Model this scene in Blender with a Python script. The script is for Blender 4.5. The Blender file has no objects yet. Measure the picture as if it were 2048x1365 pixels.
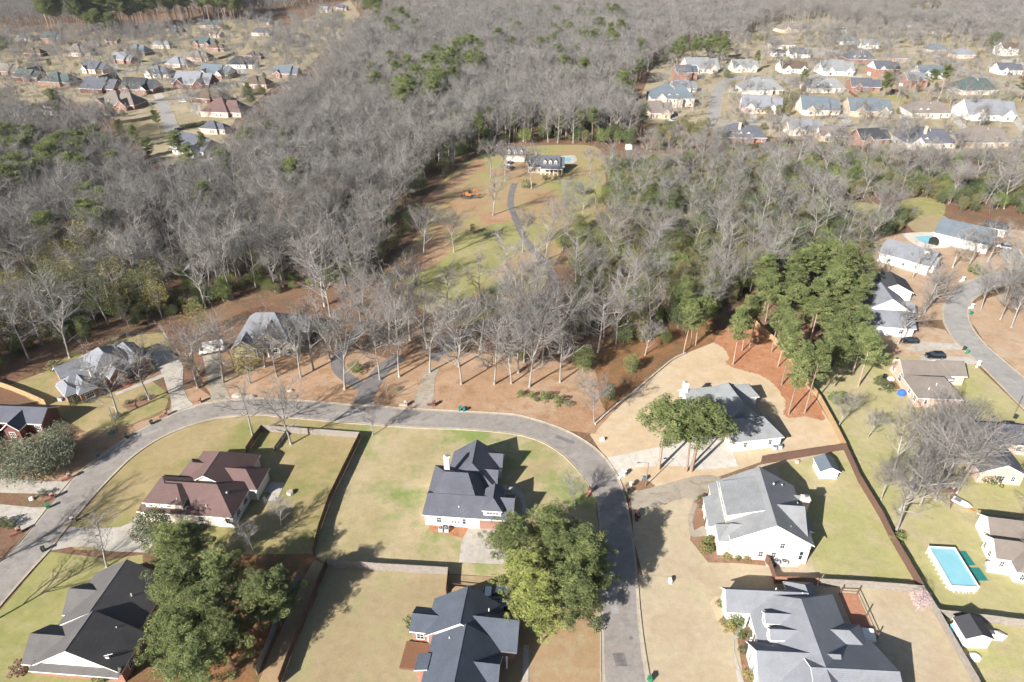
import bpy, bmesh, math, random
from mathutils import Vector, Matrix
R = math.radians
sc = bpy.context.scene
COL = sc.collection
rnd = random.Random(11)

# ------------------------------------------------------------------ camera
FPX, PITCH, CAMH = 1365.33, R(31.6), 100.0          # focal length in pixels of a 2048 px wide frame
cd = bpy.data.cameras.new('camera'); cam = bpy.data.objects.new('camera', cd); COL.objects.link(cam)
cd.sensor_width = 36.0; cd.lens = 24.0; cd.clip_start = 1.0; cd.clip_end = 9000.0
cam.location = (0, 0, CAMH); cam.rotation_euler = (R(90) - PITCH, 0, 0)
sc.camera = cam

# ------------------------------------------------------------------ sky, sun, exposure
SUN_EL, SUN_AZ = R(29), R(42)                         # shadows run 42 degrees right of straight ahead
w = bpy.data.worlds.new('World'); sc.world = w; w.use_nodes = True
nt = w.node_tree; bg = nt.nodes['Background']
sky = nt.nodes.new('ShaderNodeTexSky'); sky.sky_type = 'NISHITA'; sky.sun_disc = False
sky.sun_elevation = SUN_EL; sky.sun_rotation = R(180) + SUN_AZ
sky.air_density = 1.0; sky.dust_density = 1.0; sky.ozone_density = 1.0
nt.links.new(sky.outputs[0], bg.inputs[0]); bg.inputs[1].default_value = 0.05
sd = bpy.data.lights.new('sun', 'SUN'); sd.energy = 5.0; sd.angle = R(0.53); sd.color = (1.0, 0.965, 0.92)
so = bpy.data.objects.new('sun', sd); COL.objects.link(so)
so.rotation_euler = Vector((math.cos(SUN_EL) * math.sin(SUN_AZ), math.cos(SUN_EL) * math.cos(SUN_AZ), -math.sin(SUN_EL))).to_track_quat('-Z', 'Y').to_euler()
so.location = (-60, -80, 160)
vs = sc.view_settings; vs.view_transform = 'Standard'; vs.look = 'None'; vs.exposure = 1.2; vs.gamma = 1.0
vs.use_curve_mapping = False
sc.cycles.use_adaptive_sampling = True; sc.cycles.adaptive_threshold = 0.04; sc.cycles.adaptive_min_samples = 20
sc.cycles.use_denoising = True
sc.cycles.debug_use_spatial_splits = False
sc.cycles.max_bounces = 3; sc.cycles.diffuse_bounces = 1; sc.cycles.glossy_bounces = 2
sc.cycles.transparent_max_bounces = 4; sc.cycles.transmission_bounces = 2

# ------------------------------------------------------------------ survey: points read off the photograph -> metres on the ground
SN, CS = math.sin(PITCH), math.cos(PITCH)
def G(u, v, z=0.0):
    a = (u - 1024) / FPX; b = (v - 682.5) / FPX
    t = (CAMH - z) / (SN + b * CS)
    return (a * t, (CS - b * SN) * t)
def PX(x, y, z=0.0):
    d = y * CS + (CAMH - z) * SN
    return (1024 + FPX * x / d, 682.5 + FPX * ((CAMH - z) * CS - y * SN) / d)
def inpoly(p, poly):
    x, y = p; c = False; j = len(poly) - 1
    for i in range(len(poly)):
        xi, yi = poly[i]; xj, yj = poly[j]
        if (yi > y) != (yj > y) and x < (xj - xi) * (y - yi) / (yj - yi) + xi: c = not c
        j = i
    return c

# ------------------------------------------------------------------ objects
def setp(o, label=None, cat=None, group=None, kind=None):
    if label: o['label'] = label
    if cat: o['category'] = cat
    if group: o['group'] = group
    if kind: o['kind'] = kind
    return o
def thing(name, label, cat, loc=(0, 0, 0), rz=0.0, group=None, scale=None):
    o = bpy.data.objects.new(name, None); COL.objects.link(o)
    o.location = loc; o.rotation_euler = (0, 0, rz); o.empty_display_size = 0.5
    if scale: o.scale = (scale,) * 3 if not isinstance(scale, tuple) else scale
    return setp(o, label, cat, group)
def link(name, me, parent=None, loc=None, rz=None, scale=None, mat=None):
    o = bpy.data.objects.new(name, me); COL.objects.link(o)
    if parent: o.parent = parent
    if loc: o.location = loc
    if rz is not None: o.rotation_euler = (0, 0, rz)
    if scale: o.scale = scale
    if mat:
        o.material_slots[0].link = 'OBJECT'; o.material_slots[0].material = mat
    return o
class MB:
    def __init__(s): s.v = []; s.f = []; s.m = []
    def face(s, pts, m=0):
        n = len(s.v); s.v += [tuple(p) for p in pts]; s.f.append(tuple(range(n, n + len(pts)))); s.m.append(m)
    def box(s, x0, y0, z0, x1, y1, z1, m=0, top=True, bottom=True):
        n = len(s.v)
        s.v += [(x0, y0, z0), (x1, y0, z0), (x1, y1, z0), (x0, y1, z0), (x0, y0, z1), (x1, y0, z1), (x1, y1, z1), (x0, y1, z1)]
        fs = [(0, 1, 5, 4), (1, 2, 6, 5), (2, 3, 7, 6), (3, 0, 4, 7)]
        if top: fs.append((4, 5, 6, 7))
        if bottom: fs.append((3, 2, 1, 0))
        for f in fs: s.f.append(tuple(n + i for i in f)); s.m.append(m)
    def prism(s, poly, z0, z1, m=0, top=None):
        n = len(poly); b = len(s.v)
        s.v += [(x, y, z0) for x, y in poly] + [(x, y, z1) for x, y in (top or poly)]
        for i in range(n):
            j = (i + 1) % n; s.f.append((b + i, b + j, b + n + j, b + n + i)); s.m.append(m)
        s.f.append(tuple(b + n + i for i in range(n))); s.m.append(m)
        s.f.append(tuple(b + n - 1 - i for i in range(n))); s.m.append(m)
    def cyl(s, x, y, z0, z1, r0, r1, n=10, m=0):
        ring = lambda r: [(x + r * math.cos(2 * math.pi * i / n), y + r * math.sin(2 * math.pi * i / n)) for i in range(n)]
        s.prism(ring(r0), z0, z1, m, ring(r1))
    def tube(s, pts, rad, n=5, m=0, cap=False):
        k = len(pts); b = len(s.v)
        for i, p in enumerate(pts):
            a = Vector(pts[max(i - 1, 0)]); c = Vector(pts[min(i + 1, k - 1)])
            d = (c - a)
            if d.length < 1e-6: d = Vector((0, 0, 1))
            d.normalize()
            u = d.cross(Vector((0.31, 0.17, 0.93)) if abs(d.z) < 0.9 else Vector((1, 0.1, 0))).normalized(); q = d.cross(u)
            for j in range(n):
                t = 2 * math.pi * j / n
                o = u * (math.cos(t) * rad[i]) + q * (math.sin(t) * rad[i])
                s.v.append((p[0] + o.x, p[1] + o.y, p[2] + o.z))
        for i in range(k - 1):
            for j in range(n):
                s.f.append((b + i * n + j, b + i * n + (j + 1) % n, b + (i + 1) * n + (j + 1) % n, b + (i + 1) * n + j)); s.m.append(m)
        if cap: s.f.append(tuple(b + (k - 1) * n + j for j in range(n))); s.m.append(m)
    def mesh(s, name, mats, smooth=False):
        me = bpy.data.meshes.new(name); me.from_pydata(s.v, [], s.f)
        for m in mats: me.materials.append(m)
        if len(mats) > 1: me.polygons.foreach_set('material_index', s.m)
        if smooth: me.polygons.foreach_set('use_smooth', [True] * len(s.f))
        me.update(); return me
    def build(s, name, mats, parent=None, smooth=False, **k):
        if not isinstance(mats, (list, tuple)): mats = [mats]
        return link(name, s.mesh(name, mats, smooth), parent, **k)

# ------------------------------------------------------------------ materials
def lin(c):
    if isinstance(c, str):
        c = c.lstrip('#'); c = [int(c[i:i + 2], 16) / 255 for i in (0, 2, 4)]
        c = [x / 12.92 if x <= 0.04045 else ((x + 0.055) / 1.055) ** 2.4 for x in c]
    return (c[0], c[1], c[2], 1.0)
def D(c, k=1.63):
    """real base colour of a surface that looks like c in full sun"""
    q = lin(c); return (q[0] / k, q[1] / k, q[2] / k)
def newmat(name, rough=0.85, spec=0.3):
    m = bpy.data.materials.new(name); m.use_nodes = True
    b = m.node_tree.nodes['Principled BSDF']; b.inputs['Roughness'].default_value = rough
    b.inputs['Specular IOR Level'].default_value = spec
    return m, m.node_tree, b
def N(t, typ, **k):
    n = t.nodes.new(typ)
    for a, v in k.items(): setattr(n, a, v)
    return n
def coords(t, world=True, scale=None):
    if world: o = N(t, 'ShaderNodeNewGeometry').outputs['Position']
    else: o = N(t, 'ShaderNodeTexCoord').outputs['Object']
    if scale:
        mp = N(t, 'ShaderNodeMapping'); mp.inputs['Scale'].default_value = scale; t.links.new(o, mp.inputs['Vector']); o = mp.outputs[0]
    return o
def noise(t, vec, scale, detail=3.0, rough=0.55):
    n = N(t, 'ShaderNodeTexNoise'); n.inputs['Scale'].default_value = scale; n.inputs['Detail'].default_value = detail
    n.inputs['Roughness'].default_value = rough; t.links.new(vec, n.inputs['Vector']); return n.outputs[0]
def ramp(t, fac, stops):
    r = N(t, 'ShaderNodeValToRGB'); e = r.color_ramp.elements
    while len(e) < len(stops): e.new(0.5)
    for i, (p, c) in enumerate(stops): e[i].position = p; e[i].color = c if len(c) == 4 else lin(c)
    t.links.new(fac, r.inputs[0]); return r.outputs[0]
def mix(t, fac, a, b, mode='MIX'):
    m = N(t, 'ShaderNodeMix', data_type='RGBA', blend_type=mode)
    for sock, val in ((m.inputs[0], fac), (m.inputs[6], a), (m.inputs[7], b)):
        if hasattr(val, 'links') or isinstance(val, bpy.types.NodeSocket): t.links.new(val, sock)
        else: sock.default_value = val
    return m.outputs[2]
def gray(v): return (v, v, v, 1.0)
def speck(t, vec, col, scale, lo, hi, detail=2.0):
    return mix(t, 1.0, col, ramp(t, noise(t, vec, scale, detail, 0.7), [(0.3, gray(lo)), (0.7, gray(hi))]), 'MULTIPLY')
def bump(t, b, h, strength=0.4, dist=0.1):
    n = N(t, 'ShaderNodeBump'); n.inputs['Strength'].default_value = strength; n.inputs['Distance'].default_value = dist
    t.links.new(h, n.inputs['Height']); t.links.new(n.outputs[0], b.inputs['Normal'])
def plain(name, col, rough=0.7, spec=0.3, var=0.12, scale=3.0, metal=0.0):
    m, t, b = newmat(name, rough, spec); b.inputs['Metallic'].default_value = metal
    v = coords(t); c = speck(t, v, lin(col), scale, 1 - var, 1 + var * 0.6, 4.0)
    t.links.new(c, b.inputs['Base Color']); return m
def patchy(name, cols, s1, s2, fine=7.0, lo=0.82, hi=1.14, rough=0.95, bumpy=0.0, cracks=None):
    """ground cover: two scales of drifting patches between three colours and a fine speckle"""
    m, t, b = newmat(name, rough, 0.15); v = coords(t)
    a = mix(t, ramp(t, noise(t, v, s1, 8.0, 0.68), [(0.44, gray(0)), (0.57, gray(1))]), lin(cols[0]), lin(cols[1]))
    a = mix(t, ramp(t, noise(t, v, s2, 9.0, 0.7), [(0.50, gray(0)), (0.62, gray(1))]), a, lin(cols[2]))
    a = speck(t, v, a, fine, lo, hi, 3.0)
    a = speck(t, v, a, 0.7, 0.88, 1.09, 5.0)
    a = speck(t, v, a, 0.16, 0.9, 1.08, 6.0)
    a = mix(t, 1.0, a, ramp(t, noise(t, v, 2.6, 4.0, 0.8), [(0.60, gray(1.0)), (0.70, gray(0.80))]), 'MULTIPLY')
    a = mix(t, 1.0, a, ramp(t, noise(t, v, 1.7, 5.0, 0.8), [(0.30, gray(1.12)), (0.42, gray(1.0))]), 'MULTIPLY')
    if cracks:
        vo = N(t, 'ShaderNodeTexVoronoi', feature='DISTANCE_TO_EDGE'); vo.inputs['Scale'].default_value = cracks
        wv = N(t, 'ShaderNodeVectorMath', operation='MULTIPLY_ADD'); nz = N(t, 'ShaderNodeTexNoise'); nz.inputs['Scale'].default_value = 0.5; nz.inputs['Detail'].default_value = 5.0; t.links.new(v, nz.inputs['Vector'])
        t.links.new(nz.outputs['Color'], wv.inputs[0]); wv.inputs[1].default_value = (3, 3, 3); t.links.new(v, wv.inputs[2]); t.links.new(wv.outputs[0], vo.inputs['Vector'])
        a = mix(t, 1.0, a, ramp(t, vo.outputs['Distance'], [(0.004, gray(0.9)), (0.02, gray(1.0))]), 'MULTIPLY')
    t.links.new(a, b.inputs['Base Color'])
    if bumpy: bump(t, b, noise(t, v, 5.0, 4.0, 0.7), bumpy, 0.15)
    return m
def roofmat(name, col, var=0.22, stain=None):
    m, t, b = newmat(name, 0.9, 0.2); v = coords(t, False, (2.2, 2.2, 9.0))
    c = speck(t, v, lin(col), 2.2, 1 - var, 1 + var, 3.0)
    w = coords(t, False); c = speck(t, w, c, 0.3, 0.82, 1.10, 6.0)
    z = N(t, 'ShaderNodeSeparateXYZ'); t.links.new(w, z.inputs[0])
    k = N(t, 'ShaderNodeMath', operation='MULTIPLY'); k.inputs[1].default_value = 8.0; t.links.new(z.outputs[2], k.inputs[0])
    fr = N(t, 'ShaderNodeMath', operation='FRACT'); t.links.new(k.outputs[0], fr.inputs[0])
    c = mix(t, 1.0, c, ramp(t, fr.outputs[0], [(0.0, gray(0.80)), (0.25, gray(1.03))]), 'MULTIPLY')
    if stain: c = mix(t, ramp(t, noise(t, w, 0.55, 5.0, 0.7), [(0.5, gray(0)), (0.75, gray(0.7))]), c, lin(stain))
    t.links.new(c, b.inputs['Base Color']); bump(t, b, fr.outputs[0], 0.35, 0.03); return m
def brickmat(name, c1, c2, mortar):
    m, t, b = newmat(name, 0.9, 0.2); o = coords(t, False); s = N(t, 'ShaderNodeSeparateXYZ'); t.links.new(o, s.inputs[0])
    ad = N(t, 'ShaderNodeMath', operation='ADD'); t.links.new(s.outputs[0], ad.inputs[0]); t.links.new(s.outputs[1], ad.inputs[1])
    cb = N(t, 'ShaderNodeCombineXYZ'); t.links.new(ad.outputs[0], cb.inputs[0]); t.links.new(s.outputs[2], cb.inputs[1])
    br = N(t, 'ShaderNodeTexBrick'); t.links.new(cb.outputs[0], br.inputs['Vector'])
    br.inputs['Color1'].default_value = lin(c1); br.inputs['Color2'].default_value = lin(c2); br.inputs['Mortar'].default_value = lin(mortar)
    br.inputs['Scale'].default_value = 1.0; br.inputs['Brick Width'].default_value = 0.22; br.inputs['Row Height'].default_value = 0.075
    br.inputs['Mortar Size'].default_value = 0.008
    c = speck(t, o, br.outputs[0], 0.9, 0.85, 1.1, 4.0); t.links.new(c, b.inputs['Base Color']); return m
def foliage(name, c1, c2, rough=0.75, bark=False, hue=0.12):
    """leaf / twig colour: drifts through the crown and from tree to tree"""
    m, t, b = newmat(name, rough, 0.2 if not bark else 0.1); v = coords(t)
    oi = N(t, 'ShaderNodeObjectInfo')
    a = mix(t, ramp(t, noise(t, v, 0.45 if not bark else 0.25, 3.0), [(0.35, gray(0)), (0.65, gray(1))]), lin(c1), lin(c2))
    a = speck(t, v, a, 3.5, 0.78, 1.18, 2.0)
    a = mix(t, 1.0, a, ramp(t, oi.outputs['Random'], [(0.0, gray(1 - hue * 1.6)), (1.0, gray(1 + hue * 1.4))]), 'MULTIPLY')
    t.links.new(a, b.inputs['Base Color'])
    if not bark:
        tr = N(t, 'ShaderNodeBsdfTranslucent'); t.links.new(a, tr.inputs[0])
        mx = N(t, 'ShaderNodeMixShader'); mx.inputs[0].default_value = 0.14
        t.links.new(b.outputs[0], mx.inputs[1]); t.links.new(tr.outputs[0], mx.inputs[2])
        t.links.new(mx.outputs[0], t.nodes['Material Output'].inputs[0])
    return m

M = {}
def dp(name, cols, *a, **k): return patchy(name, [D(c) for c in cols], *a, **k)
M['ground'] = dp('leaf_litter', ['#94705a', '#a08267', '#86745a'], 0.03, 0.11, 1.6, 0.66, 1.2, bumpy=0.5)
M['straw'] = dp('pine_straw', ['#d0926c', '#d6a07a', '#c1845f'], 0.12, 0.5, 3.0, 0.78, 1.15, bumpy=0.5)
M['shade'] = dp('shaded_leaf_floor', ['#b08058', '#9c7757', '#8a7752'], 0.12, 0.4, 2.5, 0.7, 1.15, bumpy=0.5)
M['mulch'] = dp('bark_mulch', ['#a98468', '#b4907a', '#9a7459'], 0.2, 0.8, 4.0, 0.75, 1.15)
M['clay'] = dp('red_clay', ['#c29a78', '#c9a685', '#b58b68'], 0.06, 0.3, 2.5)
M['leafy'] = dp('leaf_strewn_lawn', ['#c9a381', '#d1b091', '#b9936f'], 0.06, 0.22, 3.5, 0.75, 1.15, bumpy=0.3)
M['leafyglare'] = dp('glare_pale_leaf_strewn_lawn', ['#d0b091', '#d6bb9e', '#c6a381'], 0.06, 0.22, 3.5, 0.8, 1.12)  # leaf strewn lawn with the paling of lens veil painted into its colours
M['tan'] = dp('dormant_lawn', ['#c3b08b', '#bba781', '#b3a97c'], 0.05, 0.16, 5.0, 0.88, 1.09)
M['tanbrown'] = dp('dry_brown_lawn', ['#c4a681', '#bb9c76', '#c2ae88'], 0.08, 0.3, 5.0, 0.88, 1.09)
M['tangreen'] = dp('patchy_lawn', ['#c0ab80', '#b3a372', '#a09e62'], 0.06, 0.07, 4.0, 0.88, 1.09)
M['mixgreen'] = dp('greening_lawn', ['#d0bd96', '#c0b083', '#9ba863'], 0.07, 0.055, 3.5, 0.86, 1.1)
M['green'] = dp('green_lawn', ['#b3ac72', '#a7a566', '#bfb285'], 0.05, 0.12, 4.0, 0.88, 1.09)
M['gold'] = dp('new_sod', ['#e6cba6', '#e8d1b0', '#dcbf98'], 0.09, 0.35, 4.0, 0.9, 1.07)
M['tanglare'] = dp('glare_pale_dormant_lawn', ['#d9c7aa', '#d2bd9d', '#cec09d'], 0.05, 0.16, 5.0, 0.88, 1.09)  # dormant lawn lightened in colour to carry the lens glare of the right side
M['greenglare'] = dp('glare_pale_green_lawn', ['#cabf8c', '#bfba7f', '#d0bf97'], 0.05, 0.12, 4.0, 0.88, 1.09)  # green lawn, the washed brightness of lens veil mixed into its colours
M['estate'] = dp('estate_yards', ['#cdba9a', '#bcab8a', '#a8a380'], 0.035, 0.09, 2.0, 0.8, 1.12)
M['meadow'] = dp('meadow_grass', ['#bfa67d', '#adaa6c', '#c09b77'], 0.02, 0.05, 2.5, 0.86, 1.1)
M['asphalt'] = dp('asphalt', ['#aea59c', '#b5ada5', '#a39b94'], 0.09, 0.45, 9.0, 0.9, 1.07, cracks=0.16)
M['oldasphalt'] = dp('dark_asphalt_drive', ['#8d8784', '#95908d', '#807b79'], 0.1, 0.5, 9.0, 0.9, 1.07)
M['farroad'] = dp('pale_road', ['#b5b0aa', '#bcb7b1', '#ada79f'], 0.05, 0.3, 6.0, 0.93, 1.05)
M['concrete'] = dp('concrete', ['#d2c9bb', '#d9d1c5', '#c7bcab'], 0.12, 0.6, 6.0, 0.93, 1.05)
M['oldconcrete'] = dp('weathered_concrete', ['#bfb29e', '#c8bcaa', '#ac9f8b'], 0.15, 0.6, 6.0, 0.9, 1.06)
M['newconcrete'] = dp('new_concrete', ['#ece2d3', '#efe7da', '#e6d8c4'], 0.15, 0.6, 6.0, 0.96, 1.03)
M['kerb'] = dp('kerb_concrete', ['#d0c2ac', '#d6cab6', '#c2b299'], 0.2, 0.8, 5.0, 0.9, 1.05)
M['white'] = plain('white_paint', '#e2dfd8', 0.6, 0.3, 0.05)
M['cream'] = plain('cream_siding', '#d6cbb8', 0.7, 0.3, 0.06)
M['offwhite'] = plain('off_white_brick', '#d9d0c4', 0.8, 0.2, 0.07)
M['tanwall'] = brickmat('tan_brick', '#b09a82', '#c0ab93', '#bfb5a6')
M['pinkbrick'] = brickmat('pale_pink_brick', '#bf9a86', '#c9a996', '#c9bdb2')
M['creambrick'] = brickmat('cream_brick', '#cbb9a6', '#d4c4b3', '#d2cabf')
M['brick'] = brickmat('red_brick', '#875648', '#936353', '#a09084')
M['darkbrick'] = brickmat('dark_brick', '#5f3430', '#6b3d36', '#7b6a62')
M['stone'] = brickmat('grey_stone', '#9d9184', '#aa9f92', '#b0a89c')
for k, c, st in (('slate', '#7e808b', None), ('navy', '#737a87', None), ('grey', '#b1b4bb', '#a09f9f'), ('palegrey', '#b8babb', '#a4a5a4'),
             ('maroon', '#957974', None), ('black', '#868280', '#8f8b88'), ('blue', '#8b97a1', None), ('brown', '#8a7868', None),
             ('taupe', '#a89c92', '#998e84'), ('teal', '#72807f', None), ('charcoal', '#5f6064', None)):
    M['r_' + k] = roofmat('shingles_' + k, D(c, 2.2), 0.14 if k not in ('navy', 'slate') else 0.26, D(st, 2.2) if st else None)
m, t, b = newmat('window_glass', 0.12, 0.6); b.inputs['Base Color'].default_value = lin('#2c343c'); M['glass'] = m
M['dark'] = plain('dark_opening', '#26241f', 0.9)
M['woodnew'] = plain('new_fence_wood', '#a48a68', 0.8, 0.2, 0.2, 2.0)
M['woodgrey'] = plain('weathered_fence_wood', '#8d857d', 0.9, 0.2, 0.25, 2.0)
M['woodbrown'] = plain('brown_fence_wood', '#6b5246', 0.9, 0.2, 0.2, 2.0)
M['woodred'] = plain('red_brown_fence_wood', '#a3745c', 0.9, 0.2, 0.2, 2.0)
M['deck'] = plain('deck_boards', '#7d5a44', 0.8, 0.2, 0.2, 4.0)
M['metal'] = plain('galvanised_metal', '#9a9c9e', 0.45, 0.5, 0.1, 6.0, 0.6)
M['pole'] = plain('lamp_pole', '#6f6a63', 0.7, 0.3, 0.1)
M['acgrey'] = plain('air_conditioner_grey', '#a7aaac', 0.6, 0.4, 0.1)
M['fan'] = plain('fan_grille', '#3f4245', 0.7)
for k, c in (('bingreen', '#2c7b52'), ('binteal', '#1f6e68'), ('bindark', '#26372f'), ('bingrey', '#5c6a72'), ('blueplastic', '#2e62b8'), ('orange', '#d1682c'), ('poolblue', '#6fc4d8'), ('palecover', '#c3c4c3')):
    M[k] = plain(k, c, 0.5, 0.4, 0.08)
for k, c in (('carwhite', '#dfe2e5'), ('carblack', '#14161a'), ('carblue', '#3c6f8e'), ('carsilver', '#a5a9ad'), ('carred', '#7a2522')):
    mm, t, b = newmat(k, 0.25, 0.5); b.inputs['Base Color'].default_value = lin(c); b.inputs['Coat Weight'].default_value = 0.5; M[k] = mm
M['tyre'] = plain('tyre', '#1b1b1c', 0.9); M['rim'] = plain('rim', '#9b9da0', 0.35, 0.5, 0.05, 6, 0.7)
M['lampglass'] = plain('lamp_glass', '#d9dde0', 0.2, 0.6, 0.02); M['redlens'] = plain('red_lens', '#8a1f1c', 0.25, 0.6, 0.02)
mm, t, b = newmat('pool_water', 0.06, 0.5); v = coords(t)
t.links.new(mix(t, noise(t, v, 0.6, 3.0), lin('#6fa5b1'), lin('#8dbac2')), b.inputs['Base Color'])
bump(t, b, noise(t, v, 2.0, 3.0), 0.15, 0.05); M['water'] = mm
M['bark'] = foliage('grey_bark', '#86807a', '#a09a93', bark=True)
M['twig'] = foliage('grey_twigs', '#6f6b67', '#898580', bark=True, hue=0.16)
M['twigtan'] = foliage('tan_twigs', '#6b635b', '#80776d', bark=True, hue=0.16)
M['twigdark'] = foliage('dark_twigs', '#54514d', '#666260', bark=True, hue=0.14)
M['pinebark'] = foliage('pine_bark', '#8a7566', '#9c8878', bark=True)
M['pine'] = foliage('pine_needles', '#4f5b36', '#838b56')
M['pinelite'] = foliage('bright_pine_needles', '#6f7740', '#969a58')
M['evergreen'] = foliage('evergreen_leaves', '#4f5a3c', '#68714a')
M['olive'] = foliage('olive_leaves', '#71704a', '#868059')
M['yellow'] = foliage('yellow_green_leaves', '#8b8450', '#9f945c')
M['graygreen'] = foliage('grey_green_leaves', '#71755f', '#868a72')
M['rust'] = foliage('rust_leaves', '#836453', '#927261')
M['shrub'] = foliage('shrub_leaves', '#5f6c3e', '#818a4e')
M['blossom'] = foliage('pink_blossom', '#d3a9b6', '#e0c3ca')
# ------------------------------------------------------------------ ground, yards, roads
def smooth(pts, n=4):
    out = []
    for i in range(len(pts) - 1):
        p0, p1, p2, p3 = pts[max(i - 1, 0)], pts[i], pts[i + 1], pts[min(i + 2, len(pts) - 1)]
        for k in range(n):
            t = k / n
            out.append(tuple(0.5 * (2 * p1[a] + (p2[a] - p0[a]) * t + (2 * p0[a] - 5 * p1[a] + 4 * p2[a] - p3[a]) * t * t + (3 * p1[a] - p0[a] - 3 * p2[a] + p3[a]) * t ** 3) for a in (0, 1)))
    return out + [pts[-1]]
def fill(name, poly, z, mat, label=None, parent=None):
    """flat polygon of any outline, triangulated"""
    bm = bmesh.new(); vs_ = [bm.verts.new((x, y, z)) for x, y in poly]
    es = [bm.edges.new((vs_[i], vs_[(i + 1) % len(vs_)])) for i in range(len(vs_))]
    bmesh.ops.triangle_fill(bm, edges=es, use_beauty=True)
    for f in bm.faces:
        if f.normal.z < 0: f.normal_flip()
    me = bpy.data.meshes.new(name); bm.to_mesh(me); bm.free(); me.materials.append(mat)
    o = link(name, me, parent)
    return o if parent else setp(o, label, None, None, 'structure')
_z = [0.006]
def yard(name, pxs, mat, label, curve=False, z=None, wob=True):
    p = [G(*q) for q in pxs]
    if curve: p = [(x + rnd.uniform(-.28, .28), y + rnd.uniform(-.28, .28)) for x, y in smooth(p + [p[0]], 9)[:-1]]
    elif wob:
        q = []
        for i in range(len(p)):
            a, b_ = p[i], p[(i + 1) % len(p)]; d = math.dist(a, b_); k = max(1, min(14, int(d / 3)))
            for j in range(k):
                t = j / k; e = 0.0 if j == 0 else 0.22
                q.append((a[0] + (b_[0] - a[0]) * t + rnd.uniform(-e, e), a[1] + (b_[1] - a[1]) * t + rnd.uniform(-e, e)))
        p = q
    if z is None:
        _z[0] += 0.00105; z = _z[0]
    return fill(name, p, z, mat, label)
gm = MB(); gm.face([(-2600, -300, 0), (2600, -300, 0), (2600, 4200, 0), (-2600, 4200, 0)])
setp(gm.build('ground', M['ground']), 'brown leaf litter and bare earth under the woods', None, None, 'structure')

outer = [(-90, 1225), (0, 1126), (38, 1088), (67, 1053), (97, 1015), (117, 991), (141, 963), (164, 942), (199, 914), (264, 868), (322, 839), (387, 812.5), (430, 804), (473, 799.5), (517, 797), (576, 800), (634, 804), (693, 809), (760, 813), (800, 817), (860, 820), (917, 823), (1017, 828.5), (1052, 834.5), (1093, 847), (1137, 864), (1181, 890), (1210, 916), (1231, 946), (1245, 976), (1254, 1010), (1262, 1050), (1268, 1090), (1274, 1150), (1279, 1220), (1287, 1290), (1299, 1365), (1315, 1470)]
inner = [(-90, 1322), (0, 1214), (58, 1147), (100, 1101), (122, 1072), (147, 1041), (166, 1019), (188, 993), (229, 949), (270, 911), (322, 877), (381, 852), (420, 841), (458, 834.5), (517, 831), (576, 836), (634, 841), (693, 846.5), (752, 851), (800, 854.5), (860, 857.5), (917, 859.5), (1005, 866), (1055, 875), (1093, 890), (1131, 916), (1160, 948), (1178, 972), (1190, 996), (1197, 1030), (1200, 1080), (1201, 1130), (1201, 1180), (1201, 1220), (1202, 1270), (1202, 1320), (1203, 1365), (1204, 1470)]
def offs(a, b_, d):
    l = math.dist(a, b_) or 1.0; return (a[0] + (b_[0] - a[0]) * d / l, a[1] + (b_[1] - a[1]) * d / l)
LANES = []
def road(name, label, L, Rr, mat, gut=0.6, kerb=0.18, z=0.075, px=True):
    if px: L = [G(*p) for p in L]; Rr = [G(*p) for p in Rr]
    L = smooth(L, 4); Rr = smooth(Rr, 4)
    a, k, c = MB(), MB(), MB()
    LANES.extend(((p[0] + q[0]) / 2, (p[1] + q[1]) / 2, math.dist(p, q) / 2) for p, q in zip(L, Rr))
    for i in range(len(L) - 1):
        l0, l1, r0, r1 = L[i], L[i + 1], Rr[i], Rr[i + 1]
        gl0, gl1, gr0, gr1 = offs(l0, r0, gut), offs(l1, r1, gut), offs(r0, l0, gut), offs(r1, l1, gut)
        a.face([gl0 + (z,), gr0 + (z,), gr1 + (z,), gl1 + (z,)])
        for (p0, p1, g0, g1) in ((l0, l1, gl0, gl1), (r0, r1, gr0, gr1)):
            k.face([p0 + (z + 0.012,), g0 + (z - 0.003,), g1 + (z - 0.003,), p1 + (z + 0.012,)])
            o0, o1 = offs(p0, g0, -kerb), offs(p1, g1, -kerb); h = z + 0.11
            c.face([p0 + (z,), p1 + (z,), p1 + (h,), p0 + (h,)]); c.face([p0 + (h,), p1 + (h,), o1 + (h,), o0 + (h,)])
            c.face([o0 + (h,), o1 + (h,), o1 + (0,), o0 + (0,)])
    o = setp(a.build(name, mat), label, None, None, 'structure')
    if gut > 0.05:
        k.build('gutter', M['kerb'], o); c.build('kerb', M['kerb'], o)
    return o
road('road', 'grey asphalt street curving through the picture', outer, inner, M['asphalt'])
r2L = [(2075, 838), (2046, 817), (2005, 776), (1976, 746), (1946, 717), (1914, 688), (1894, 660), (1885, 638), (1886, 612), (1898, 591), (1919, 572), (1945, 559), (1985, 546), (2060, 532)]
r2R = [(2085, 786), (2060, 766), (2010, 724), (1988, 705), (1968, 686), (1950, 664), (1941, 646), (1937, 628), (1939, 613), (1948, 600), (1966, 588), (1990, 578), (2020, 569), (2070, 560)]
road('road', 'side street bending past the white houses at the edge', r2L, r2R, M['farroad'])
def line_road(name, label, pts, w, mat, z=0.07):
    p = [G(*q) for q in pts]; L, Q = [], []
    for i in range(len(p)):
        a, b_ = p[max(i - 1, 0)], p[min(i + 1, len(p) - 1)]; d = math.dist(a, b_)
        nx, ny = -(b_[1] - a[1]) / d * w / 2, (b_[0] - a[0]) / d * w / 2
        L.append((p[i][0] + nx, p[i][1] + ny)); Q.append((p[i][0] - nx, p[i][1] - ny))
    return road(name, label, L, Q, mat, 0.0 if w < 5 else 0.35, 0.12, z, False)
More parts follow.
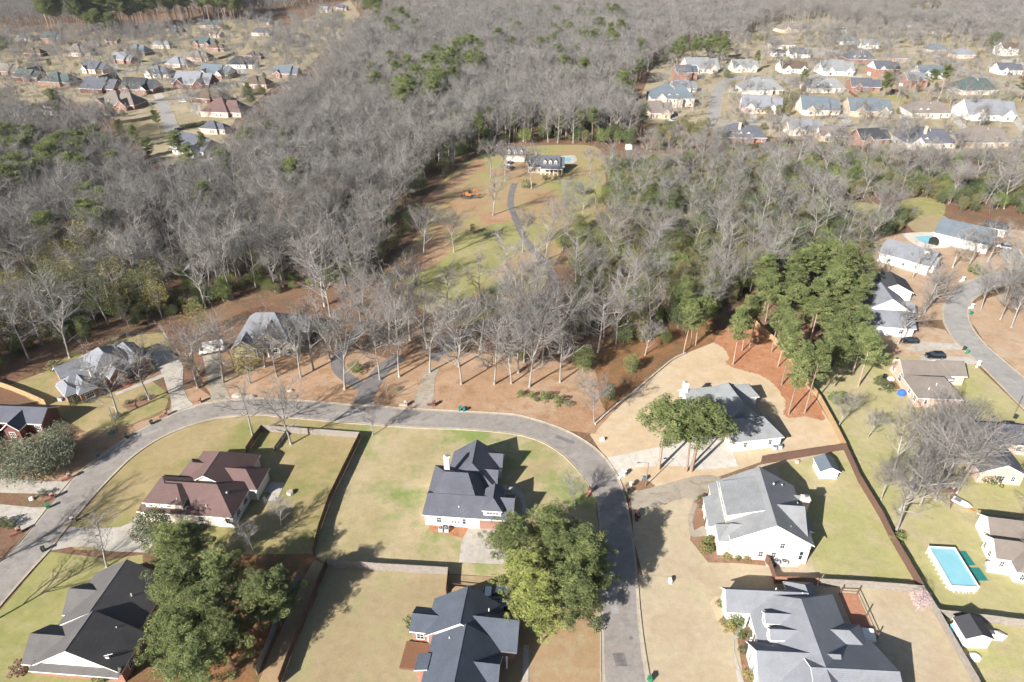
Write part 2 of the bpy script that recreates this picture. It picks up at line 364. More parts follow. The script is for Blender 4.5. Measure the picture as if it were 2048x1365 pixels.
line_road('road', 'straight pale street with a T end among the brick houses', [(352, 275), (342, 254), (333, 228), (322, 203)], 7.5, M['farroad'], 0.072)
line_road('road', 'street running behind the brown roofed houses', [(230, 212), (269, 203), (322, 201), (377, 190), (456, 174), (510, 154), (560, 136), (602, 124)], 7.5, M['farroad'])
line_road('road', 'upper street past the brick gables', [(160, 166), (231, 150), (308, 128), (366, 109), (400, 101)], 7.5, M['farroad'], 0.068)
line_road('road', 'farthest curving street by the wood', [(548, 44), (566, 58), (590, 72), (612, 88), (604, 95)], 7.5, M['farroad'], 0.066)
line_road('road', 'pale street curving up between the white houses', [(1418, 252), (1425, 240), (1431, 205), (1438, 180), (1450, 165), (1475, 156), (1520, 153), (1565, 156), (1600, 170), (1640, 172), (1690, 168)], 8.0, M['farroad'], 0.072)
line_road('road', 'long street below the pale houses', [(1400, 246), (1440, 245), (1500, 246), (1600, 250), (1713, 254), (1810, 258), (1920, 268), (2070, 288)], 7.5, M['farroad'], 0.068)
line_road('road', 'sloping street beside the blue roofs', [(1800, 95), (1850, 108), (1890, 123), (1961, 154), (2060, 186)], 7.5, M['farroad'], 0.069)
line_road('road', 'farthest street among the treetops', [(1600, 12), (1640, 18), (1668, 14), (1690, 4)], 8.0, M['farroad'], 0.066)

# iron covers and patches in the street
def cover(label, u, v, r_, mat, nm='manhole_cover'):
    x, y = G(u, v); c = MB(); c.cyl(x, y, 0.0752, 0.084, r_, r_, 14); setp(c.build(nm, mat), label, 'cover')
# yards (outlines surveyed from the photograph)
inn = inner
yard('lawn', [(-60, 1300), (0, 1222), (100, 1104), (150, 1110), (215, 1118), (285, 1110), (290, 1200), (260, 1365), (240, 1440), (-150, 1440)], M['green'], 'green front lawn before the black roofed house', wob=False)
yard('lawn', [(122, 1072), (166, 1019), (229, 949), (270, 911), (322, 877), (381, 852), (458, 834), (517, 832), (634, 841), (720, 848), (740, 870), (722, 880), (662, 1000), (628, 1108), (590, 1120), (500, 1110), (285, 1100), (150, 1100)], M['tangreen'], 'tan and green lawn around the maroon roofed house', wob=False)
yard('lawn', [(720, 848), (800, 854), (917, 859), (1005, 866), (1055, 875), (1093, 890), (1131, 916), (1160, 948), (1190, 996), (1200, 1080), (1202, 1180), (1090, 1160), (900, 1148), (650, 1128), (628, 1108), (662, 1000), (722, 880)], M['mixgreen'], 'green streaked lawn around the slate roofed house', wob=False)
yard('lawn', [(655, 1132), (900, 1150), (893, 1200), (845, 1250), (845, 1365), (850, 1440), (540, 1440), (562, 1365)], M['tan'], 'fenced tan back lawn beside the navy roofed house')
yard('lawn', [(1045, 1180), (1202, 1170), (1204, 1460), (1040, 1460)], M['tanbrown'], 'dry brown front lawn beside the lower street')
yard('lawn', [(850, 1252), (900, 1150), (1000, 1155), (1090, 1160), (1050, 1270), (1040, 1440), (845, 1440)], M['tanbrown'], 'dry grass under the navy roofed house', wob=False)
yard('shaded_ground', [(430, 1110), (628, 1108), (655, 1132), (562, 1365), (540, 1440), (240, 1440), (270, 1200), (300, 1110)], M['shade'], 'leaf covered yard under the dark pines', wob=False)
yard('path', [(628, 1120), (655, 1132), (562, 1365), (530, 1440), (490, 1440), (518, 1365), (600, 1170)], M['tanbrown'], 'narrow strip of ground between two parallel fences')
yard('lawn', [(1262, 1000), (1330, 1010), (1380, 985), (1415, 990), (1520, 930), (1690, 900), (1845, 1180), (1640, 1172), (1545, 1165), (1440, 1160), (1285, 1150), (1268, 1080)], M['tanglare'], 'lawn around the grey gabled house with the shed', wob=False)
yard('lawn', [(1276, 1150), (1440, 1160), (1545, 1165), (1640, 1172), (1845, 1182), (1945, 1365), (1990, 1440), (1310, 1440), (1290, 1290)], M['tanglare'], 'tan lawn around the wide grey roofed house', wob=False)
yard('lawn', [(1550, 930), (1685, 902), (1835, 1170), (1640, 1168), (1600, 1060)], M['greenglare'], 'green back lawn inside the brown fence')
yard('lawn', [(1180, 870), (1215, 835), (1262, 792), (1345, 722), (1375, 706), (1430, 684), (1520, 662), (1556, 693), (1612, 766), (1668, 858), (1688, 900), (1520, 925), (1420, 960), (1300, 1000), (1262, 1000), (1245, 976), (1210, 916)], M['gold'], 'pale golden new lawn around the white house', wob=False)
yard('pine_straw_bed', [(1428, 686), (1446, 697), (1458, 715), (1452, 728), (1475, 738), (1520, 752), (1550, 772), (1568, 800), (1570, 815), (1566, 828), (1580, 836), (1610, 834), (1648, 840), (1634, 803), (1612, 770), (1580, 725), (1555, 695), (1520, 664), (1480, 655), (1440, 662)], M['straw'], 'orange pine straw bed under the tall pines', curve=True)
yard('lawn', [(1690, 900), (1620, 770), (1720, 690), (1730, 660), (1830, 700), (1920, 700), (2040, 815), (2090, 870), (2090, 960), (1960, 970), (1900, 990), (1900, 1100), (1850, 1170)], M['greenglare'], 'green yard behind the tan brick house', wob=False)
yard('lawn', [(1845, 1182), (1780, 1075), (1880, 1060), (1930, 960), (2120, 960), (2150, 1450), (1990, 1440), (1945, 1365)], M['greenglare'], 'green yard around the above ground pool', wob=False)
yard('lawn', [(1730, 690), (1800, 640), (1890, 660), (1915, 690), (1945, 718), (1900, 720), (1800, 715)], M['leafyglare'], 'leaf strewn yard beside the white house')
yard('lawn', [(1943, 646), (1937, 626), (1952, 604), (2100, 560), (2150, 720), (2100, 790), (2045, 752), (1970, 686)], M['leafyglare'], 'leaf strewn corner across the side street')
yard('lawn', [(1760, 470), (1990, 455), (2100, 470), (2100, 530), (1976, 545), (1920, 570), (1890, 600), (1885, 640), (1800, 640), (1720, 600), (1700, 540)], M['leafyglare'], 'brown yards around the far white houses')
yard('lawn', [(0, 905), (60, 885), (130, 870), (250, 855), (300, 838), (340, 820), (345, 770), (390, 770), (430, 800), (387, 811), (322, 838), (264, 867), (199, 913), (164, 941), (140, 962), (0, 962)], M['leafy'], 'dry leaf strewn lawn before the brick house', wob=False)
yard('lawn', [(60, 800), (20, 770), (100, 740), (160, 690), (230, 675), (330, 665), (345, 700), (300, 760), (340, 790), (330, 822), (270, 850), (180, 870), (100, 820)], M['tangreen'], 'lawn wrapped around the grey roofed brick house', wob=False)
yard('lawn', [(430, 800), (400, 760), (440, 700), (620, 690), (690, 690), (780, 720), (860, 700), (1100, 720), (1190, 740), (1230, 800), (1190, 868), (1137, 862), (1093, 846), (1017, 827), (860, 819), (693, 808), (517, 796), (470, 798)], M['leafy'], 'brown leaf strewn verge under the bare trees', wob=False)
yard('lawn', [(1100, 845), (1130, 790), (1180, 800), (1230, 820), (1185, 868), (1140, 862)], M['clay'], 'patch of orange earth beside the street bend')
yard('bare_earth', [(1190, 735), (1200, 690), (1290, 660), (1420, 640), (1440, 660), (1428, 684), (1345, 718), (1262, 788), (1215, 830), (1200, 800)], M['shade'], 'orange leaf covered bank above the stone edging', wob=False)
yard('meadow', [(930, 325), (1000, 300), (1130, 290), (1200, 300), (1212, 370), (1208, 410), (1270, 440), (1330, 455), (1300, 470), (1200, 455), (1160, 475), (1130, 495), (1100, 545), (1060, 605), (960, 650), (900, 650), (830, 612), (780, 585), (765, 550), (800, 512), (850, 445), (858, 392)], M['meadow'], 'open meadow before the house at the end of the long drive', curve=True)
yard('meadow', [(800, 545), (880, 520), (930, 480), (980, 450), (1035, 445), (1050, 480), (1010, 520), (960, 570), (920, 610), (840, 590)], M['green'], 'brighter green part of the meadow', curve=True)
yard('bare_earth', [(780, 535), (830, 505), (880, 470), (900, 500), (870, 530), (820, 550), (790, 550)], M['clay'], 'orange bare earth patch at the meadow edge', curve=True)
yard('bare_earth', [(845, 400), (880, 375), (930, 335), (960, 318), (965, 335), (920, 365), (880, 395), (850, 410)], M['clay'], 'orange strip of earth along the wood edge', curve=True)
yard('bare_earth', [(960, 430), (1000, 422), (1035, 432), (1010, 445), (970, 448)], M['clay'], 'worn earth under the tree by the long drive', curve=True)
yard('lawn', [(1272, 318), (1300, 308), (1350, 312), (1350, 334), (1300, 340), (1275, 336)], M['tan'], 'small tan clearing in the thicket', curve=True)
yard('lawn', [(1640, 410), (1700, 400), (1760, 410), (1840, 395), (1890, 410), (1870, 440), (1760, 440), (1680, 440)], M['green'], 'light green clearing behind the pool house', curve=True)
yard('lawn', [(1810, 445), (1880, 430), (1900, 455), (1840, 468)], M['tan'], 'tan lawn beyond the in ground pool', curve=True)
yard('lawn', [(-300, 330), (-300, 60), (0, 70), (150, 60), (400, 40), (520, 40), (560, 60), (700, 0), (720, 30), (690, 70), (640, 110), (600, 150), (540, 180), (470, 240), (440, 300), (380, 330), (320, 330), (230, 240), (120, 190), (0, 250)], M['estate'], 'dry lawns between the brick houses of the far street', wob=False)
yard('lawn', [(1290, 245), (1280, 200), (1310, 120), (1430, 90), (1500, 60), (1560, 20), (1720, -20), (2300, -20), (2300, 330), (2050, 320), (1800, 305), (1700, 290), (1420, 262)], M['estate'], 'dry lawns between the pale houses of the far estate', wob=False)
yard('lawn', [(240, 262), (250, 247), (310, 240), (320, 262), (300, 285), (260, 280)], M['tan'], 'tan corner plot below the dark fence', curve=True)
yard('field', [(300, 12), (420, 2), (490, -2), (480, 8), (440, 14), (360, 16)], M['clay'], 'ploughed brown field behind the far pines', curve=True)
for p, l in (([(1330, 180), (1345, 172), (1372, 178), (1360, 195), (1335, 195)], 'green back garden by the wood edge'), ([(1700, 190), (1740, 186), (1770, 192), (1760, 203), (1705, 200)], 'green lawn behind a dark fence'),
             ([(1780, 190), (1820, 190), (1815, 204), (1775, 202)], 'green lawn beside the tall pine'), ([(1970, 190), (2030, 188), (2030, 205), (1980, 205)], 'green lawn below the teal roof'),
             ([(1800, 30), (1850, 22), (1880, 34), (1860, 42), (1815, 38)], 'pale clearing among the farthest trees'), ([(630, 28), (690, 24), (680, 34), (640, 36)], 'small green lot by the farthest street')):
    yard('lawn', p, M['green'] if 'green' in l else M['tan'], l, curve=True)

# ------------------------------------------------------------------ paved drives, cut into slabs along their joints
def drive(name, label, pxs, mat, ang=0.0, step=3.0, z=0.062, joint='#8d8474', curve=False, wpts=None):
    poly = wpts or [G(*p) for p in pxs]
    if curve: poly = smooth(poly + [poly[0]], 3)[:-1]
    base = fill(name, poly, z, M['oldconcrete'], label)
    if step is None:
        base.data.materials[0] = mat; return base
    bm = bmesh.new(); bm.faces.new([bm.verts.new((x, y, z + 0.02)) for x, y in poly])
    ca, sa = math.cos(ang), math.sin(ang); xs = [x * ca + y * sa for x, y in poly]; ys = [-x * sa + y * ca for x, y in poly]
    for lo, hi, d in ((min(xs), max(xs), (ca, sa)), (min(ys), max(ys), (-sa, ca))):
        n = max(1, round((hi - lo) / step))
        for i in range(1, n):
            q = lo + (hi - lo) * i / n
            bmesh.ops.bisect_plane(bm, geom=bm.verts[:] + bm.edges[:] + bm.faces[:], plane_co=(d[0] * q, d[1] * q, 0), plane_no=(d[0], d[1], 0))
    for f in list(bm.faces):
        if f.calc_area() < 0.15: continue
        c = f.calc_center_median(); pts = []
        for v in f.verts:
            dx, dy = v.co.x - c.x, v.co.y - c.y; l = max(0.2, math.hypot(dx, dy)); k = max(0.5, 1 - 0.045 / l)
            pts.append((c.x + dx * k, c.y + dy * k))
        p = MB(); p.prism(pts, z - 0.03, z + 0.022); p.build('slab', mat, base)
    bm.free(); return base
cr = lambda ox, oy, s, pts: [(ox + x / s, oy + y / s) for x, y in pts]
drive('driveway', 'pale concrete drive beside the grey roofed brick house', cr(0, 600, 3.412, [(1030, 365), (1110, 320), (1215, 385), (1252, 455), (1248, 600), (1285, 680), (1338, 735), (1175, 778), (1168, 690), (1118, 535), (1095, 485), (1060, 472)]), M['concrete'], R(46), 4.2)
drive('path', 'pale concrete walk along the brick house front', cr(0, 600, 3.412, [(780, 640), (1105, 508), (1118, 528), (795, 655)]), M['concrete'], R(46), 2.0)
drive('driveway', 'grey drive with the white van parked at its top', [(405, 713), (438, 706), (441, 740), (447, 766), (464, 803), (424, 807), (416, 760)], M['oldconcrete'], 0.2, 5.0)
drive('driveway', 'weathered concrete entrance of the long private drive', cr(400, 600, 3.412, [(1447, 728), (1590, 748), (1597, 640), (1605, 540), (1640, 455), (1545, 470), (1510, 560)]), M['oldconcrete'], 0.1, 3.6)
line_road('driveway', 'long grey private drive winding through the trees to the far house', [(868, 722), (882, 704), (905, 684), (945, 658), (995, 640), (1045, 622), (1092, 602), (1112, 574), (1100, 540), (1074, 508), (1052, 482), (1040, 458), (1029, 432), (1021, 410), (1023, 388), (1030, 366), (1036, 352)], 2.7, M['oldasphalt'], 0.058)
line_road('driveway', 'dark asphalt drive between the bare trees', [(724, 812), (732, 790), (744, 768), (762, 744), (776, 730), (800, 715)], 4.4, M['oldasphalt'], 0.060)
line_road('driveway', 'asphalt loop round the green shrub', [(736, 778), (712, 768), (690, 752), (676, 735), (678, 712), (694, 688), (716, 662), (722, 648)], 3.4, M['oldasphalt'], 0.056)
drive('driveway', 'bright new concrete drive of the white house', cr(1200, 600, 3.412, [(48, 1080), (300, 1025), (480, 990), (560, 960), (640, 905), (720, 888), (870, 900), (905, 1035), (948, 1138), (780, 1158), (640, 1162), (560, 1138), (430, 1130), (220, 1145), (165, 1180), (135, 1200), (105, 1185)]), M['newconcrete'], R(9), 5.0)
drive('driveway', 'weathered slab drive of the grey gabled house', cr(1200, 965, 3.412, [(205, 75), (420, 20), (560, -20), (660, -45), (750, -48), (830, -30), (760, 30), (720, 95), (640, 112), (560, 112), (300, 190), (218, 190)]), M['oldconcrete'], R(8), 5.2)
drive('path', 'curved concrete walk round the flower bed', cr(1200, 965, 3.412, [(640, 110), (680, 108), (660, 170), (640, 220), (632, 260), (640, 330), (700, 300), (770, 330), (770, 365), (640, 375), (612, 365), (600, 250), (610, 200), (630, 150)]), M['oldconcrete'], 0, 2.4, z=0.064)
drive('driveway', 'pale concrete drive of the maroon roofed house', cr(0, 965, 3.412, [(342, 468), (480, 305), (620, 318), (820, 308), (885, 280), (952, 208), (1020, 290), (1060, 400), (1010, 482), (740, 472), (650, 442), (500, 440)]), M['concrete'], 0.1, 4.5)
drive('driveway', 'pale concrete drive leading out at the picture edge', cr(0, 760, 4.267, [(-250, 960), (-200, 840), (-40, 800), (75, 768), (30, 830), (300, 866), (520, 868), (618, 866), (558, 960), (540, 976), (300, 972), (0, 965)]), M['concrete'], 0.3, 4.5)
drive('driveway', 'second pale concrete drive nearer the corner', cr(0, 760, 4.267, [(-200, 1060), (0, 1062), (300, 1092), (405, 1086), (285, 1245), (180, 1290), (0, 1180), (-200, 1190)]), M['concrete'], 0.3, 4.5)
drive('driveway', 'pale concrete drive before the slate roofed house', [(938, 1053), (1010, 1056), (1040, 1090), (1030, 1130), (918, 1126), (922, 1088)], M['concrete'], R(-5), 4.0)
drive('path', 'curved walk round the side of the slate roofed house', [(1006, 970), (1030, 975), (1048, 990), (1055, 1015), (1050, 1030), (1043, 1028), (1045, 1010), (1036, 992), (1020, 982), (1006, 980)], M['concrete'], 0, 1.8)
drive('driveway', 'shaded concrete court beside the navy roofed house', [(948, 1176), (1060, 1182), (1100, 1190), (1130, 1215), (1090, 1240), (950, 1240)], M['oldconcrete'], R(-7), 4.5)
drive('path', 'narrow concrete walk along the navy roofed house', [(1047, 1290), (1058, 1290), (1056, 1440), (1042, 1440)], M['concrete'], 0, 2.0)
drive('path', 'pale front walk of the wide grey roofed house', cr(1410, 1125, 5.12, [(270, 740), (320, 690), (400, 620), (410, 700), (360, 760), (300, 800), (300, 900), (400, 1229), (330, 1229), (290, 950)]), M['concrete'], 0, 2.2)
drive('driveway', 'drive beside the dark car near the white house', cr(1536, 600, 3.412, [(940, 330), (1020, 288), (1290, 300), (1335, 338), (1180, 342), (1000, 352)]), M['concrete'], R(-5), 5.0)
drive('driveway', 'drive of the tan brick house with the black car', cr(1536, 600, 3.412, [(1040, 385), (1200, 386), (1380, 392), (1450, 440), (1330, 440), (1180, 420), (1040, 420)]), M['concrete'], R(-4), 5.0)
drive('driveway', 'pale drive by the white car at the picture edge', [(2000, 500), (2030, 497), (2060, 520), (2048, 530), (2010, 528)], M['concrete'], 0.3, 6.0)
drive('driveway', 'parking court before the three door garage', [(1008, 326), (1054, 322), (1066, 334), (1056, 350), (1032, 368), (1024, 366), (1010, 345)], M['tanbrown'], 0.2, None)
drive('patio', 'small concrete patio behind the maroon roofed house', cr(250, 880, 5.689, [(1560, 600), (1660, 480), (1820, 490), (1730, 700), (1590, 700), (1660, 600)]), M['concrete'], R(-5), 2.5)
drive('patio', 'gravel pad round the two air conditioners', cr(1350, 900, 5.689, [(1030, 1330), (1090, 1230), (1360, 1220), (1440, 1090), (1510, 1080), (1540, 1190), (1390, 1340)]), M['creambrick'], 0, None, z=0.058)
for i, (pp, a) in enumerate(zip([[(206, 232), (214, 228), (268, 205), (276, 208), (225, 236)], [(306, 190), (322, 186), (330, 198), (312, 200)], [(385, 207), (402, 200), (398, 232), (380, 225)], [(1462, 178), (1490, 182), (1488, 190), (1455, 184)], [(1500, 226), (1512, 222), (1516, 246), (1500, 246)], [(1562, 226), (1574, 222), (1572, 248), (1560, 248)], [(1672, 228), (1690, 224), (1708, 250), (1692, 252)], [(1798, 232), (1815, 230), (1825, 256), (1805, 256)], [(1895, 232), (1912, 228), (1945, 266), (1928, 266)], [(2020, 236), (2036, 232), (2060, 262), (2045, 268)], [(470, 138), (486, 136), (500, 152), (486, 158)], [(402, 172), (420, 168), (440, 174), (425, 180)], [(212, 118), (226, 116), (240, 140), (228, 146)], [(1618, 150), (1640, 148), (1636, 168), (1612, 166)], [(1705, 152), (1725, 150), (1722, 168), (1700, 168)], [(1910, 168), (1940, 166), (1960, 180), (1930, 184)], [(1590, 96), (1680, 100), (1690, 112), (1600, 110)], [(2000, 118), (2040, 116), (2048, 130), (2010, 134)]],
    ['below the white dormers', 'at the two gabled house', 'of the brown hip roof', 'by the round evergreen', 'at the tan brick porch', 'with the silver car', 'of the white gabled house', 'of the stone fronted house', 'of the brown hip roofed house', 'of the double white gable house', 'of the dark hip roof', 'of the big brick gable', 'of the orange brick gable', 'of the brown roofed white house', 'of the blue roofed brick house', 'of the teal hip roof', 'behind the dark roofs', 'at the farthest picture edge'])):
    drive('driveway', 'pale drive ' + a + ' in the distance', pp, M['concrete'], 0, None, z=0.057 + 0.0004 * i)
# ------------------------------------------------------------------ houses
_win = {}
def winmesh(w_, h_):
    k = (round(w_, 2), round(h_, 2))
    if k not in _win:
        f, g = MB(), MB(); t = 0.09
        f.box(0, -0.07, 0, t, 0.02, h_); f.box(w_ - t, -0.07, 0, w_, 0.02, h_); f.box(t, -0.07, h_ - t, w_ - t, 0.02, h_); f.box(-0.06, -0.12, -0.08, w_ + 0.06, 0.02, 0)
        n = max(1, round(w_ / 0.55))
        for i in range(1, n): f.box(w_ * i / n - 0.02, -0.05, 0, w_ * i / n + 0.02, 0.0, h_ - t)
        f.box(t, -0.055, h_ * 0.5 - 0.03, w_ - t, 0.0, h_ * 0.5 + 0.03)
        g.box(t, -0.03, 0, w_ - t, 0.0, h_ - t)
        _win[k] = (f.mesh('window', [M['white']]), g.mesh('pane', [M['glass']]))
    return _win[k]
class House:
    def __init__(s, name, label, org, rot, wall, roof, cat='house', trim='white', group=None, gable=None, near=True):
        s.root = thing(name, label, cat, (org[0], org[1], 0), R(rot), group); s.wall, s.roof, s.trim = M[wall], M['r_' + roof], M[trim]
        s.gab = M[gable] if gable else s.wall; s.near = near; s.k = 0
        s.W, s.Rf, s.T, s.Ga = MB(), MB(), MB(), []
    def wing(s, x0, y0, x1, y1, e, rz, ax='x', il=0.0, ir=0.0, oh=0.42, z0=0.0, gab=None, walls=True):
        s.k += 1; j = 0.004 * s.k; e += j; rz += j; oh += 0.003 * s.k
        P = (lambda a, b, z: (a, b, z)) if ax == 'x' else (lambda a, b, z: (b, a, z))
        if ax == 'y': x0, y0, x1, y1 = y0, x0, y1, x1
        ym = (y0 + y1) / 2; xl, xr = x0 + il, x1 - ir; th = 0.17
        sl = (rz - e) / (ym - y0); pl = []
        pl.append([(x0, y0, e), (x1, y0, e), (xr, ym, rz), (xl, ym, rz)]); pl.append([(x1, y1, e), (x0, y1, e), (xl, ym, rz), (xr, ym, rz)])
        if il > 0: pl.append([(x0, y1, e), (x0, y0, e), (xl, ym, rz)])
        if ir > 0: pl.append([(x1, y0, e), (x1, y1, e), (xr, ym, rz)])
        for q in pl:
            s.Rf.face([P(*p) for p in q]); s.Rf.face([P(p[0], p[1], p[2] - th) for p in reversed(q)])
        ed = [((x0, y0, e), (x1, y0, e)), ((x1, y1, e), (x0, y1, e))]
        ed += [((x0, y1, e), (x0, y0, e))] if il > 0 else [((x0, y0, e), (xl, ym, rz)), ((xl, ym, rz), (x0, y1, e))]
        ed += [((x1, y0, e), (x1, y1, e))] if ir > 0 else [((x1, y0, e), (xr, ym, rz)), ((xr, ym, rz), (x1, y1, e))]
        for a, b in ed: s.T.face([P(*a), P(*b), P(b[0], b[1], b[2] - th - 0.06), P(a[0], a[1], a[2] - th - 0.06)])
        # ridge cap
        if xr - xl > 0.5: s.Rf.face([P(xl, ym - 0.13, rz + 0.012 - 0.13 * sl + 0.03), P(xr, ym - 0.13, rz + 0.042 - 0.13 * sl), P(xr, ym, rz + 0.045), P(xl, ym, rz + 0.045)])
        if not walls: return
        a0, b0, a1, b1 = x0 + oh, y0 + oh, x1 - oh, y1 - oh; ew = e + oh * sl - th
        if il > 0: ew_ = ew
        for p, q in (((a0, b0), (a1, b0)), ((a1, b0), (a1, b1)), ((a1, b1), (a0, b1)), ((a0, b1), (a0, b0))):
            s.W.face([P(p[0], p[1], z0), P(q[0], q[1], z0), P(q[0], q[1], ew), P(p[0], p[1], ew)])
        for q in ([(a0, b1, ew), (a0, b0, ew), (a0, ym, rz - th - 0.01)] if il == 0 else None, [(a1, b0, ew), (a1, b1, ew), (a1, ym, rz - th - 0.01)] if ir == 0 else None):
            if q:
                g = s.W
                if gab or s.gab is not s.wall: g = MB(); s.Ga.append(g)
                g.face([P(*p) for p in q])
    def shed(s, x0, y0, x1, y1, zs, z0=0.0, oh=0.3):
        """single slope: zs = heights at (x0y0, x1y0, x1y1, x0y1)"""
        c = [(x0, y0), (x1, y0), (x1, y1), (x0, y1)]
        s.Rf.face([p + (z,) for p, z in zip(c, zs)]); s.Rf.face([p + (z - 0.15,) for p, z in reversed(list(zip(c, zs)))])
        w = [(x0 + oh, y0 + oh), (x1 - oh, y0 + oh), (x1 - oh, y1 - oh), (x0 + oh, y1 - oh)]
        for i in range(4):
            j = (i + 1) % 4
            s.T.face([c[i] + (zs[i],), c[j] + (zs[j],), c[j] + (zs[j] - 0.22,), c[i] + (zs[i] - 0.22,)])
            s.W.face([w[i] + (z0,), w[j] + (z0,), w[j] + (zs[j] - 0.12,), w[i] + (zs[i] - 0.12,)])
    def put(s, name, mesh, x, y, z, face, child=None):
        rz = {'S': 0, 'E': R(90), 'N': R(180), 'W': R(-90)}[face]
        o = link(name, mesh, s.root, (x, y, z), rz)
        if child: link('pane', child, o)
        return o
    def win(s, x, y, z, w_, h_, face='S'):
        f, g = winmesh(w_, h_); return s.put('window', f, x, y, z, face, g)
    def door(s, x, y, face='S', w_=1.0, h_=2.1, mat='darkbrick', z=0.05):
        f = MB(); f.box(0, -0.06, 0, w_, 0.02, h_); d = s.put('door', f.mesh('door', [M[mat]]), x, y, z, face)
        k = MB(); k.box(w_ * 0.82, -0.12, 0.95, w_ * 0.9, -0.055, 1.05); k.build('handle', M['metal'], d)
        t_ = MB(); t_.box(-0.1, -0.05, 0, -0.005, 0.03, h_ + 0.1); t_.box(w_ + 0.005, -0.05, 0, w_ + 0.1, 0.03, h_ + 0.1); t_.box(-0.005, -0.05, h_ + 0.005, w_ + 0.005, 0.03, h_ + 0.1); t_.build('door_frame', M['white'], d)
    def garage(s, x, y, face='S', w_=4.8, h_=2.2, mat='white'):
        f = MB()
        for i in range(4): f.box(0, -0.05, h_ * i / 4 + 0.015, w_, 0.02, h_ * (i + 1) / 4 - 0.015)
        f.box(0, -0.02, 0, w_, 0.01, h_); s.put('garage_door', f.mesh('garage_door', [M[mat]]), x, y, 0.06, face)
    def chimney(s, x, y, z0, z1, w_=1.0, d=0.8, mat='creambrick'):
        c = MB(); c.box(x - w_ / 2, y - d / 2, z0, x + w_ / 2, y + d / 2, z1); c.box(x - w_ / 2 - 0.1, y - d / 2 - 0.1, z1, x + w_ / 2 + 0.1, y + d / 2 + 0.1, z1 + 0.15)
        o = c.build('chimney', M[mat], s.root); k = MB(); k.cyl(x, y, z1 + 0.15, z1 + 0.5, 0.17, 0.15, 8); k.box(x - 0.3, y - 0.25, z1 + 0.5, x + 0.3, y + 0.25, z1 + 0.56); k.build('flue_cap', M['metal'], o)
    def vent(s, x, y, z):
        v = MB(); v.cyl(x, y, z - 0.4, z + 0.25, 0.09, 0.09, 6); v.build('roof_vent', M['white'], s.root)
    def turbine(s, x, y, z):
        v = MB(); v.cyl(x, y, z - 0.4, z + 0.25, 0.2, 0.2, 8); v.cyl(x, y, z + 0.25, z + 0.45, 0.3, 0.12, 8); v.build('roof_vent', M['metal'], s.root)
    def post(s, x, y, h, mat='white', r=0.12):
        p = MB(); p.box(x - r, y - r, 0, x + r, y + r, h); p.box(x - r - 0.05, y - r - 0.05, h - 0.15, x + r + 0.05, y + r + 0.05, h - 0.02); p.build('column', M[mat], s.root)
    def dormer(s, x0, x1, yf, yb, zb, e, rz, win=True):
        """small gabled dormer facing -y"""
        s.wing(x0, yf, x1, yb, e, rz, 'y', oh=0.2, z0=zb, gab=True)
        if win: s.win((x0 + x1) / 2 - 0.4, yf + 0.2, e - 1.15, 0.8, 1.05, 'S')
    def done(s):
        s.W.build('wall', s.wall, s.root); s.Rf.build('roof', s.roof, s.root); s.T.build('roof_trim', s.trim, s.root)
        for g in s.Ga: g.build('gable', s.gab, s.root)
        return s.root

# the slate roofed house in the middle
h = House('house', 'white brick house with slate grey roof and tall chimney inside the street bend', (-16.8, 93.9), -5, 'offwhite', 'slate')
h.wing(0, 0, 17.1, 7.0, 3.0, 5.5)
h.wing(-0.5, 0.15, 11.2, 14.3, 2.95, 7.8, 'x', 3.5, 3.6)
h.wing(2.7, 8, 13.0, 18.5, 3.2, 7.0, 'y', 3, 0)
h.wing(7.5, 14.3, 13.6, 18.8, 3.0, 5.1); h.wing(7, 9.2, 13.1, 13.9, 3.0, 5.1)
h.wing(11.1, 0.35, 15.0, 6.3, 4.85, 6.5, 'y', 2.0, 0, z0=3.2, oh=0.25)
h.chimney(2.9, 10.1, 0, 9.0, 1.1, 0.9); h.vent(6.5, 1.6, 4.2); h.vent(1.6, 7.5, 5.2)
h.win(11.9, 0.6, 3.85, 2.4, 0.75); h.door(8.7, 0.43, mat='white'); h.garage(10.6, 0.43, w_=5.0, mat='brick')
h.win(2.2, 0.43, 1.0, 1.0, 1.4); h.win(7.2, 0.43, 1.0, 0.8, 1.4); h.win(16.65, 2.5, 1.0, 1.4, 1.4, 'E'); h.win(12.6, 11, 1, 1.5, 1.5, 'E'); h.win(13.1, 16, 1, 1.5, 1.5, 'E')
for i in range(3):
    d = MB(); d.box(5.2 + i * 0.55, 0.36, 1.0, 5.42 + i * 0.55, 0.42, 1.7); d.build('wall_ornament', M['pole'], h.root)
h.done()
fill('pine_straw_bed', [G(*p) for p in cr(830, 880, 6.827, [(190, 1160), (740, 1180), (720, 1260), (640, 1340), (520, 1310), (300, 1275), (190, 1240)])], 0.055, M['straw'], 'orange pine straw bed below the white wall')

# maroon roofed house
h = House('house', 'white house with maroon shingle roof and long box dormer', (-72.5, 94.9), -5.1, 'cream', 'maroon')
h.wing(0, 0, 19.3, 10.4, 3.0, 6.4, 'x', 4.2, 4.8)
h.wing(4.6, 6.9, 17.3, 18.2, 3.0, 6.7, 'y', 0, 3.9)
h.wing(3.3, 8.6, 10, 15.6, 3.0, 5.2, 'x', 2.5, 0); h.wing(12, 7.6, 20.9, 14.3, 3.0, 5.4, 'x', 0, 3.3)
h.wing(1.4, 0.55, 9.5, 8.0, 4.9, 6.6, 'x', 3, 2.6, z0=3.2, oh=0.3)
h.win(2.4, 0.85, 3.95, 0.9, 0.8); h.win(6.0, 0.85, 3.95, 0.9, 0.8)
h.win(12.0, 0.43, 1.1, 1.0, 1.3); h.win(17.4, 0.43, 1.0, 1.1, 1.5); h.win(5.0, 0.43, 1.0, 1.4, 1.4)
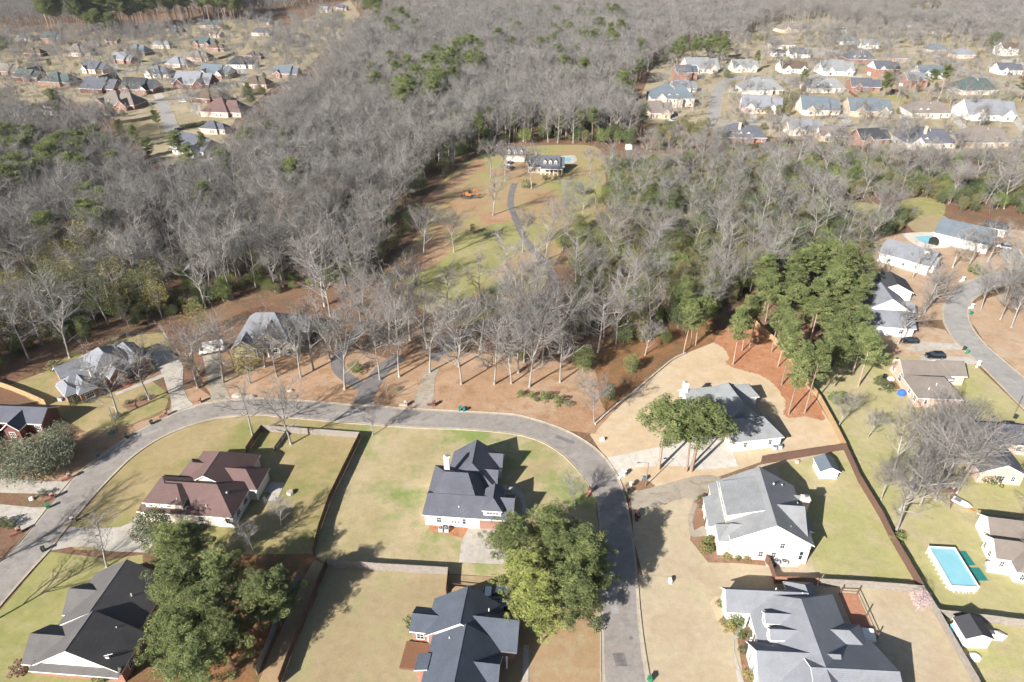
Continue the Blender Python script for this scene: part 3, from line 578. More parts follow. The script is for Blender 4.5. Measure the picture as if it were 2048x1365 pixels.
h.win(18.88, 2.0, 1, 1.6, 1.5, 'E'); h.win(18.88, 5.2, 1, 1.6, 1.5, 'E'); h.win(20.4, 9.5, 1, 1.8, 1.5, 'E'); h.door(20.4, 12, 'E'); h.garage(0.43, 8.5, 'W', 4.8)
h.vent(8.0, 1.6, 5.4); h.vent(13.6, 1.5, 4.2); h.turbine(16.6, 4.5, 4.9)
h.post(20.4, 8.0, 2.8); h.done()

# black roofed house, lower corner
h = House('house', 'brick house with steep black roof and bright white gable at the lower corner', (-73.7, 62.8), -4.6, 'brick', 'black', gable='white')
h.wing(0, 0, 14.6, 7.1, 3.0, 7.6, 'y'); h.wing(-0.4, 6.9, 13.4, 17.6, 3.0, 7.1, 'y')
h.wing(-0.9, 9.0, 6, 15.4, 3.0, 5.6); h.wing(-1.6, 0.2, 6, 7.2, 3.0, 5.6)
h.shed(0.2, -0.7, 14.4, 0.6, (2.9, 2.9, 3.5, 3.5), 2.6)
h.win(5, 0.43, 0.9, 1.2, 1.5); h.win(9.5, 0.43, 0.9, 1.2, 1.5); h.win(14.15, 2.0, 0.9, 1.4, 1.4, 'E'); h.win(-1.15, 4.4, 0.9, 1.8, 1.5, 'W'); h.win(-0.45, 13, 0.9, 1.8, 1.5, 'W'); h.vent(11, 6, 5.2); h.vent(10, 12, 5.4)
an = MB(); an.tube([(12.2, 1.6, 4.2), (12.2, 1.6, 5.2)], [0.03, 0.03], 5); an.tube([(11.6, 1.4, 4.9), (12.8, 1.8, 5.0)], [0.05, 0.05], 4); an.box(11.9, 1.2, 4.6, 12.5, 1.3, 4.9); an.build('antenna', M['white'], h.root)
h.done()

# navy roofed house, bottom
h = House('house', 'red brick house with navy speckled roof beside the fenced tan lawn', (-12.7, 67.8), -6.9, 'brick', 'navy', gable='white')
h.wing(-1.2, 0, 10.6, 7.1, 3.1, 7.15, 'y'); h.wing(0, -16, 11.2, 0.3, 3.0, 6.9, 'y')
h.wing(-3.9, 0.6, 1.5, 5.4, 2.9, 4.3); h.wing(5.8, -1.2, 13.7, 6.0, 3.0, 6.1); h.wing(6, -8.1, 11.6, -1.9, 3.0, 5.5)
h.shed(-1.5, -6.0, 0.6, -3.2, (3.2, 3.7, 3.7, 3.2))
h.win(-2.9, 0.95, 0.9, 1.3, 1.3); h.door(-1.0, 0.95, w_=0.9, mat='white'); h.win(13.2, 2.0, 0.9, 1.4, 1.5, 'E'); h.win(10.75, -12, 0.9, 1.4, 1.5, 'E'); h.win(11.15, -5.5, 0.9, 1.4, 1.5, 'E'); h.post(12.2, -1.9, 2.8)
h.vent(3.2, -1.4, 5.3); h.vent(8.5, 4.5, 5.2)
h.done()
dk = thing('deck', 'brown board deck behind the navy roofed house', 'deck', (-12.7, 67.8, 0), R(-6.9))
for i in range(22):
    b = MB(); b.box(-4.5 + i * 0.185, -4.1, 0.42, -4.5 + i * 0.185 + 0.17, 0.55, 0.47); b.build('board', M['deck'], dk)
b = MB(); b.box(-4.5, -4.1, 0.05, -0.4, 0.55, 0.4); b.build('base', M['woodbrown'], dk)

# white house on the golden lawn
h = House('house', 'white brick house with light grey roof on the pale golden lawn', (48.2, 115.3), 8.9, 'white', 'palegrey')
h.wing(0, 0, 12.1, 8.2, 3.0, 6.1, 'x', 4.2, 3.6); h.wing(0.6, 5.0, 11.0, 19.6, 3.0, 6.6, 'y', 3.5, 2.5)
h.wing(5.8, 15.0, 13.6, 20.0, 3.0, 5.3, 'x', 0, 2.2); h.wing(-4.9, 14.2, 5, 20.4, 3.1, 5.6); h.wing(-2.2, 9.0, 4, 13.6, 3.0, 5.0)
h.chimney(-4.6, 17.3, 0, 7.2, 0.9, 1.4, 'white')
h.win(2.9, 0.43, 1.0, 0.9, 1.4); h.win(8.7, 0.43, 1.0, 0.9, 1.4); h.garage(0.43, 6.6, 'W', 5.0, mat='cream'); h.win(-1.75, 12.0, 0.8, 1.6, 1.6, 'W'); h.win(-4.45, 19.5, 0.8, 1.2, 1.6, 'W'); h.win(12.7, 16, 1, 1.6, 1.5, 'E')
h.turbine(6.3, 2.4, 4.9); h.vent(2.4, 1.8, 4.3); h.vent(4.8, 3.0, 5.2)
h.done()
rw = MB(); p0 = G(1380, 866); p1 = G(1452, 862)
rw.prism([(p0[0], p0[1]), (p1[0], p1[1]), (p1[0] - 0.05, p1[1] + 0.4), (p0[0] - 0.05, p0[1] + 0.4)], 0.05, 1.1); setp(rw.build('garden_wall', M['offwhite']), 'low white wall beside the new concrete drive', 'wall')

# grey gabled house
h = House('house', 'cream brick house with steep grey roof beside the slab drive', (39.1, 84.3), -5.7, 'creambrick', 'blue')
h.roof = M['r_palegrey']
h.wing(0, 1.6, 14.8, 17.0, 5.1, 9.5, 'y'); h.wing(7, 2.7, 13.9, 12.9, 5.3, 8.6)
h.shed(-0.2, 5.8, 7.3, 14.8, (6.9, 9.2, 9.2, 6.9), 4.0); h.shed(-2.8, 6.4, 0.6, 14.3, (3.0, 4.5, 4.5, 3.0)); h.shed(-1.2, 14.5, 0.7, 17.9, (3.1, 4.3, 4.3, 3.1)); h.shed(13.6, 7.0, 16.6, 12.7, (4.2, 3.0, 3.0, 4.2))
h.wing(-1.8, 2.1, 3.5, 6.2, 4.1, 6.6, 'x', 2.0, 0); h.wing(12, 11.6, 16.2, 16.0, 3.4, 5.6)
h.chimney(15.6, 12.2, 0, 6.6, 1.4, 1.3)
h.win(5.6, 2.03, 1.0, 0.9, 1.4); h.win(7.9, 2.03, 1.0, 0.9, 1.4); h.win(9.0, 2.03, 3.6, 0.9, 1.3); h.win(12.7, 2.03, 1.0, 0.8, 2.2); h.win(0.2, 2.55, 1.2, 1.4, 1.9); h.win(-1.33, 5.4, 1.2, 1.8, 1.9, 'W')
h.win(0.1, 12.6, 5.0, 4.6, 1.4, 'W'); h.door(-2.5, 10.6, 'W'); h.win(13.4, 9, 6.0, 1.2, 1.3, 'E')
h.turbine(9.6, 13.5, 8.3); h.turbine(12.2, 7.0, 7.0); h.vent(10.6, 3.6, 7.4); h.vent(11.8, 15, 6.9)
for yy in (6.9, 9.0, 11.6, 13.8): h.post(-2.5, yy, 2.9)
h.done()
h = House('shed', 'small white shed with grey gable roof in the fenced back lawn', (64.6, 107.1), -2.1, 'white', 'blue', 'shed')
h.wing(-0.35, -0.2, 3.95, 4.3, 2.2, 3.4, 'y', oh=0.3); d = MB(); d.box(1.0, -0.0, 0.1, 1.85, 0.09, 1.95); d.build('door', M['creambrick'], h.root); d = MB(); d.box(1.9, -0.0, 0.1, 2.75, 0.09, 1.95); d.build('door', M['creambrick'], h.root)
h.done()

# wide grey roofed house
h = House('house', 'white house with wide grey roof and twin front dormers at the lower edge', (35.8, 72.4), -3.1, 'white', 'grey')
h.wing(-0.5, -0.1, 13, 5.0, 3.0, 5.6); h.wing(3.3, -18, 18.2, 4.5, 3.0, 7.1, 'y', 0, 4.5); h.wing(1.5, -13.2, 14, -5.2, 3.0, 6.4); h.wing(8.5, -20, 21.2, -4.0, 3.0, 7.15)
h.wing(10.6, 1, 15.6, 6.8, 3.0, 5.2, 'y', 0, 2.4); h.wing(14, -6.6, 20.5, -1.2, 3.0, 5.0, 'x', 0, 3.0); h.wing(2.2, -22, 12, -13.4, 3.0, 6.2)
for y0 in (-3.4, -6.3):
    h.wing(4.6, y0, 10.5, y0 + 2.3, 5.0, 6.1, 'x', oh=0.18, z0=3.2); h.win(4.78, y0 + 1.6, 3.95, 0.9, 1.1, 'W')
for y0 in (1.6, 4.2): h.win(-0.07, y0, 0.9, 0.9, 1.5, 'W')
for y0 in (-6.8, -8.6, -11): h.win(1.93, y0, 0.9, 0.9, 1.7, 'W')
h.door(3.73, -2.2, 'W', mat='white'); h.post(2.6, -1.0, 2.7); h.post(2.6, -4.4, 2.7); h.vent(8, 3.2, 5.3); h.vent(12, 2.4, 5.4)
h.done()

# right hand side street
h = House('house', 'tan brick house with taupe roof beside the black car', (96.7, 131.7), -3.9, 'pinkbrick', 'taupe')
h.wing(0.2, 0, 10.9, 10.2, 3.0, 5.9, 'x', 4.0, 3.2); h.wing(0.4, 8.4, 12.5, 17, 3.0, 5.7, 'x', 0, 3); h.wing(9.5, 10, 16.6, 17.1, 3.0, 5.4)
h.win(8.6, 0.43, 1.1, 1.0, 1.2); h.win(2.2, 0.43, 1.1, 0.8, 1.2); h.win(0.65, 5.4, 1, 1.2, 1.3, 'W'); h.win(0.65, 2.4, 1, 1.2, 1.3, 'W'); h.win(0.85, 11.5, 0.6, 1.8, 1.9, 'W'); h.win(0.85, 15.4, 1, 1.2, 1.3, 'W'); h.win(12.6, 10.43, 1.0, 1.4, 1.4); h.win(16.1, 12, 1, 1.6, 1.4, 'E')
h.vent(3.2, 2.0, 4.6); h.vent(5.2, 3.0, 5.2); h.done()
h = House('house', 'white house with blue grey roof and tall white front gable by the side street', (98.4, 165.9), -7.6, 'white', 'grey')
h.wing(0, 0, 14.7, 10.6, 3.0, 5.6); h.wing(3.2, 8.6, 16.6, 19.5, 3.4, 7.6, 'y'); h.wing(13.5, 10.5, 18.2, 16.0, 3.0, 4.6)
h.win(2.4, 0.43, 1.0, 1.0, 1.3); h.win(10.4, 0.43, 1.0, 1.2, 1.3); h.win(0.43, 4, 1, 1.2, 1.3, 'W'); h.win(0.43, 8, 1, 1.2, 1.3, 'W'); h.done()
h = House('house', 'white house with dark grey roof half hidden behind a bare tree', (112.8, 187.8), -12, 'white', 'charcoal')
h.wing(0, 0, 10.5, 9.5, 3.0, 5.4, 'y'); h.wing(-8, 4, 3, 12.5, 3.0, 5.6); h.win(3.0, 0.43, 1, 1.2, 1.3); h.done()
h = House('house', 'long white house with light grey roof before the swimming pool', (125.4, 215.1), -45, 'white', 'grey', gable='pinkbrick')
h.wing(0, 0, 16.5, 13.0, 3.4, 6.6); h.wing(11, 3, 17.5, 9, 3.0, 5.0)
for x in (3.5, 8, 12): h.win(x, 0.43, 1.1, 1.0, 1.2)
h.dormer(12.6, 14.6, 4.2, 6.6, 4.5, 6.2, 6.9); h.win(17.05, 5, 1, 1.6, 1.5, 'E'); h.done()
h = House('house', 'white house with dark blue grey roof behind the swimming pool', (153.5, 232.5), -42, 'white', 'blue')
h.wing(0, 0, 18, 12.5, 3.4, 7.4); h.win(17.55, 4.2, 4.0, 1.1, 1.3, 'E'); h.win(17.55, 2.0, 1.0, 1.1, 1.5, 'E'); h.win(17.55, 8.0, 1.0, 1.1, 1.5, 'E'); h.done()
h = House('garage', 'small white outbuilding behind the dark roofed pool house', G(1962, 468), -32, 'white', 'charcoal', 'garage')
h.wing(0, 0, 7.5, 6.5, 2.8, 4.6); h.garage(1.2, 0.43, 'S', 4.6, mat='offwhite'); h.done()
h = House('house', 'house with dark slate roof under the big bare trees', (103.5, 122.5), -6.8, 'pinkbrick', 'slate')
h.wing(-4, -7.2, 10.9, 0.8, 3.0, 5.5); h.wing(-4.9, -17.4, 4.5, -5, 3.0, 5.4, 'y', 0, 0); h.win(7.6, -6.77, 1, 1.2, 1.3); h.win(-1, -16.97, 1, 1.6, 1.3); h.win(1.8, -16.97, 1, 0.9, 1.3); h.done()
h = House('house', 'white house with taupe roof and rounded bay at the picture edge', (89.5, 94.6), -10.6, 'white', 'taupe')
h.wing(0, -6.4, 14, 0, 3.0, 5.2); h.wing(-0.9, -11.5, 12, -5.6, 3.0, 5.0); h.wing(1.5, -14.0, 8, -9, 2.9, 4.6, 'y', 2.2, 0)
for y0 in (-9.3, -7.2): h.win(-0.47, y0 + 0.9, 0.8, 0.9, 1.4, 'W')
h.win(2.6, -13.57, 0.8, 0.9, 1.4); h.win(4.6, -13.57, 0.8, 0.9, 1.4); h.win(0.2, -11.07, 0.8, 0.9, 1.4); h.done()
h = House('shed', 'white outbuilding with dark grey roof below the pale fence', (72.7, 67.8), -1.5, 'white', 'charcoal', 'shed')
h.wing(-0.45, -0.1, 4.2, 3.9, 2.6, 3.7, 'y', oh=0.25); h.door(2.0, 0.15, mat='cream', h_=1.9); h.done()

# left hand side
h = House('house', 'red brick house with many grey hips behind two tall bare trees', (-107.6, 133.9), 46.5, 'brick', 'grey')
h.wing(5.4, 0.2, 17, 13.8, 3.0, 7.6, 'y', 4.0, 6.2); h.wing(14.2, -0.2, 20.5, 12.2, 3.0, 5.6, 'y', 0, 2.8); h.wing(-0.5, 0.0, 8, 6.2, 3.0, 5.4, 'x', 2.8, 0)
h.wing(0.9, 7.4, 8, 13.4, 3.0, 5.0); h.wing(1.6, -3.1, 6.2, 3, 3.0, 5.2, 'y', 2.0, 0); h.wing(9.2, -2.0, 13.4, 4, 3.2, 5.4, 'y'); h.wing(-0.9, -1.6, 2.6, 5.4, 2.9, 4.6, 'y', 2.0, 2)
h.win(2.9, -2.68, 0.8, 2.0, 1.5); h.win(16, 0.23, 0.8, 2.2, 1.5); h.win(0.4, -1.18, 0.9, 1.0, 1.3); h.win(10.2, -1.55, 0.6, 0.9, 2.0); h.win(14.3, 0.23, 0.8, 1.0, 1.5); h.win(7.2, 0.63, 0.8, 1.6, 1.5); h.door(11.6, -1.57, mat='white')
h.garage(20.07, 2.5, 'E', 4.8, mat='cream'); h.chimney(6.6, 1.0, 2.5, 5.8, 0.8, 0.7, 'white')
for x in (9.6, 13.0): h.post(x, -1.7, 3.0, 'brick', 0.25)
st = MB(); st.box(9.6, -3.4, 0, 13, -2.6, 0.2); st.box(9.6, -2.6, 0, 13, -1.6, 0.4); st.build('step', M['brick'], h.root); h.done()
h = House('house', 'dark brick house with grey roof cut by the picture edge', (-121, 122.5), -3.2, 'darkbrick', 'slate')
h.wing(0, 0, 14.5, 6.8, 3.0, 5.2); h.wing(-8, -8.5, 3.5, 4, 3.0, 6.0, 'y'); h.wing(6.6, -2.5, 11, 4, 3.0, 4.8, 'y'); h.win(12.3, 0.43, 0.8, 1.4, 1.4); h.win(8, -2.07, 0.8, 1.4, 1.4); h.done()
h = House('house', 'grey roofed house with big white trimmed gable behind the bare trees', (-73.4, 153.9), 2.1, 'stone', 'slate')
h.roof = M['r_grey']
h.wing(-1, 2.6, 13.2, 16.2, 3.8, 8.6, 'x', 4.4, 4.6); h.wing(4.2, 0.6, 11.8, 10, 4.0, 7.4, 'y'); h.wing(-1.5, -0.2, 4.9, 7, 3.0, 5.4, 'y'); h.wing(11.3, 0, 15.8, 7, 3.0, 5.0, 'y'); h.wing(10, 8, 17.5, 15.5, 3.2, 6.0)
h.shed(4.6, -0.2, 11.4, 1.1, (3.0, 3.0, 3.5, 3.5), 2.7)
h.win(0.4, 0.23, 0.8, 2.2, 1.5); h.win(12.6, 0.43, 0.8, 1.4, 1.5); h.win(7.2, 1.03, 4.4, 1.5, 1.2); h.door(6.2, 1.03); h.win(9.0, 1.03, 0.8, 1.3, 1.6)
for x in (5.0, 8.0, 11.0): h.post(x, 0.1, 2.8)
h.done()
h = House('house', 'tan brick house with three dormers and a porch beside a pool in the clearing', (-3.2, 329.4), -3.4, 'tanwall', 'slate', gable='pinkbrick')
h.wing(11.2, -17.3, 26.6, -6.5, 3.0, 7.0); h.wing(25.5, -15.8, 28.6, -7.5, 3.0, 6.2, 'x'); h.wing(13, -9, 17, -3, 3.0, 5.6, 'y')
h.shed(17.6, -19.6, 27.6, -17.0, (2.9, 2.9, 3.5, 3.5), 2.6)
for i in range(3): h.dormer(18.6 + i * 2.5, 20.3 + i * 2.5, -16.0, -11.5, 3.4, 5.2, 6.1)
for x in (12.0, 14.2, 16.4): h.win(x, -16.87, 0.8, 0.9, 1.6)
for i in range(6): h.post(17.8 + i * 1.9, -19.3, 2.8)
h.door(22.2, -16.87); h.win(19.4, -16.87, 0.7, 0.9, 1.7); h.win(24.6, -16.87, 0.7, 0.9, 1.7); h.chimney(15, -10, 5, 8.0, 1, 0.8, 'stone'); h.done()
h = House('garage', 'three door brick garage with dormers beside the clearing house', (-3.2, 329.4), -3.4, 'tanwall', 'slate', 'garage', gable='pinkbrick')
h.wing(-0.4, 0, 9.8, 9.6, 3.0, 6.1)
for i in range(3): h.garage(0.6 + i * 3.0, 0.43, w_=2.5, mat='cream'); h.dormer(0.9 + i * 3.0, 2.6 + i * 3.0, 0.9, 5.5, 3.2, 5.0, 5.9)
h.done()

# ------------------------------------------------------------------ the far estates: one entry per house seen in the photograph
WL = {'b': ('brick', 'red brick'), 'd': ('darkbrick', 'dark brick'), 'w': ('white', 'white'), 'c': ('creambrick', 'cream brick'), 't': ('tanwall', 'tan brick'), 'p': ('pinkbrick', 'pink brick'), 's': ('stone', 'stone')}
RL = {'g': ('grey', 'grey'), 's': ('slate', 'slate grey'), 'b': ('blue', 'blue grey'), 'n': ('brown', 'brown'), 'u': ('taupe', 'taupe'), 'k': ('charcoal', 'charcoal'), 't': ('teal', 'dark teal'), 'm': ('maroon', 'maroon'), 'p': ('palegrey', 'pale grey')}
FAR = [  # u, v, length m, rot, wall, roof, style, where
 (226, 221, 22, -8, 'b', 'u', 'ggd', 'above the dark fenced plot, with white dormers'), (272, 189, 19, -6, 'b', 'k', 'gg', 'with two front gables beside the T junction'), (192, 188, 20, -10, 'd', 's', 'x', 'with a dark end wall and a long ridge'),
 (108, 174, 20, -12, 'b', 't', 'dd', 'with three white dormers and white porch'), (50, 164, 16, -12, 'd', 't', 'x', 'left of the three white dormers'), (183, 148, 16, -18, 'p', 's', 'g', 'with a bright peach gable on the upper street'), (240, 128, 17, -18, 'b', 'g', 'g', 'with an orange gable on the upper street'),
 (268, 112, 17, -20, 'b', 'b', 'gd', 'with blue tinted roof and peach gable'), (152, 114, 20, -5, 'p', 'u', 'h', 'with a wide tan hip roof above the bare earth'), (64, 115, 13, -8, 'd', 'n', 'h', 'in deep shade near the dark evergreen'), (104, 90, 15, -5, 'b', 't', '2', 'two storeys tall by the far pines'),
 (46, 84, 14, -5, 'c', 'g', 'h', 'pale and low at the far corner'), (186, 96, 9, -5, 'b', 'g', 'h', 'small and half hidden by the grey trees'), (222, 90, 10, -14, 'b', 'n', 'g', 'small with an orange end wall'), (320, 98, 15, -8, 't', 'g', 'h', 'with pale blossom trees in front'),
 (312, 157, 16, -12, 'w', 'b', 'gd', 'with white garage and striped roof valley'), (352, 137, 16, -12, 't', 'g', 'h', 'with a steep dark hip beside the orange fence'), (395, 124, 15, -8, 'p', 'u', 'h', 'with taupe hip roof and white garage'), (405, 96, 17, -10, 'b', 't', 'gg', 'with a row of small brick gables'),
 (430, 104, 13, -8, 'b', 'n', 'h', 'low with an orange wall'), (480, 138, 19, -3, 'w', 'k', 'h', 'with a wide dark hip roof and two garage doors'), (505, 120, 12, -6, 'b', 'u', 'h', 'beside the tall bare street tree'), (425, 158, 20, -14, 'b', 'b', 'gg', 'with a big white trimmed brick gable'),
 (380, 178, 22, -8, 'd', 'g', 'gg', 'with dark porch and two gables'), (410, 208, 17, -16, 'd', 'n', 'h', 'with a brown pyramid roof by the pink tree'), (440, 236, 21, -10, 'p', 'm', 'h', 'with a broad maroon hip roof'), (425, 270, 12, -10, 'p', 's', 'h', 'pale pink with a dark pointed roof'),
 (372, 312, 18, -30, 'w', 's', 'gg', 'at the edge of the wood above the small pool'), (412, 308, 9, -20, 'w', 'k', 'h', 'small, behind a pine by the small pool'), (98, 232, 11, -20, 'w', 'k', 'd', 'hidden in shade behind the tall pine'), (570, 157, 15, -8, 'b', 'b', 'g', 'with teal roof at the wood edge'),
 (508, 178, 15, -16, 't', 'n', 'h', 'with a brown hip roof in the evergreens'), (520, 73, 16, -12, 't', 's', 'h', 'with a dark roof near the curving street'), (526, 50, 13, -25, 't', 's', 'g', 'with a white roof stripe near the far pines'), (420, 57, 18, 0, 'p', 't', 'h', 'long and low with a teal roof'),
 (664, 82, 15, -12, 't', 'u', 'h', 'pale at the end of the curving street'), (626, 56, 11, -15, 'b', 'u', 'g', 'small behind the grey trees'), (650, 26, 14, -8, 'p', 'g', 'g', 'at the farthest edge with a peach gable'), (682, 22, 12, -8, 'p', 's', 'g', 'at the farthest edge beside the dark pine'), (8, 152, 16, -14, 'b', 'u', 'g', 'cut by the picture edge'),
 (428, 76, 11, -25, 'p', 'u', 'g', 'with steep small gables behind the round tree'), (350, 66, 12, -10, 'd', 's', 'h', 'dark, below the far pine row'),
 (1408, 147, 22, 6, 'c', 'p', 'gg', 'large and pale behind the round evergreen'), (1374, 162, 14, 6, 'b', 's', '2', 'two storeys, red wall behind white gable'), (1372, 187, 14, 10, 'w', 'g', 'g', 'with a broad white gable by the wood edge'), (1346, 217, 23, 0, 'c', 'b', '2gd', 'tall and cream with two upper dormers'),
 (1312, 238, 18, 4, 't', 'u', 'gg', 'veiled by bare twigs at the wood edge'), (1492, 145, 17, 2, 'c', 'p', 'gg', 'with three pointed gables by the blue spruce'), (1528, 191, 23, 2, 'c', 'p', 'h', 'pale, with cone shrubs along its wall'), (1522, 228, 20, -12, 'p', 'g', 'gg', 'with a brick porch arch and white gable'),
 (1488, 288, 20, -4, 'b', 's', 'dc', 'with a chimney and two dormers near the thicket'), (1590, 147, 18, 2, 'w', 'n', 'gg', 'with a brown roof and white gables'), (1557, 114, 9, 2, 'w', 's', 'g', 'small, dark roof with a black gable'), (1600, 117, 15, -4, 'w', 's', 'g', 'white with a big end gable'),
 (1568, 98, 18, 0, 'c', 'u', 'h', 'with a taupe roof behind the small dark roof'), (1588, 66, 24, 8, 't', 'u', 'hg', 'large stone mansion by the red tree'), (1678, 152, 21, 0, 'w', 'p', 'gg', 'with a white columned porch'), (1655, 187, 21, 0, 'c', 'p', 'hd', 'with a wide pale roof and dark porch openings'),
 (1642, 232, 19, -6, 'c', 'b', 'g', 'with a pointed white gable above the long street'), (1724, 127, 20, -2, 'b', 's', 'hd', 'long and red with a dark hip roof'), (1732, 184, 17, -4, 'b', 's', 'g', 'red, beside the tall pine'), (1775, 155, 17, 6, 'b', 's', '2g', 'tall and red with white porch'), (1742, 234, 21, -3, 't', 'b', 'gg', 'with twin tan gables and teal roof'),
 (1867, 157, 18, 2, 'w', 'b', 'gg', 'white with a light blue roof'), (1834, 177, 14, 4, 'b', 'g', '2', 'red, half behind the pair of pines'), (1862, 238, 20, -4, 'c', 'u', 'hd', 'with a brown pyramid roof above the long street'), (1962, 191, 22, 4, 'c', 't', 'h', 'with a wide teal hip roof'), (1985, 242, 24, -3, 'w', 'g', 'gg', 'with two crisp white gables'),
 (1862, 300, 22, -3, 'c', 's', 'gdc', 'with tan chimney and shaded slate roof near the thicket'), (1752, 292, 15, 10, 'b', 'k', 'g', 'with a steep dark gable above the orange slope'), (1612, 272, 16, 0, 'c', 'g', 'g', 'veiled by grey twigs below the long street'), (1668, 284, 13, 0, 't', 'u', 'g', 'small and tan among bare trees'),
 (1980, 298, 22, -2, 't', 'u', 'h', 'behind a pinkish bare tree at the estate edge'), (1803, 125, 13, 0, 'p', 'u', 'h', 'low with a carport and taupe roof'), (1878, 108, 15, 0, 't', 'b', 'h', 'with blue roof behind grey trees'), (1932, 118, 15, 0, 'p', 'g', 'h', 'veiled by a pale blossoming tree'), (2022, 112, 14, 8, 'w', 'n', '2g', 'tall and white with a brown roof'),
 (2022, 150, 16, 0, 'w', 's', 'g', 'white, dark roof at the picture edge'), (1700, 90, 16, 0, 'w', 'b', 'h', 'pale with a columned end'), (1742, 98, 14, 0, 'w', 'p', 'g', 'pale with a wide white gable'), (1682, 66, 13, 0, 'w', 'k', 'd', 'white columned front in deep shade'), (1722, 26, 14, 0, 'p', 'p', 'gg', 'pink at the farthest edge'), (1776, 32, 13, 0, 'w', 'b', 'g', 'with a blue roof at the farthest edge'),
 (2018, 24, 17, 6, 'w', 'b', 'gg', 'white at the far corner'), (1612, 20, 14, 0, 'b', 'g', 'g', 'with a red wall among the farthest trees'), (1458, 62, 16, 0, 'w', 'g', 'h', 'low and pale in the wood'), (1470, 26, 10, 0, 'w', 'p', 'h', 'tiny and white in the wood'), (1822, 58, 13, 0, 'p', 'g', 'h', 'faint and pink among grey trees'), (1862, 68, 12, 0, 'c', 'u', 'h', 'faint and cream among grey trees')]
hr = random.Random(5)
for (u, v, L, rot, wl, rl, stl, where) in FAR:
    wname, wtxt = WL[wl]; rname, rtxt = RL[rl]; o = G(u, v); L *= 1.22
    two = '2' in stl; e = 5.6 if two else 3.1; D = L * hr.uniform(0.66, 0.78); rz = e + D * 0.34
    h = House('house', ('%s %s house ' % (rtxt + ' roofed', wtxt)) + where, o, rot, wname, rname, group=None, gable=('white' if hr.random() < 0.35 else None), near=False)
    x0 = -L / 2
    hip = 'h' in stl or 'd' in stl
    h.wing(x0, 0, x0 + L * 0.72, D, e, rz, 'x', D * 0.42 if hip else 0, D * 0.4 if hip else 0)
    h.wing(x0 + L * 0.55, D * 0.12, x0 + L, D * 0.88, e - 0.4, rz - 1.1, 'x', 0, D * 0.3 if hip else 0)
    if 'g' in stl:
        n = stl.count('g'); gw = L * 0.27
        h.wing(x0 + L * 0.08, -1.3, x0 + L * 0.08 + gw, D * 0.5, e, e + gw * 0.48, 'y'); h.win(x0 + L * 0.08 + gw / 2 - 0.9, -0.85, 0.8, 1.8, 1.6)
        if n > 1: h.wing(x0 + L * 0.62, -1.8, x0 + L * 0.62 + gw, D * 0.5, e - 0.3, e + gw * 0.45, 'y'); h.win(x0 + L * 0.62 + gw / 2 - 0.8, -1.36, 0.8, 1.6, 1.6)
    if 'x' in stl: h.wing(x0 + L * 0.3, D * 0.4, x0 + L * 0.62, D * 1.4, e, rz + 0.4, 'y')
    if 'd' in stl:
        for i in range(2 + (hr.random() < 0.4)): h.dormer(x0 + L * (0.2 + 0.17 * i), x0 + L * (0.2 + 0.17 * i) + 1.9, D * 0.12, D * 0.5, e, e + 1.7, e + 2.6, False)
    if 'c' in stl: h.chimney(x0 + L * 0.4, D * 0.3, e - 1, rz + 1.0, 1.3, 1.0, 'pinkbrick')
    for f in (0.40, 0.50):
        h.win(x0 + L * f, 0.43, 0.8, 1.1, 1.6)
        if two: h.win(x0 + L * f, 0.43, 3.6, 1.1, 1.5)
    h.win(x0 + L * 0.88, D * 0.12 + 0.43, 0.8, 1.2, 1.5)
    if hr.random() < 0.5: h.garage(x0 + 0.43, D * 0.75, 'W', 4.4)
    if hr.random() < 0.4: h.vent(x0 + L * 0.3, D * 0.3, e + 1.6)
    h.done()
# ------------------------------------------------------------------ fences, one object per bay and post
_pan = {}
def panel(mat, h):
    k = (mat, h)
    if k not in _pan:
        b = MB(); n = 12
        for i in range(n):
            x = i / n; b.box(x + 0.004, -0.012, 0.04 + 0.01 * (i % 3), x + 1 / n - 0.004, 0.012, h + 0.015 * ((i * 7) % 3))
        for z in (0.25, h * 0.52, h - 0.3): b.box(0, 0.012, z, 1, 0.055, z + 0.09)
        p = MB(); p.box(-0.055, -0.055, 0, 0.055, 0.055, h + 0.08)
        _pan[k] = (b.mesh('panel', [M[mat]]), p.mesh('post', [M[mat]]))
    return _pan[k]
def fence(label, pxs, mat, h=1.8, flip=False, bay=2.5):
    pts = [G(*p) for p in pxs]
    root = thing('fence', label, 'fence', (pts[0][0], pts[0][1], 0)); pm, po = panel(mat, h); ox, oy = pts[0]
    for a, b in zip(pts, pts[1:]):
        d = math.dist(a, b); n = max(1, round(d / bay)); an = math.atan2(b[1] - a[1], b[0] - a[0])
        for i in range(n):
            t = i / n; x, y = a[0] + (b[0] - a[0]) * t - ox, a[1] + (b[1] - a[1]) * t - oy
            link('panel', pm, root, (x, y, 0), an, (d / n, -1 if flip else 1, rnd.uniform(0.985, 1.015))); link('post', po, root, (x, y, 0), an)
    link('post', po, root, (pts[-1][0] - ox, pts[-1][1] - oy, 0))
    return root
fence('pale weathered board fence along the street behind the maroon roofed house', [(526, 863), (580, 867), (640, 871), (721, 877)], 'woodgrey', 1.8, True)
fence('long board fence casting a dark stripe between two lawns', [(721, 878), (690, 942), (661, 1002), (640, 1062), (628, 1112)], 'woodbrown', 2.0)
fence('short board fence joining the maroon roofed house', [(525, 864), (508, 886), (494, 908)], 'woodbrown', 1.9)
fence('low rail fence inside the maroon house yard', [(574, 868), (562, 884), (549, 903)], 'woodgrey', 1.1)
fence('pale grey board fence across the top of the tan back lawn', [(655, 1133), (760, 1142), (896, 1150)], 'woodgrey', 2.0, True)
fence('brown board fence down the side of the tan back lawn', [(654, 1135), (620, 1215), (588, 1295), (560, 1372)], 'woodbrown', 2.0)
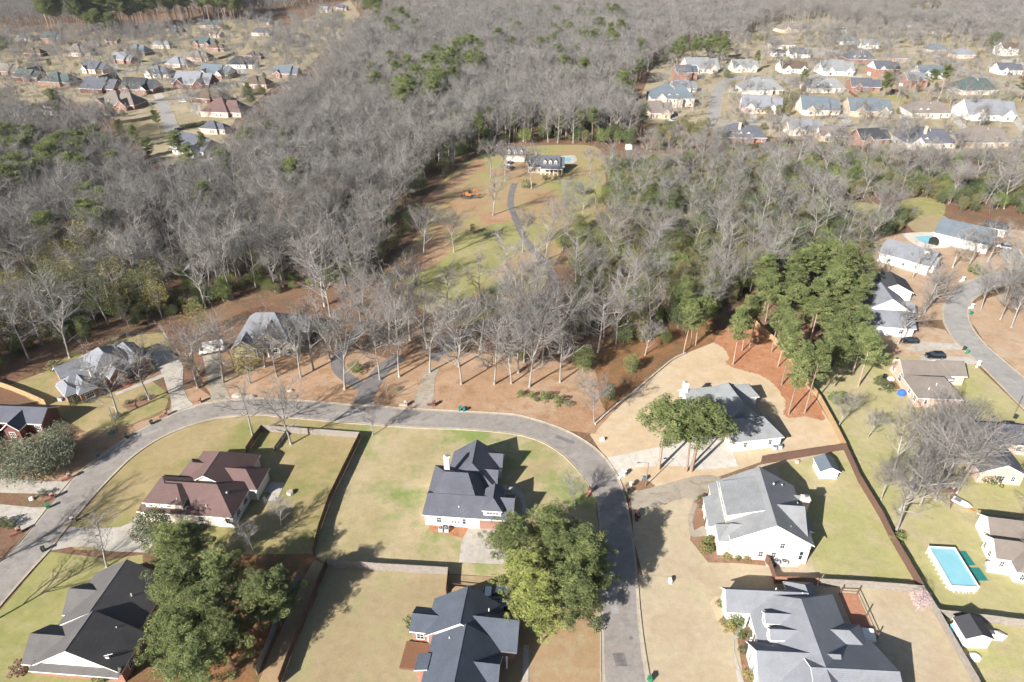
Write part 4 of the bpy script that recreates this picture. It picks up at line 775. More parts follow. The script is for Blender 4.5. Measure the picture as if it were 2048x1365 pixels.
fence('weathered fence parallel to the tan lawn fence, under the pines', [(600, 1155), (560, 1240), (515, 1350)], 'woodgrey', 1.9)
fence('short dark gate fence beside the navy roofed house', [(897, 1150), (893, 1192)], 'woodbrown', 1.9)
fence('dark brown fence between the golden lawn and the shed', [(1522, 926), (1600, 914), (1687, 901)], 'woodbrown', 2.0, True)
fence('dark brown fence down the side of the green back lawn', [(1688, 902), (1717, 966), (1758, 1034), (1781, 1081), (1840, 1182)], 'woodbrown', 2.0, True)
fence('new yellow board fence curving behind the pine straw bed', [(1500, 640), (1517, 660), (1556, 693), (1611, 766), (1638, 804), (1667, 857), (1688, 899)], 'woodnew', 1.9, True)
fence('pale grey fence between the green and tan back lawns', [(1636, 1172), (1740, 1178), (1842, 1186)], 'woodgrey', 1.9, True)
fence('reddish board fence behind the wide grey roofed house', [(1548, 1168), (1592, 1169), (1632, 1171)], 'woodred', 1.9, True)
fence('short brown screen fence beside the gravel pad', [(1535, 1124), (1549, 1166)], 'woodbrown', 1.8)
fence('short brown screen beside the round air conditioners', [(1527, 1118), (1536, 1132)], 'woodbrown', 1.8)
fence('grey rail fence from the blossom tree down to the corner', [(1842, 1186), (1871, 1232), (1908, 1298), (1948, 1368), (1975, 1420)], 'woodgrey', 1.8, True)
fence('pale grey fence behind the lower white outbuilding', [(1872, 1234), (1960, 1244), (2070, 1258)], 'woodgrey', 1.9, True)
fence('golden board fence beside the grey roofed brick house', [(-20, 768), (20, 781), (60, 797), (93, 812)], 'woodnew', 1.8, True)
fence('low brown fence by the trailer in the yard below the big trees', [(1856, 988), (1885, 987), (1916, 987)], 'woodbrown', 1.2)
fence('dark fence below the brick house with white dormers', [(244, 248), (280, 243), (312, 236)], 'woodgrey', 1.8)
fence('dark diagonal fence behind the far brick roofs', [(437, 120), (452, 116), (470, 108)], 'woodbrown', 1.9)
fence('orange board fence on the upper far street', [(350, 141), (368, 140), (385, 140)], 'woodnew', 1.8)
fence('dark diagonal fence among the far pale houses', [(1697, 186), (1708, 194), (1720, 203)], 'woodbrown', 1.9)
fence('dark fence below the far pair of pines', [(1782, 184), (1800, 187), (1816, 199)], 'woodbrown', 1.9)
fence('long brown fence behind the white columned house', [(1615, 120), (1640, 122), (1662, 124)], 'woodbrown', 1.9)
fence('brown fence below the green far lawn', [(1688, 204), (1710, 204), (1735, 204)], 'woodbrown', 1.8)
# stone edging of the golden lawn
ew = thing('retaining_wall', 'low pale stone wall edging the golden lawn', 'wall', G(1192, 850) + (0,)); o0 = G(1192, 850)
sp = smooth([G(*p) for p in [(1190, 850), (1212, 830), (1240, 806), (1262, 790), (1302, 756), (1345, 721), (1372, 708)]], 12)
for i in range(len(sp) - 1):
    a, b = sp[i], sp[i + 1]; an = math.atan2(b[1] - a[1], b[0] - a[0]); l = math.dist(a, b)
    s_ = MB(); hh = 0.42 + rnd.uniform(-0.06, 0.1); s_.box(0.02, -0.2, 0, l - 0.02, 0.22, hh); s_.build('stone', M['stone'], ew, loc=(a[0] - o0[0], a[1] - o0[1], 0), rz=an)

# ------------------------------------------------------------------ vehicles
def car_meshes():
    st_ = [(-2.36, .48, .55, .55, .80, .0), (-2.33, .34, .98, .98, .88, .0), (-2.2, .30, 1.03, 1.12, .92, .72), (-1.85, .30, 1.05, 1.66, .94, .66), (-0.6, .27, 1.05, 1.70, .95, .68), (0.35, .27, 1.03, 1.66, .95, .66),
           (1.05, .27, 1.00, 1.02, .94, .72), (1.3, .27, .98, .98, .94, .0), (2.05, .30, .90, .90, .90, .0), (2.30, .34, .72, .72, .80, .0), (2.36, .42, .52, .52, .70, .0)]
    body = MB(); gls = {k: MB() for k in ('l', 'r', 'f', 'b')}
    for a, b in zip(st_, st_[1:]):
        xa, ba, la, ra, wa, ta = a; xb, bb, lb, rb, wb, tb = b
        ta_, tb_ = (ta or wa), (tb or wb)
        for s in (-1, 1):
            body.face([(xa, s * wa * .97, ba), (xb, s * wb * .97, bb), (xb, s * wb, lb), (xa, s * wa, la)][::s])
            if ra > la + .03 or rb > lb + .03:
                gls['l' if s < 0 else 'r'].face([(xa, s * wa * .985, la), (xb, s * wb * .985, lb), (xb, s * tb_, rb - .06 if rb > lb + .1 else rb), (xa, s * ta_, ra - .06 if ra > la + .1 else ra)][::s])
        top = body if (abs(rb - ra) < .12) else gls['f' if xa > 0 else 'b']
        top.face([(xa, -ta_, ra), (xa, ta_, ra), (xb, tb_, rb), (xb, -tb_, rb)][::-1])
        if ta and tb and ra > la + .1 and rb > lb + .1:
            for s in (-1, 1): body.face([(xa, s * ta_, ra - .06), (xb, s * tb_, rb - .06), (xb, s * tb_, rb), (xa, s * ta_, ra)][::s])
        body.face([(xa, -wa * .97, ba), (xb, -wb * .97, bb), (xb, wb * .97, bb), (xa, wa * .97, ba)])
    for x0, s in ((-2.36, -1), (2.36, 1)):
        q = st_[0] if s < 0 else st_[-1]; body.face([(x0, -q[4], q[1]), (x0, q[4], q[1]), (x0, q[4], q[2]), (x0, -q[4], q[2])][::s])
    wh, rim = MB(), MB()
    for r0, y0, y1, mb in ((.35, -.11, .11, wh), (.22, -.125, .125, rim)):
        ring = [(r0 * math.cos(2 * math.pi * i / 14), r0 * math.sin(2 * math.pi * i / 14)) for i in range(14)]; n = len(mb.v)
        mb.v += [(x, y0, z) for x, z in ring] + [(x, y1, z) for x, z in ring]
        for i in range(14): mb.f.append((n + i, n + (i + 1) % 14, n + 14 + (i + 1) % 14, n + 14 + i)); mb.m.append(0)
        mb.f.append(tuple(n + i for i in range(14))); mb.m.append(0); mb.f.append(tuple(n + 27 - i for i in range(14))); mb.m.append(0)
    hl, tl, mi = MB(), MB(), MB(); hl.box(2.1, -.25, .62, 2.31, .2, .76); tl.box(-2.36, -.12, .72, -2.28, .12, .98); mi.box(-.1, -.12, 1.0, .1, .08, 1.14)
    return dict(body=body.mesh('body', [M['carwhite']]), glass=[(gls[k].mesh('window', [M['glass']]), {'f': 'windscreen', 'b': 'rear_window'}.get(k, 'window')) for k in 'lrfb'], tyre=wh.mesh('wheel', [M['tyre']], True), rim=rim.mesh('rim', [M['rim']]), hl=hl.mesh('headlight', [M['lampglass']]), tl=tl.mesh('tail_light', [M['redlens']]), mi=mi.mesh('mirror', [M['carblack']]))
CM = car_meshes()
def car(label, u, v, rz, mat, sc_=1.0, cat='car', group=None, z=0.09):
    x, y = G(u, v); c = thing('parked_car', label, cat, (x, y, z), R(rz), group, (sc_ * 1.02, sc_, sc_))
    link('body', CM['body'], c, mat=M[mat]); 
    for gm_, nm_ in CM['glass']: link(nm_, gm_, c)
    for wx in (-1.42, 1.42):
        for wy in (-.83, .83): q = link('wheel', CM['tyre'], c, (wx, wy, .35)); link('rim', CM['rim'], q)
    for s in (-1, 1):
        link('headlight', CM['hl'], c, (0, s * .55, 0)); link('tail_light', CM['tl'], c, (0, s * .72, 0)); link('mirror', CM['mi'], c, (0.75, s * .98, 0))
    return c
car('white car parked beside the navy roofed house under the pines', 996, 1192, 176, 'carwhite', 1.08)
car('blue car in the shade of the navy roof', 1004, 1220, 176, 'carblue')
car('black car on the drive of the tan brick house', 1868, 716, 178, 'carblack', 1.05)
car('dark car beside the white house under a bare tree', 1818, 686, 178, 'carblack', 0.95)
car('black car behind the dark slate roof at the picture edge', 2022, 858, -6, 'carblack'); car('second black car at the picture edge', 2046, 866, -6, 'carblack')
car('white car beside the dark roofed pool house', 2006, 497, 150, 'carwhite'); car('white car nearest the three door garage', 1019, 338, 80, 'carsilver', 1.1)
car('white car before the three door garage, farther up', 1017, 328, 80, 'carwhite', 1.1); car('silver car on the far drive below the bare trees', 1573, 233, 85, 'carsilver')
car('white car on the loop drive by the brick porch', 1498, 226, 175, 'carwhite', 1.2); car('dark car on the pale drive of the cream house', 1475, 183, 165, 'carblack'); car('white car beside the brown hip roof', 366, 205, 185, 'carwhite')
car('white car at the upper brick street', 1345, 188 + 55, 175, 'carwhite'); car('dark car in the far white carport', 2018, 150, 0, 'carblack', 1.0); car('red car at the far picture edge', 2044, 158, 0, 'carred'); car('dark car by the small fenced corner', 358, 262, 60, 'carblack'); car('dark car before the low pale house in the wood', 1497, 68, 5, 'carsilver')
def van(label, u, v, rz):
    x, y = G(u, v); c = thing('camper_van', label, 'van', (x, y, .08), R(rz))
    b = MB(); b.prism([(-3.4, -1.1), (1.6, -1.1), (1.6, 1.1), (-3.4, 1.1)], .5, 2.9, 0, [(-3.35, -1.0), (1.9, -1.0), (1.9, 1.0), (-3.35, 1.0)]); b.prism([(1.62, -1.0), (3.2, -.9), (3.2, .9), (1.62, 1.0)], .45, 1.3, 0, [(1.62, -.98), (2.9, -.85), (2.9, .85), (1.62, .98)]); b.build('body', M['white'], c)
    g = MB(); g.prism([(1.95, -.95), (2.75, -.82), (2.75, .82), (1.95, .95)], 1.31, 2.1, 0, [(1.92, -.9), (2.1, -.8), (2.1, .8), (1.92, .9)]); g.build('windscreen', M['glass'], c)
    for wx in (-2.2, 2.3):
        for s in (-.95, .95): q = link('wheel', CM['tyre'], c, (wx, s, .35)); link('rim', CM['rim'], q)
    for s in (-1, 1):
        k = MB(); k.box(-2.6, s * 1.09 - .03, 1.5, -1.4, s * 1.09 + .03, 2.1); k.build('window', M['glass'], c)
    r_ = MB(); r_.box(-1.5, -.4, 2.9, -.5, .4, 3.15); r_.build('roof_unit', M['offwhite'], c)
van('white camper van at the top of the grey drive', 424, 705, 200)
car('white car beside the camper van under bare branches', 432, 700, 195, 'carwhite')
# flatbed trailer with an orange machine in the meadow
x, y = G(942, 397); tr = thing('trailer', 'low flat trailer standing in the meadow', 'trailer', (x, y, 0), R(4))
b = MB(); b.box(-4, -1.1, .7, 3.4, 1.1, .85); b.box(3.4, -.1, .6, 5.0, .1, .75); b.build('bed', M['pole'], tr)
for wx in (-1.6, -.7):
    for s in (-1.2, 1.2): q = link('wheel', CM['tyre'], tr, (wx, s, .36)); link('rim', CM['rim'], q)
b = MB(); b.box(-4.3, -1.1, .7, -4.0, 1.1, 2.6); b.build('ramp', M['carred'], tr)
mc = thing('excavator', 'orange machine loaded on the trailer in the meadow', 'excavator', (x, y, .86), R(4))
b = MB(); b.box(-2.2, -.9, .55, .2, .9, 1.5); b.prism([(-2.2, -.8), (-1.2, -.8), (-1.2, .8), (-2.2, .8)], 1.5, 1.9, 0, [(-2.0, -.6), (-1.3, -.6), (-1.3, .6), (-2.0, .6)]); b.build('body', M['orange'], mc)
b = MB(); b.box(-1.0, -.75, 1.5, .1, .1, 2.7); b.build('cab', M['glass'], mc)
for s in (-.75, .75): b = MB(); b.prism([(-2.3, s - .25), (.6, s - .25), (.6, s + .25), (-2.3, s + .25)], 0, .55, 0, [(-2.0, s - .25), (.3, s - .25), (.3, s + .25), (-2.0, s + .25)]); b.build('track', M['tyre'], mc)
b = MB(); b.tube([(0, .4, 1.2), (1.6, .4, 2.6), (3.0, .4, 1.9), (3.3, .4, .6)], [.22, .2, .16, .14], 6); b.build('boom', M['orange'], mc)
b = MB(); b.box(3.0, .1, .1, 3.7, .7, .6); b.build('bucket', M['carred'], mc)
# small boat on a trailer beside the little fence
x, y = G(1921, 1011); bt = thing('boat', 'small white boat on a trailer in the yard', 'boat', (x, y, 0), R(-48)); b = MB()
b.prism([(-1.6, -.45), (.9, -.45), (1.5, 0), (.9, .45), (-1.6, .45)], .35, .95, 0, [(-1.7, -.7), (1.0, -.65), (2.0, 0), (1.0, .65), (-1.7, .7)]); b.build('hull', M['white'], bt)
b = MB(); b.box(-1.3, -.5, .96, -.2, .5, 1.0); b.build('seat', M['pole'], bt); b = MB(); b.box(-2, -.05, .2, 2.6, .05, .3); b.build('trailer_bar', M['orange'], bt)

# ------------------------------------------------------------------ street and garden things
def bin_(label, u, v, mat, rz=0, group=None):
    x, y = G(u, v); c = thing('wheelie_bin', label, 'bin', (x, y, .05), R(rz), group)
    b = MB(); b.prism([(-.24, -.26), (.24, -.26), (.24, .26), (-.24, .26)], .08, 1.0, 0, [(-.31, -.36), (.31, -.36), (.31, .36), (-.31, .36)]); b.build('body', M[mat], c)
    b = MB(); b.prism([(-.34, -.4), (.34, -.4), (.34, .38), (-.34, .38)], 1.0, 1.1, 0, [(-.3, -.34), (.3, -.34), (.3, .34), (-.3, .34)]); b.build('lid', M[mat], c)
    for s in (-.27, .27): b = MB(); b.box(s - .03, .2, 0, s + .03, .44, .22); b.build('wheel', M['tyre'], c)
for l, u, v, m_, r_ in (('dark green bin at the kerb before the brick house', 304, 849, 'bindark', 20), ('dark bin in the tree shade at the kerb', 254, 876, 'bindark', 25), ('grey blue bin at the kerb below the big shrub', 197, 914, 'bingrey', 30), ('teal bin of the kerbside pair, nearer the drive', 920, 822, 'binteal', 0), ('teal bin of the kerbside pair, farther from the drive', 928, 823, 'binteal', 5), ('bright green bin between the two pale drives', 97, 1017, 'bingreen', 35), ('dark bin in the shade by the maroon house drive', 88, 1103, 'bindark', 30), ('teal bin below the pines at the kerb', 1205, 1145, 'binteal', 0), ('green bin at the very bottom of the street', 1299, 1364, 'bingreen', 0), ('dark green bin at the kerb by the slab drive', 1257, 988, 'bindark', 0), ('dark bin across the street in the pine shade', 1276, 1036, 'bindark', 0), ('grey bin by the lamp in the mulch ring', 1288, 962, 'bingrey', 10), ('green bin at the side street kerb', 1934, 708, 'bingreen', 30), ('dark bin at the side street kerb', 1928, 701, 'bindark', 30), ('teal bin across the side street', 1941, 630, 'binteal', 20), ('dark green bin behind the black cars', 2030, 838, 'bindark', 0)):
    bin_(l, u, v, m_, r_)
def mailbox(label, u, v, mat, rz=0):
    x, y = G(u, v); c = thing('mailbox', label, 'mailbox', (x, y, .04), R(rz))
    b = MB(); b.box(-.35, -.35, 0, .35, .35, 1.25); b.build('pier', M[mat], c); b = MB(); b.prism([(-.42, -.42), (.42, -.42), (.42, .42), (-.42, .42)], 1.25, 1.42, 0, [(-.2, -.2), (.2, -.2), (.2, .2), (-.2, .2)]); b.build('cap', M[mat], c)
    b = MB(); b.box(-.12, -.46, .85, .12, -.34, 1.1); b.build('box', M['carblack'], c); b = MB(); b.box(-1.6, -.25, 0, -.37, .25, .5); b.build('planter', M[mat], c)
for l, u, v, m_, r_ in (('red brick mailbox at the foot of the brick house drive', 333, 832, 'brick', 30), ('brick mailbox beside the grey drive', 400, 806, 'brick', 10), ('red brick mailbox by the upper pale drive', 141, 957, 'brick', 40), ('brick mailbox with planter between the pale drives', 107, 997, 'brick', 40), ('brick mailbox among shrubs at the lower drive', 40, 1066, 'brick', 40), ('pale stone mailbox at the maroon house drive', 148, 1044, 'stone', 40), ('stone mailbox left of the long drive', 812, 812, 'stone', 0), ('dark post mailbox right of the long drive', 868, 812, 'darkbrick', 0), ('white mailbox by the golden lawn entrance', 1248, 952, 'white', 40), ('orange brick mailbox near the lamp', 1262, 974, 'pinkbrick', 40), ('brick mailbox on the inside of the bend', 1180, 986, 'brick', 60), ('dark mailbox on the lawn side in the pine shade', 1273, 1032, 'darkbrick', 80), ('white mailbox of the tan brick house', 1957, 731, 'white', 40), ('white mailbox across the side street', 1944, 616, 'white', 30), ('white mailbox before the long white house', 1926, 562, 'white', 30)):
    mailbox(l, u, v, m_, r_)
def lamp(label, u, v, h, rz, arm=1.8):
    x, y = G(u, v); c = thing('street_lamp', label, 'street lamp', (x, y, 0), R(rz))
    b = MB(); b.tube([(0, 0, 0), (0, 0, h)], [.11, .07], 8, cap=True); b.build('pole', M['pole'], c)
    if arm: b = MB(); b.tube([(0, 0, h - .1), (arm * .6, 0, h + .15), (arm, 0, h + .1)], [.05, .045, .04], 6); b.build('arm', M['pole'], c); b = MB(); b.prism([(arm - .1, -.14), (arm + .55, -.12), (arm + .55, .12), (arm - .1, .14)], h, h + .16); b.build('lamp_head', M['metal'], c)
lamp('street lamp standing in the mulch ring by the new drive', 1291, 973, 6.4, 180); lamp('thin pole in the tree shade before the brick house', 236, 863, 7.0, 0, 0); lamp('lamp by the black cars at the picture edge', 2027, 834, 6.2, 0); lamp('thin pole between the asphalt and concrete drives', 776, 800, 6.8, 0, 0); lamp('slim pole beside the long private drive', 836, 770, 2.2, 0, 0)
def ac(label, x, y, rz, rr=.42, hh=.85):
    c = thing('air_conditioner', label, 'air conditioner', (x, y, .06), rz); b = MB(); b.box(-rr, -rr, 0, rr, rr, hh); b.build('body', M['acgrey'], c); b = MB(); b.cyl(0, 0, hh, hh + .05, rr * .8, rr * .75, 14); b.build('fan', M['fan'], c)
    b = MB(); b.cyl(0, 0, hh + .05, hh + .08, .12, .1, 8); b.build('hub', M['acgrey'], c)
for l, u, v in (('air conditioner left of the pair on the slate house straw bed', 882, 1062), ('air conditioner right of the pair on the slate house straw bed', 893.5, 1063), ('air conditioner, first of the pair at the maroon house wall', 371, 1056), ('air conditioner, second of the pair at the maroon house wall', 381, 1057), ('air conditioner at the corner of the grey roofed brick house', 123, 801), ('air conditioner nearer the screen fence on the gravel pad', 1551, 1127), ('air conditioner farther from the screen fence on the gravel pad', 1567, 1128), ('air conditioner nearer the window at the white house', 1548, 899), ('air conditioner nearer the corner at the white house', 1559, 897)):
    x, y = G(u, v); ac(l, x, y, R(-5), 0.5 if 'gravel' in l or 'brick' in l else .42)
# pools
def pool(label, pxs, deck, water='water'):
    p = [G(*q) for q in pxs]; cx, cy = sum(a for a, b in p) / len(p), sum(b for a, b in p) / len(p); c = thing('swimming_pool', label, 'pool', (cx, cy, 0)); q = smooth([(a - cx, b - cy) for a, b in p] + [(p[0][0] - cx, p[0][1] - cy)], 5)[:-1]
    fill('deck', [(a * 1.55 + (1.2 if a > 0 else -1.2), b * 1.7 + (1 if b > 0 else -1)) for a, b in q], .07, M[deck], parent=c); fill('water', q, .085, M[water], parent=c)
    e = MB()
    for i in range(len(q)):
        a, b = q[i], q[(i + 1) % len(q)]; ka = 1 + .35 / max(.5, math.hypot(*a)); kb = 1 + .35 / max(.5, math.hypot(*b)); e.face([a + (.13,), b + (.13,), (b[0] * kb, b[1] * kb, .13), (a[0] * ka, a[1] * ka, .13)]); e.face([a + (.08,), b + (.08,), b + (.13,), a + (.13,)])
    e.build('coping', M['newconcrete'], c)
pool('blue in ground pool behind the long white house', [(1828, 474), (1872, 472), (1880, 478), (1875, 488), (1848, 487)], 'newconcrete'); pool('turquoise pool beside the clearing house', [(1128, 317), (1140, 315), (1144, 320), (1136, 324), (1128, 323)], 'concrete'); pool('small blue pool half hidden at the wood edge', [(402, 324), (424, 320), (428, 326), (405, 330)], 'concrete'); pool('tiny blue pool seen through the bare trees', [(126, 272), (142, 271), (142, 277), (128, 278)], 'concrete')
# above ground frame pool
c = thing('frame_pool', 'rectangular above ground pool with white frame and pale blue water', 'pool', (79.3, 83.3, 0), R(-4)); W2, L2, hp = 2.35, 4.4, 1.25
for nm, mb in (('wall', 0),):
    b = MB()
    for x0, y0, x1, y1 in ((-W2, -L2, W2, -L2 + .06), (-W2, L2 - .06, W2, L2), (-W2, -L2 + .06, -W2 + .06, L2 - .06), (W2 - .06, -L2 + .06, W2, L2 - .06)): b.box(x0, y0, .02, x1, y1, hp - .06)
    b.build('wall', M['white'], c)
b = MB()
for x0, y0, x1, y1 in ((-W2 - .08, -L2 - .08, W2 + .08, -L2 + .1), (-W2 - .08, L2 - .1, W2 + .08, L2 + .08), (-W2 - .08, -L2 + .1, -W2 + .1, L2 - .1), (W2 - .1, -L2 + .1, W2 + .08, L2 - .1)): b.box(x0, y0, hp - .055, x1, y1, hp + .04)
b.build('rail', M['white'], c); b = MB(); b.face([(-W2 + .07, -L2 + .07, hp - .2), (W2 - .07, -L2 + .07, hp - .2), (W2 - .07, L2 - .07, hp - .2), (-W2 + .07, L2 - .07, hp - .2)]); b.build('water', M['water'], c)
lg = MB(); lg.tube([(0, 0, hp - .02), (.42, 0, .02)], [.04, .04], 5); lg.tube([(.42, 0, .04), (0, 0, .04)], [.035, .035], 4); lg = lg.mesh('leg', [M['white']])
for i in range(9):
    for s in (-1, 1): link('leg', lg, c, (s * (W2 + .02), -L2 + .5 + i * (2 * L2 - 1) / 8, 0), 0 if s > 0 else R(180))
for i in range(5):
    for s in (-1, 1): link('leg', lg, c, (-W2 + .6 + i * .85, s * (L2 + .02), 0), R(90 * s))
b = MB(); b.tube([(-.3, -L2 - .5, 0), (-.3, -L2 - .1, 1.5)], [.04, .04], 5); b.tube([(.3, -L2 - .5, 0), (.3, -L2 - .1, 1.5)], [.04, .04], 5)
for z in (.35, .7, 1.05): b.box(-.3, -L2 - .42 + z * .2, z, .3, -L2 - .3 + z * .2, z + .05)
b.build('ladder', M['white'], c)
b = MB(); b.box(2.9, 1.2, .05, 5.1, 4.4, .12); setp(b.build('ground_cover', M['binteal'], None, loc=(79.3, 83.3, 0)), 'dark green mat beside the above ground pool, farther one', 'mat'); b = MB(); b.box(3.4, -2.2, .05, 5.4, .6, .12); setp(b.build('ground_cover', M['binteal'], None, loc=(79.3, 83.3, 0)), 'dark green mat beside the above ground pool, nearer one', 'mat')
# covered boat / tub, dishes, clutter
def lump(name, label, cat, u, v, poly, h, mat, rz=0, top=.7):
    x, y = G(u, v); c = MB(); c.prism(poly, .03, h * .6); c.prism([(a * .98, b * .98) for a, b in poly], h * .6, h, 0, [(a * top, b * top) for a, b in poly]); o = c.build(name, M[mat], loc=(x, y, 0), rz=R(rz)); return setp(o, label, cat)
hexa = lambda r, q=1: [(r * math.cos(k * math.pi / 4 + .39), q * r * math.sin(k * math.pi / 4 + .39)) for k in range(8)]
lump('covered_boat', 'white tarpaulin covered shape on the lawn by the bay', 'cover', 1991, 1140, [(-1.9, -.9), (1.7, -.9), (2.1, 0), (1.4, 1.1), (-1.5, 1.1)], .95, 'palecover', -12, .9)
lump('hot_tub', 'white hot tub behind the wide grey roofed house', 'hot tub', 1735, 1273, [(-1, -1), (1, -1), (1, 1), (-1, 1)], .9, 'white', -10, .9); lump('boat', 'upturned white boat beside the lower outbuilding', 'boat', 1982, 1272, [(-2.4, -.3), (-1.5, -.8), (1.4, -.8), (2.4, 0), (1.4, .8), (-1.5, .8), (-2.4, .3)], .8, 'white', -8, .55)
lump('trampoline_mat', 'pale oval tub on the cluttered lawn', 'tub', 1949, 1316, hexa(1.0, .8), .5, 'palecover'); lump('barrel', 'blue barrel at the outbuilding corner', 'barrel', 1901, 1260, hexa(.4), 1.2, 'poolblue', 0, .9); lump('barrel', 'second blue barrel beneath the outbuilding eaves', 'barrel', 1899, 1268, hexa(.38), .9, 'blueplastic', 0, .9)
lump('tarpaulin', 'crumpled bright blue cover on the green lawn', 'tarpaulin', 1802, 789, [(-.8, -.7), (-.2, -1), (.8, -.8), (1.0, .1), (.6, .9), (-.4, .8), (-1, .2)], 1.3, 'blueplastic', 10, .45)
lump('grill', 'covered dark grill under the maroon house eaves', 'grill', 398, 1060, [(-1, -.5), (1, -.5), (1, .5), (-1, .5)], 1.1, 'carblack', -5, .85)
lump('fire_pit', 'small pale stone fire pit behind the maroon roofed house', 'fire pit', 581, 988, hexa(.75), .7, 'stone', 0, .8); lump('utility_box', 'pale utility box on the golden lawn by the bend', 'utility box', 1204, 882, [(-.5, -.3), (.5, -.3), (.5, .3), (-.5, .3)], .8, 'offwhite', 20, .9); lump('utility_box', 'small white box on the tan front lawn', 'utility box', 1340, 1165, [(-.25, -.4), (.25, -.4), (.25, .4), (-.25, .4)], .9, 'white', 0, .9); lump('utility_box', 'teal box in the shade beneath the thin pole', 'utility box', 224, 868, [(-.5, -.4), (.5, -.4), (.5, .4), (-.5, .4)], .7, 'binteal', 0, .9)
lump('propane_tank', 'small white box by the drives in the lower left', 'utility box', 64, 1000, hexa(.5, .7), .7, 'offwhite', 0, .7); lump('stump', 'tree stump beside the fence corner on the green lawn', 'stump', 1594, 925, hexa(.5), .5, 'pinkbrick', 0, .85); lump('white_box', 'small white hut in the thicket clearing', 'hut', 1257, 299, [(-1.5, -1.3), (1.5, -1.3), (1.5, 1.3), (-1.5, 1.3)], 2.4, 'offwhite', 10, .8)
lump('manhole_cover', 'round dark planter at the brick walk', 'planter', 1545, 1131, hexa(.6), .8, 'fan', 0, .9)
lump('fountain', 'rock garden ornament beside the evergreen shrub', 'rock', 580, 783, hexa(.8, .6), .5, 'stone', 0, .6); lump('rock', 'grey landscape rock at the kerb', 'rock', 476, 793, hexa(1.5, .7), .6, 'stone', 0, .6); lump('rock', 'second grey rock at the kerb', 'rock', 500, 796, hexa(1.4, .6), .6, 'stone', 0, .6)
lump('pool_hut', 'dark cabana beside the in ground pool', 'hut', 1866, 488, [(-1.5, -1.2), (1.5, -1.2), (1.5, 1.2), (-1.5, 1.2)], 2.6, 'dark', -30, .3)
# back deck of the tan brick house with table; patio of the wide grey house
x, y = G(1775, 768); d = thing('deck', 'dark board deck behind the tan brick house', 'deck', (x, y, 0), R(-4))
for i in range(14): b = MB(); b.box(-1.9 + i * .28, -2.2, .3, -1.9 + i * .28 + .26, 2.0, .36); b.build('board', M['deck'], d)
b = MB(); b.box(-1.9, -2.2, .05, 2.0, 2.0, .29); b.build('base', M['woodbrown'], d)
lump('table', 'pale table on the dark deck', 'table', 1780, 763, [(-.7, -.5), (.7, -.5), (.7, .5), (-.7, .5)], 1.1, 'offwhite', 0, .95); lump('grill', 'round black cover on the deck corner', 'grill', 1768, 757, hexa(.6), 1.2, 'carblack')
x, y = G(1712, 1228); pg = thing('screen_porch', 'brown timber porch frame behind the wide grey roofed house', 'porch', (x, y, 0), R(-3))
b = MB(); b.box(-1.5, -5, .02, 1.6, 4, .12); b.build('floor', M['woodred'], pg)
for px_, py_ in ((-1.4, -4.8), (1.5, -4.8), (-1.4, 3.8), (1.5, 3.8), (1.5, -.5)): b = MB(); b.box(px_ - .07, py_ - .07, .12, px_ + .07, py_ + .07, 1.9); b.build('post', M['woodbrown'], pg)
b = MB(); b.box(1.45, -4.7, 1.0, 1.55, 3.7, 1.1); b.box(-1.3, 3.75, 1.0, 1.4, 3.85, 1.1); b.build('rail', M['woodbrown'], pg)
# brown gate stairs by the navy house
x, y = G(920, 1186); s_ = thing('wooden_steps', 'new timber steps at the navy roofed house gate', 'steps', (x, y, 0), R(-7))
for i in range(5): b = MB(); b.box(-1.4, -.9 + i * .36, .5, 1.4, -.9 + i * .36 + .34, .55); b.build('board', M['woodnew'], s_)
b = MB(); b.box(-1.4, -.9, .05, 1.4, .9, .49); b.build('base', M['woodbrown'], s_); b = MB(); b.box(-1.4, .95, .9, 2.2, 1.02, 1.0); b.box(2.13, .95, .05, 2.2, 1.02, 1.0); b.build('rail', M['woodbrown'], s_)
# mulch rings
for l, pp in (('mulch ring round the street lamp', [(1268, 970), (1290, 958), (1310, 972), (1300, 984), (1272, 982)]), ('brown flower bed before the cream gable', cr(1350, 900, 5.689, [(200, 830), (260, 560), (350, 560), (370, 860), (440, 1000), (480, 1200), (1000, 1220), (1030, 1320), (700, 1290), (380, 1285), (270, 1150), (170, 1030)])), ('leafy bed along the grey house front', cr(1410, 1125, 5.12, [(50, 420), (100, 350), (200, 330), (230, 520), (240, 620), (400, 650), (270, 750), (150, 660)])), ('second bed along the grey house walk', cr(1410, 1125, 5.12, [(330, 780), (450, 700), (540, 800), (460, 850), (520, 1229), (400, 1229)])), ('mulch bed with mailbox planter', cr(0, 760, 4.267, [(300, 990), (360, 960), (470, 970), (480, 1030), (320, 1035)])), ('planting bed below the brick house', cr(0, 600, 3.412, [(820, 600), (1090, 480), (1110, 505), (830, 620)])), ('shrub bed in the lawn of the brick house', cr(0, 600, 3.412, [(830, 720), (980, 650), (1090, 650), (1000, 720), (880, 760)])), ('dark bed beside the white house drive', cr(1230, 740, 5.689, [(640, 600), (700, 500), (750, 560), (790, 760), (720, 800), (660, 720)])), ('small round bed by the white house chimney', cr(1230, 740, 5.689, [(650, 400), (690, 345), (750, 360), (760, 430), (700, 460)])), ('small green bed by the tan brick porch', cr(1690, 690, 5.687, [(1290, 450), (1350, 410), (1390, 470), (1360, 550), (1300, 550)]))):
    fill('flower_bed', [G(*q) for q in pp], .057 + .0007 * len(l) * .1, M['green'] if 'green bed' in l else M['mulch'] if 'leaf' not in l else M['gold'], l)

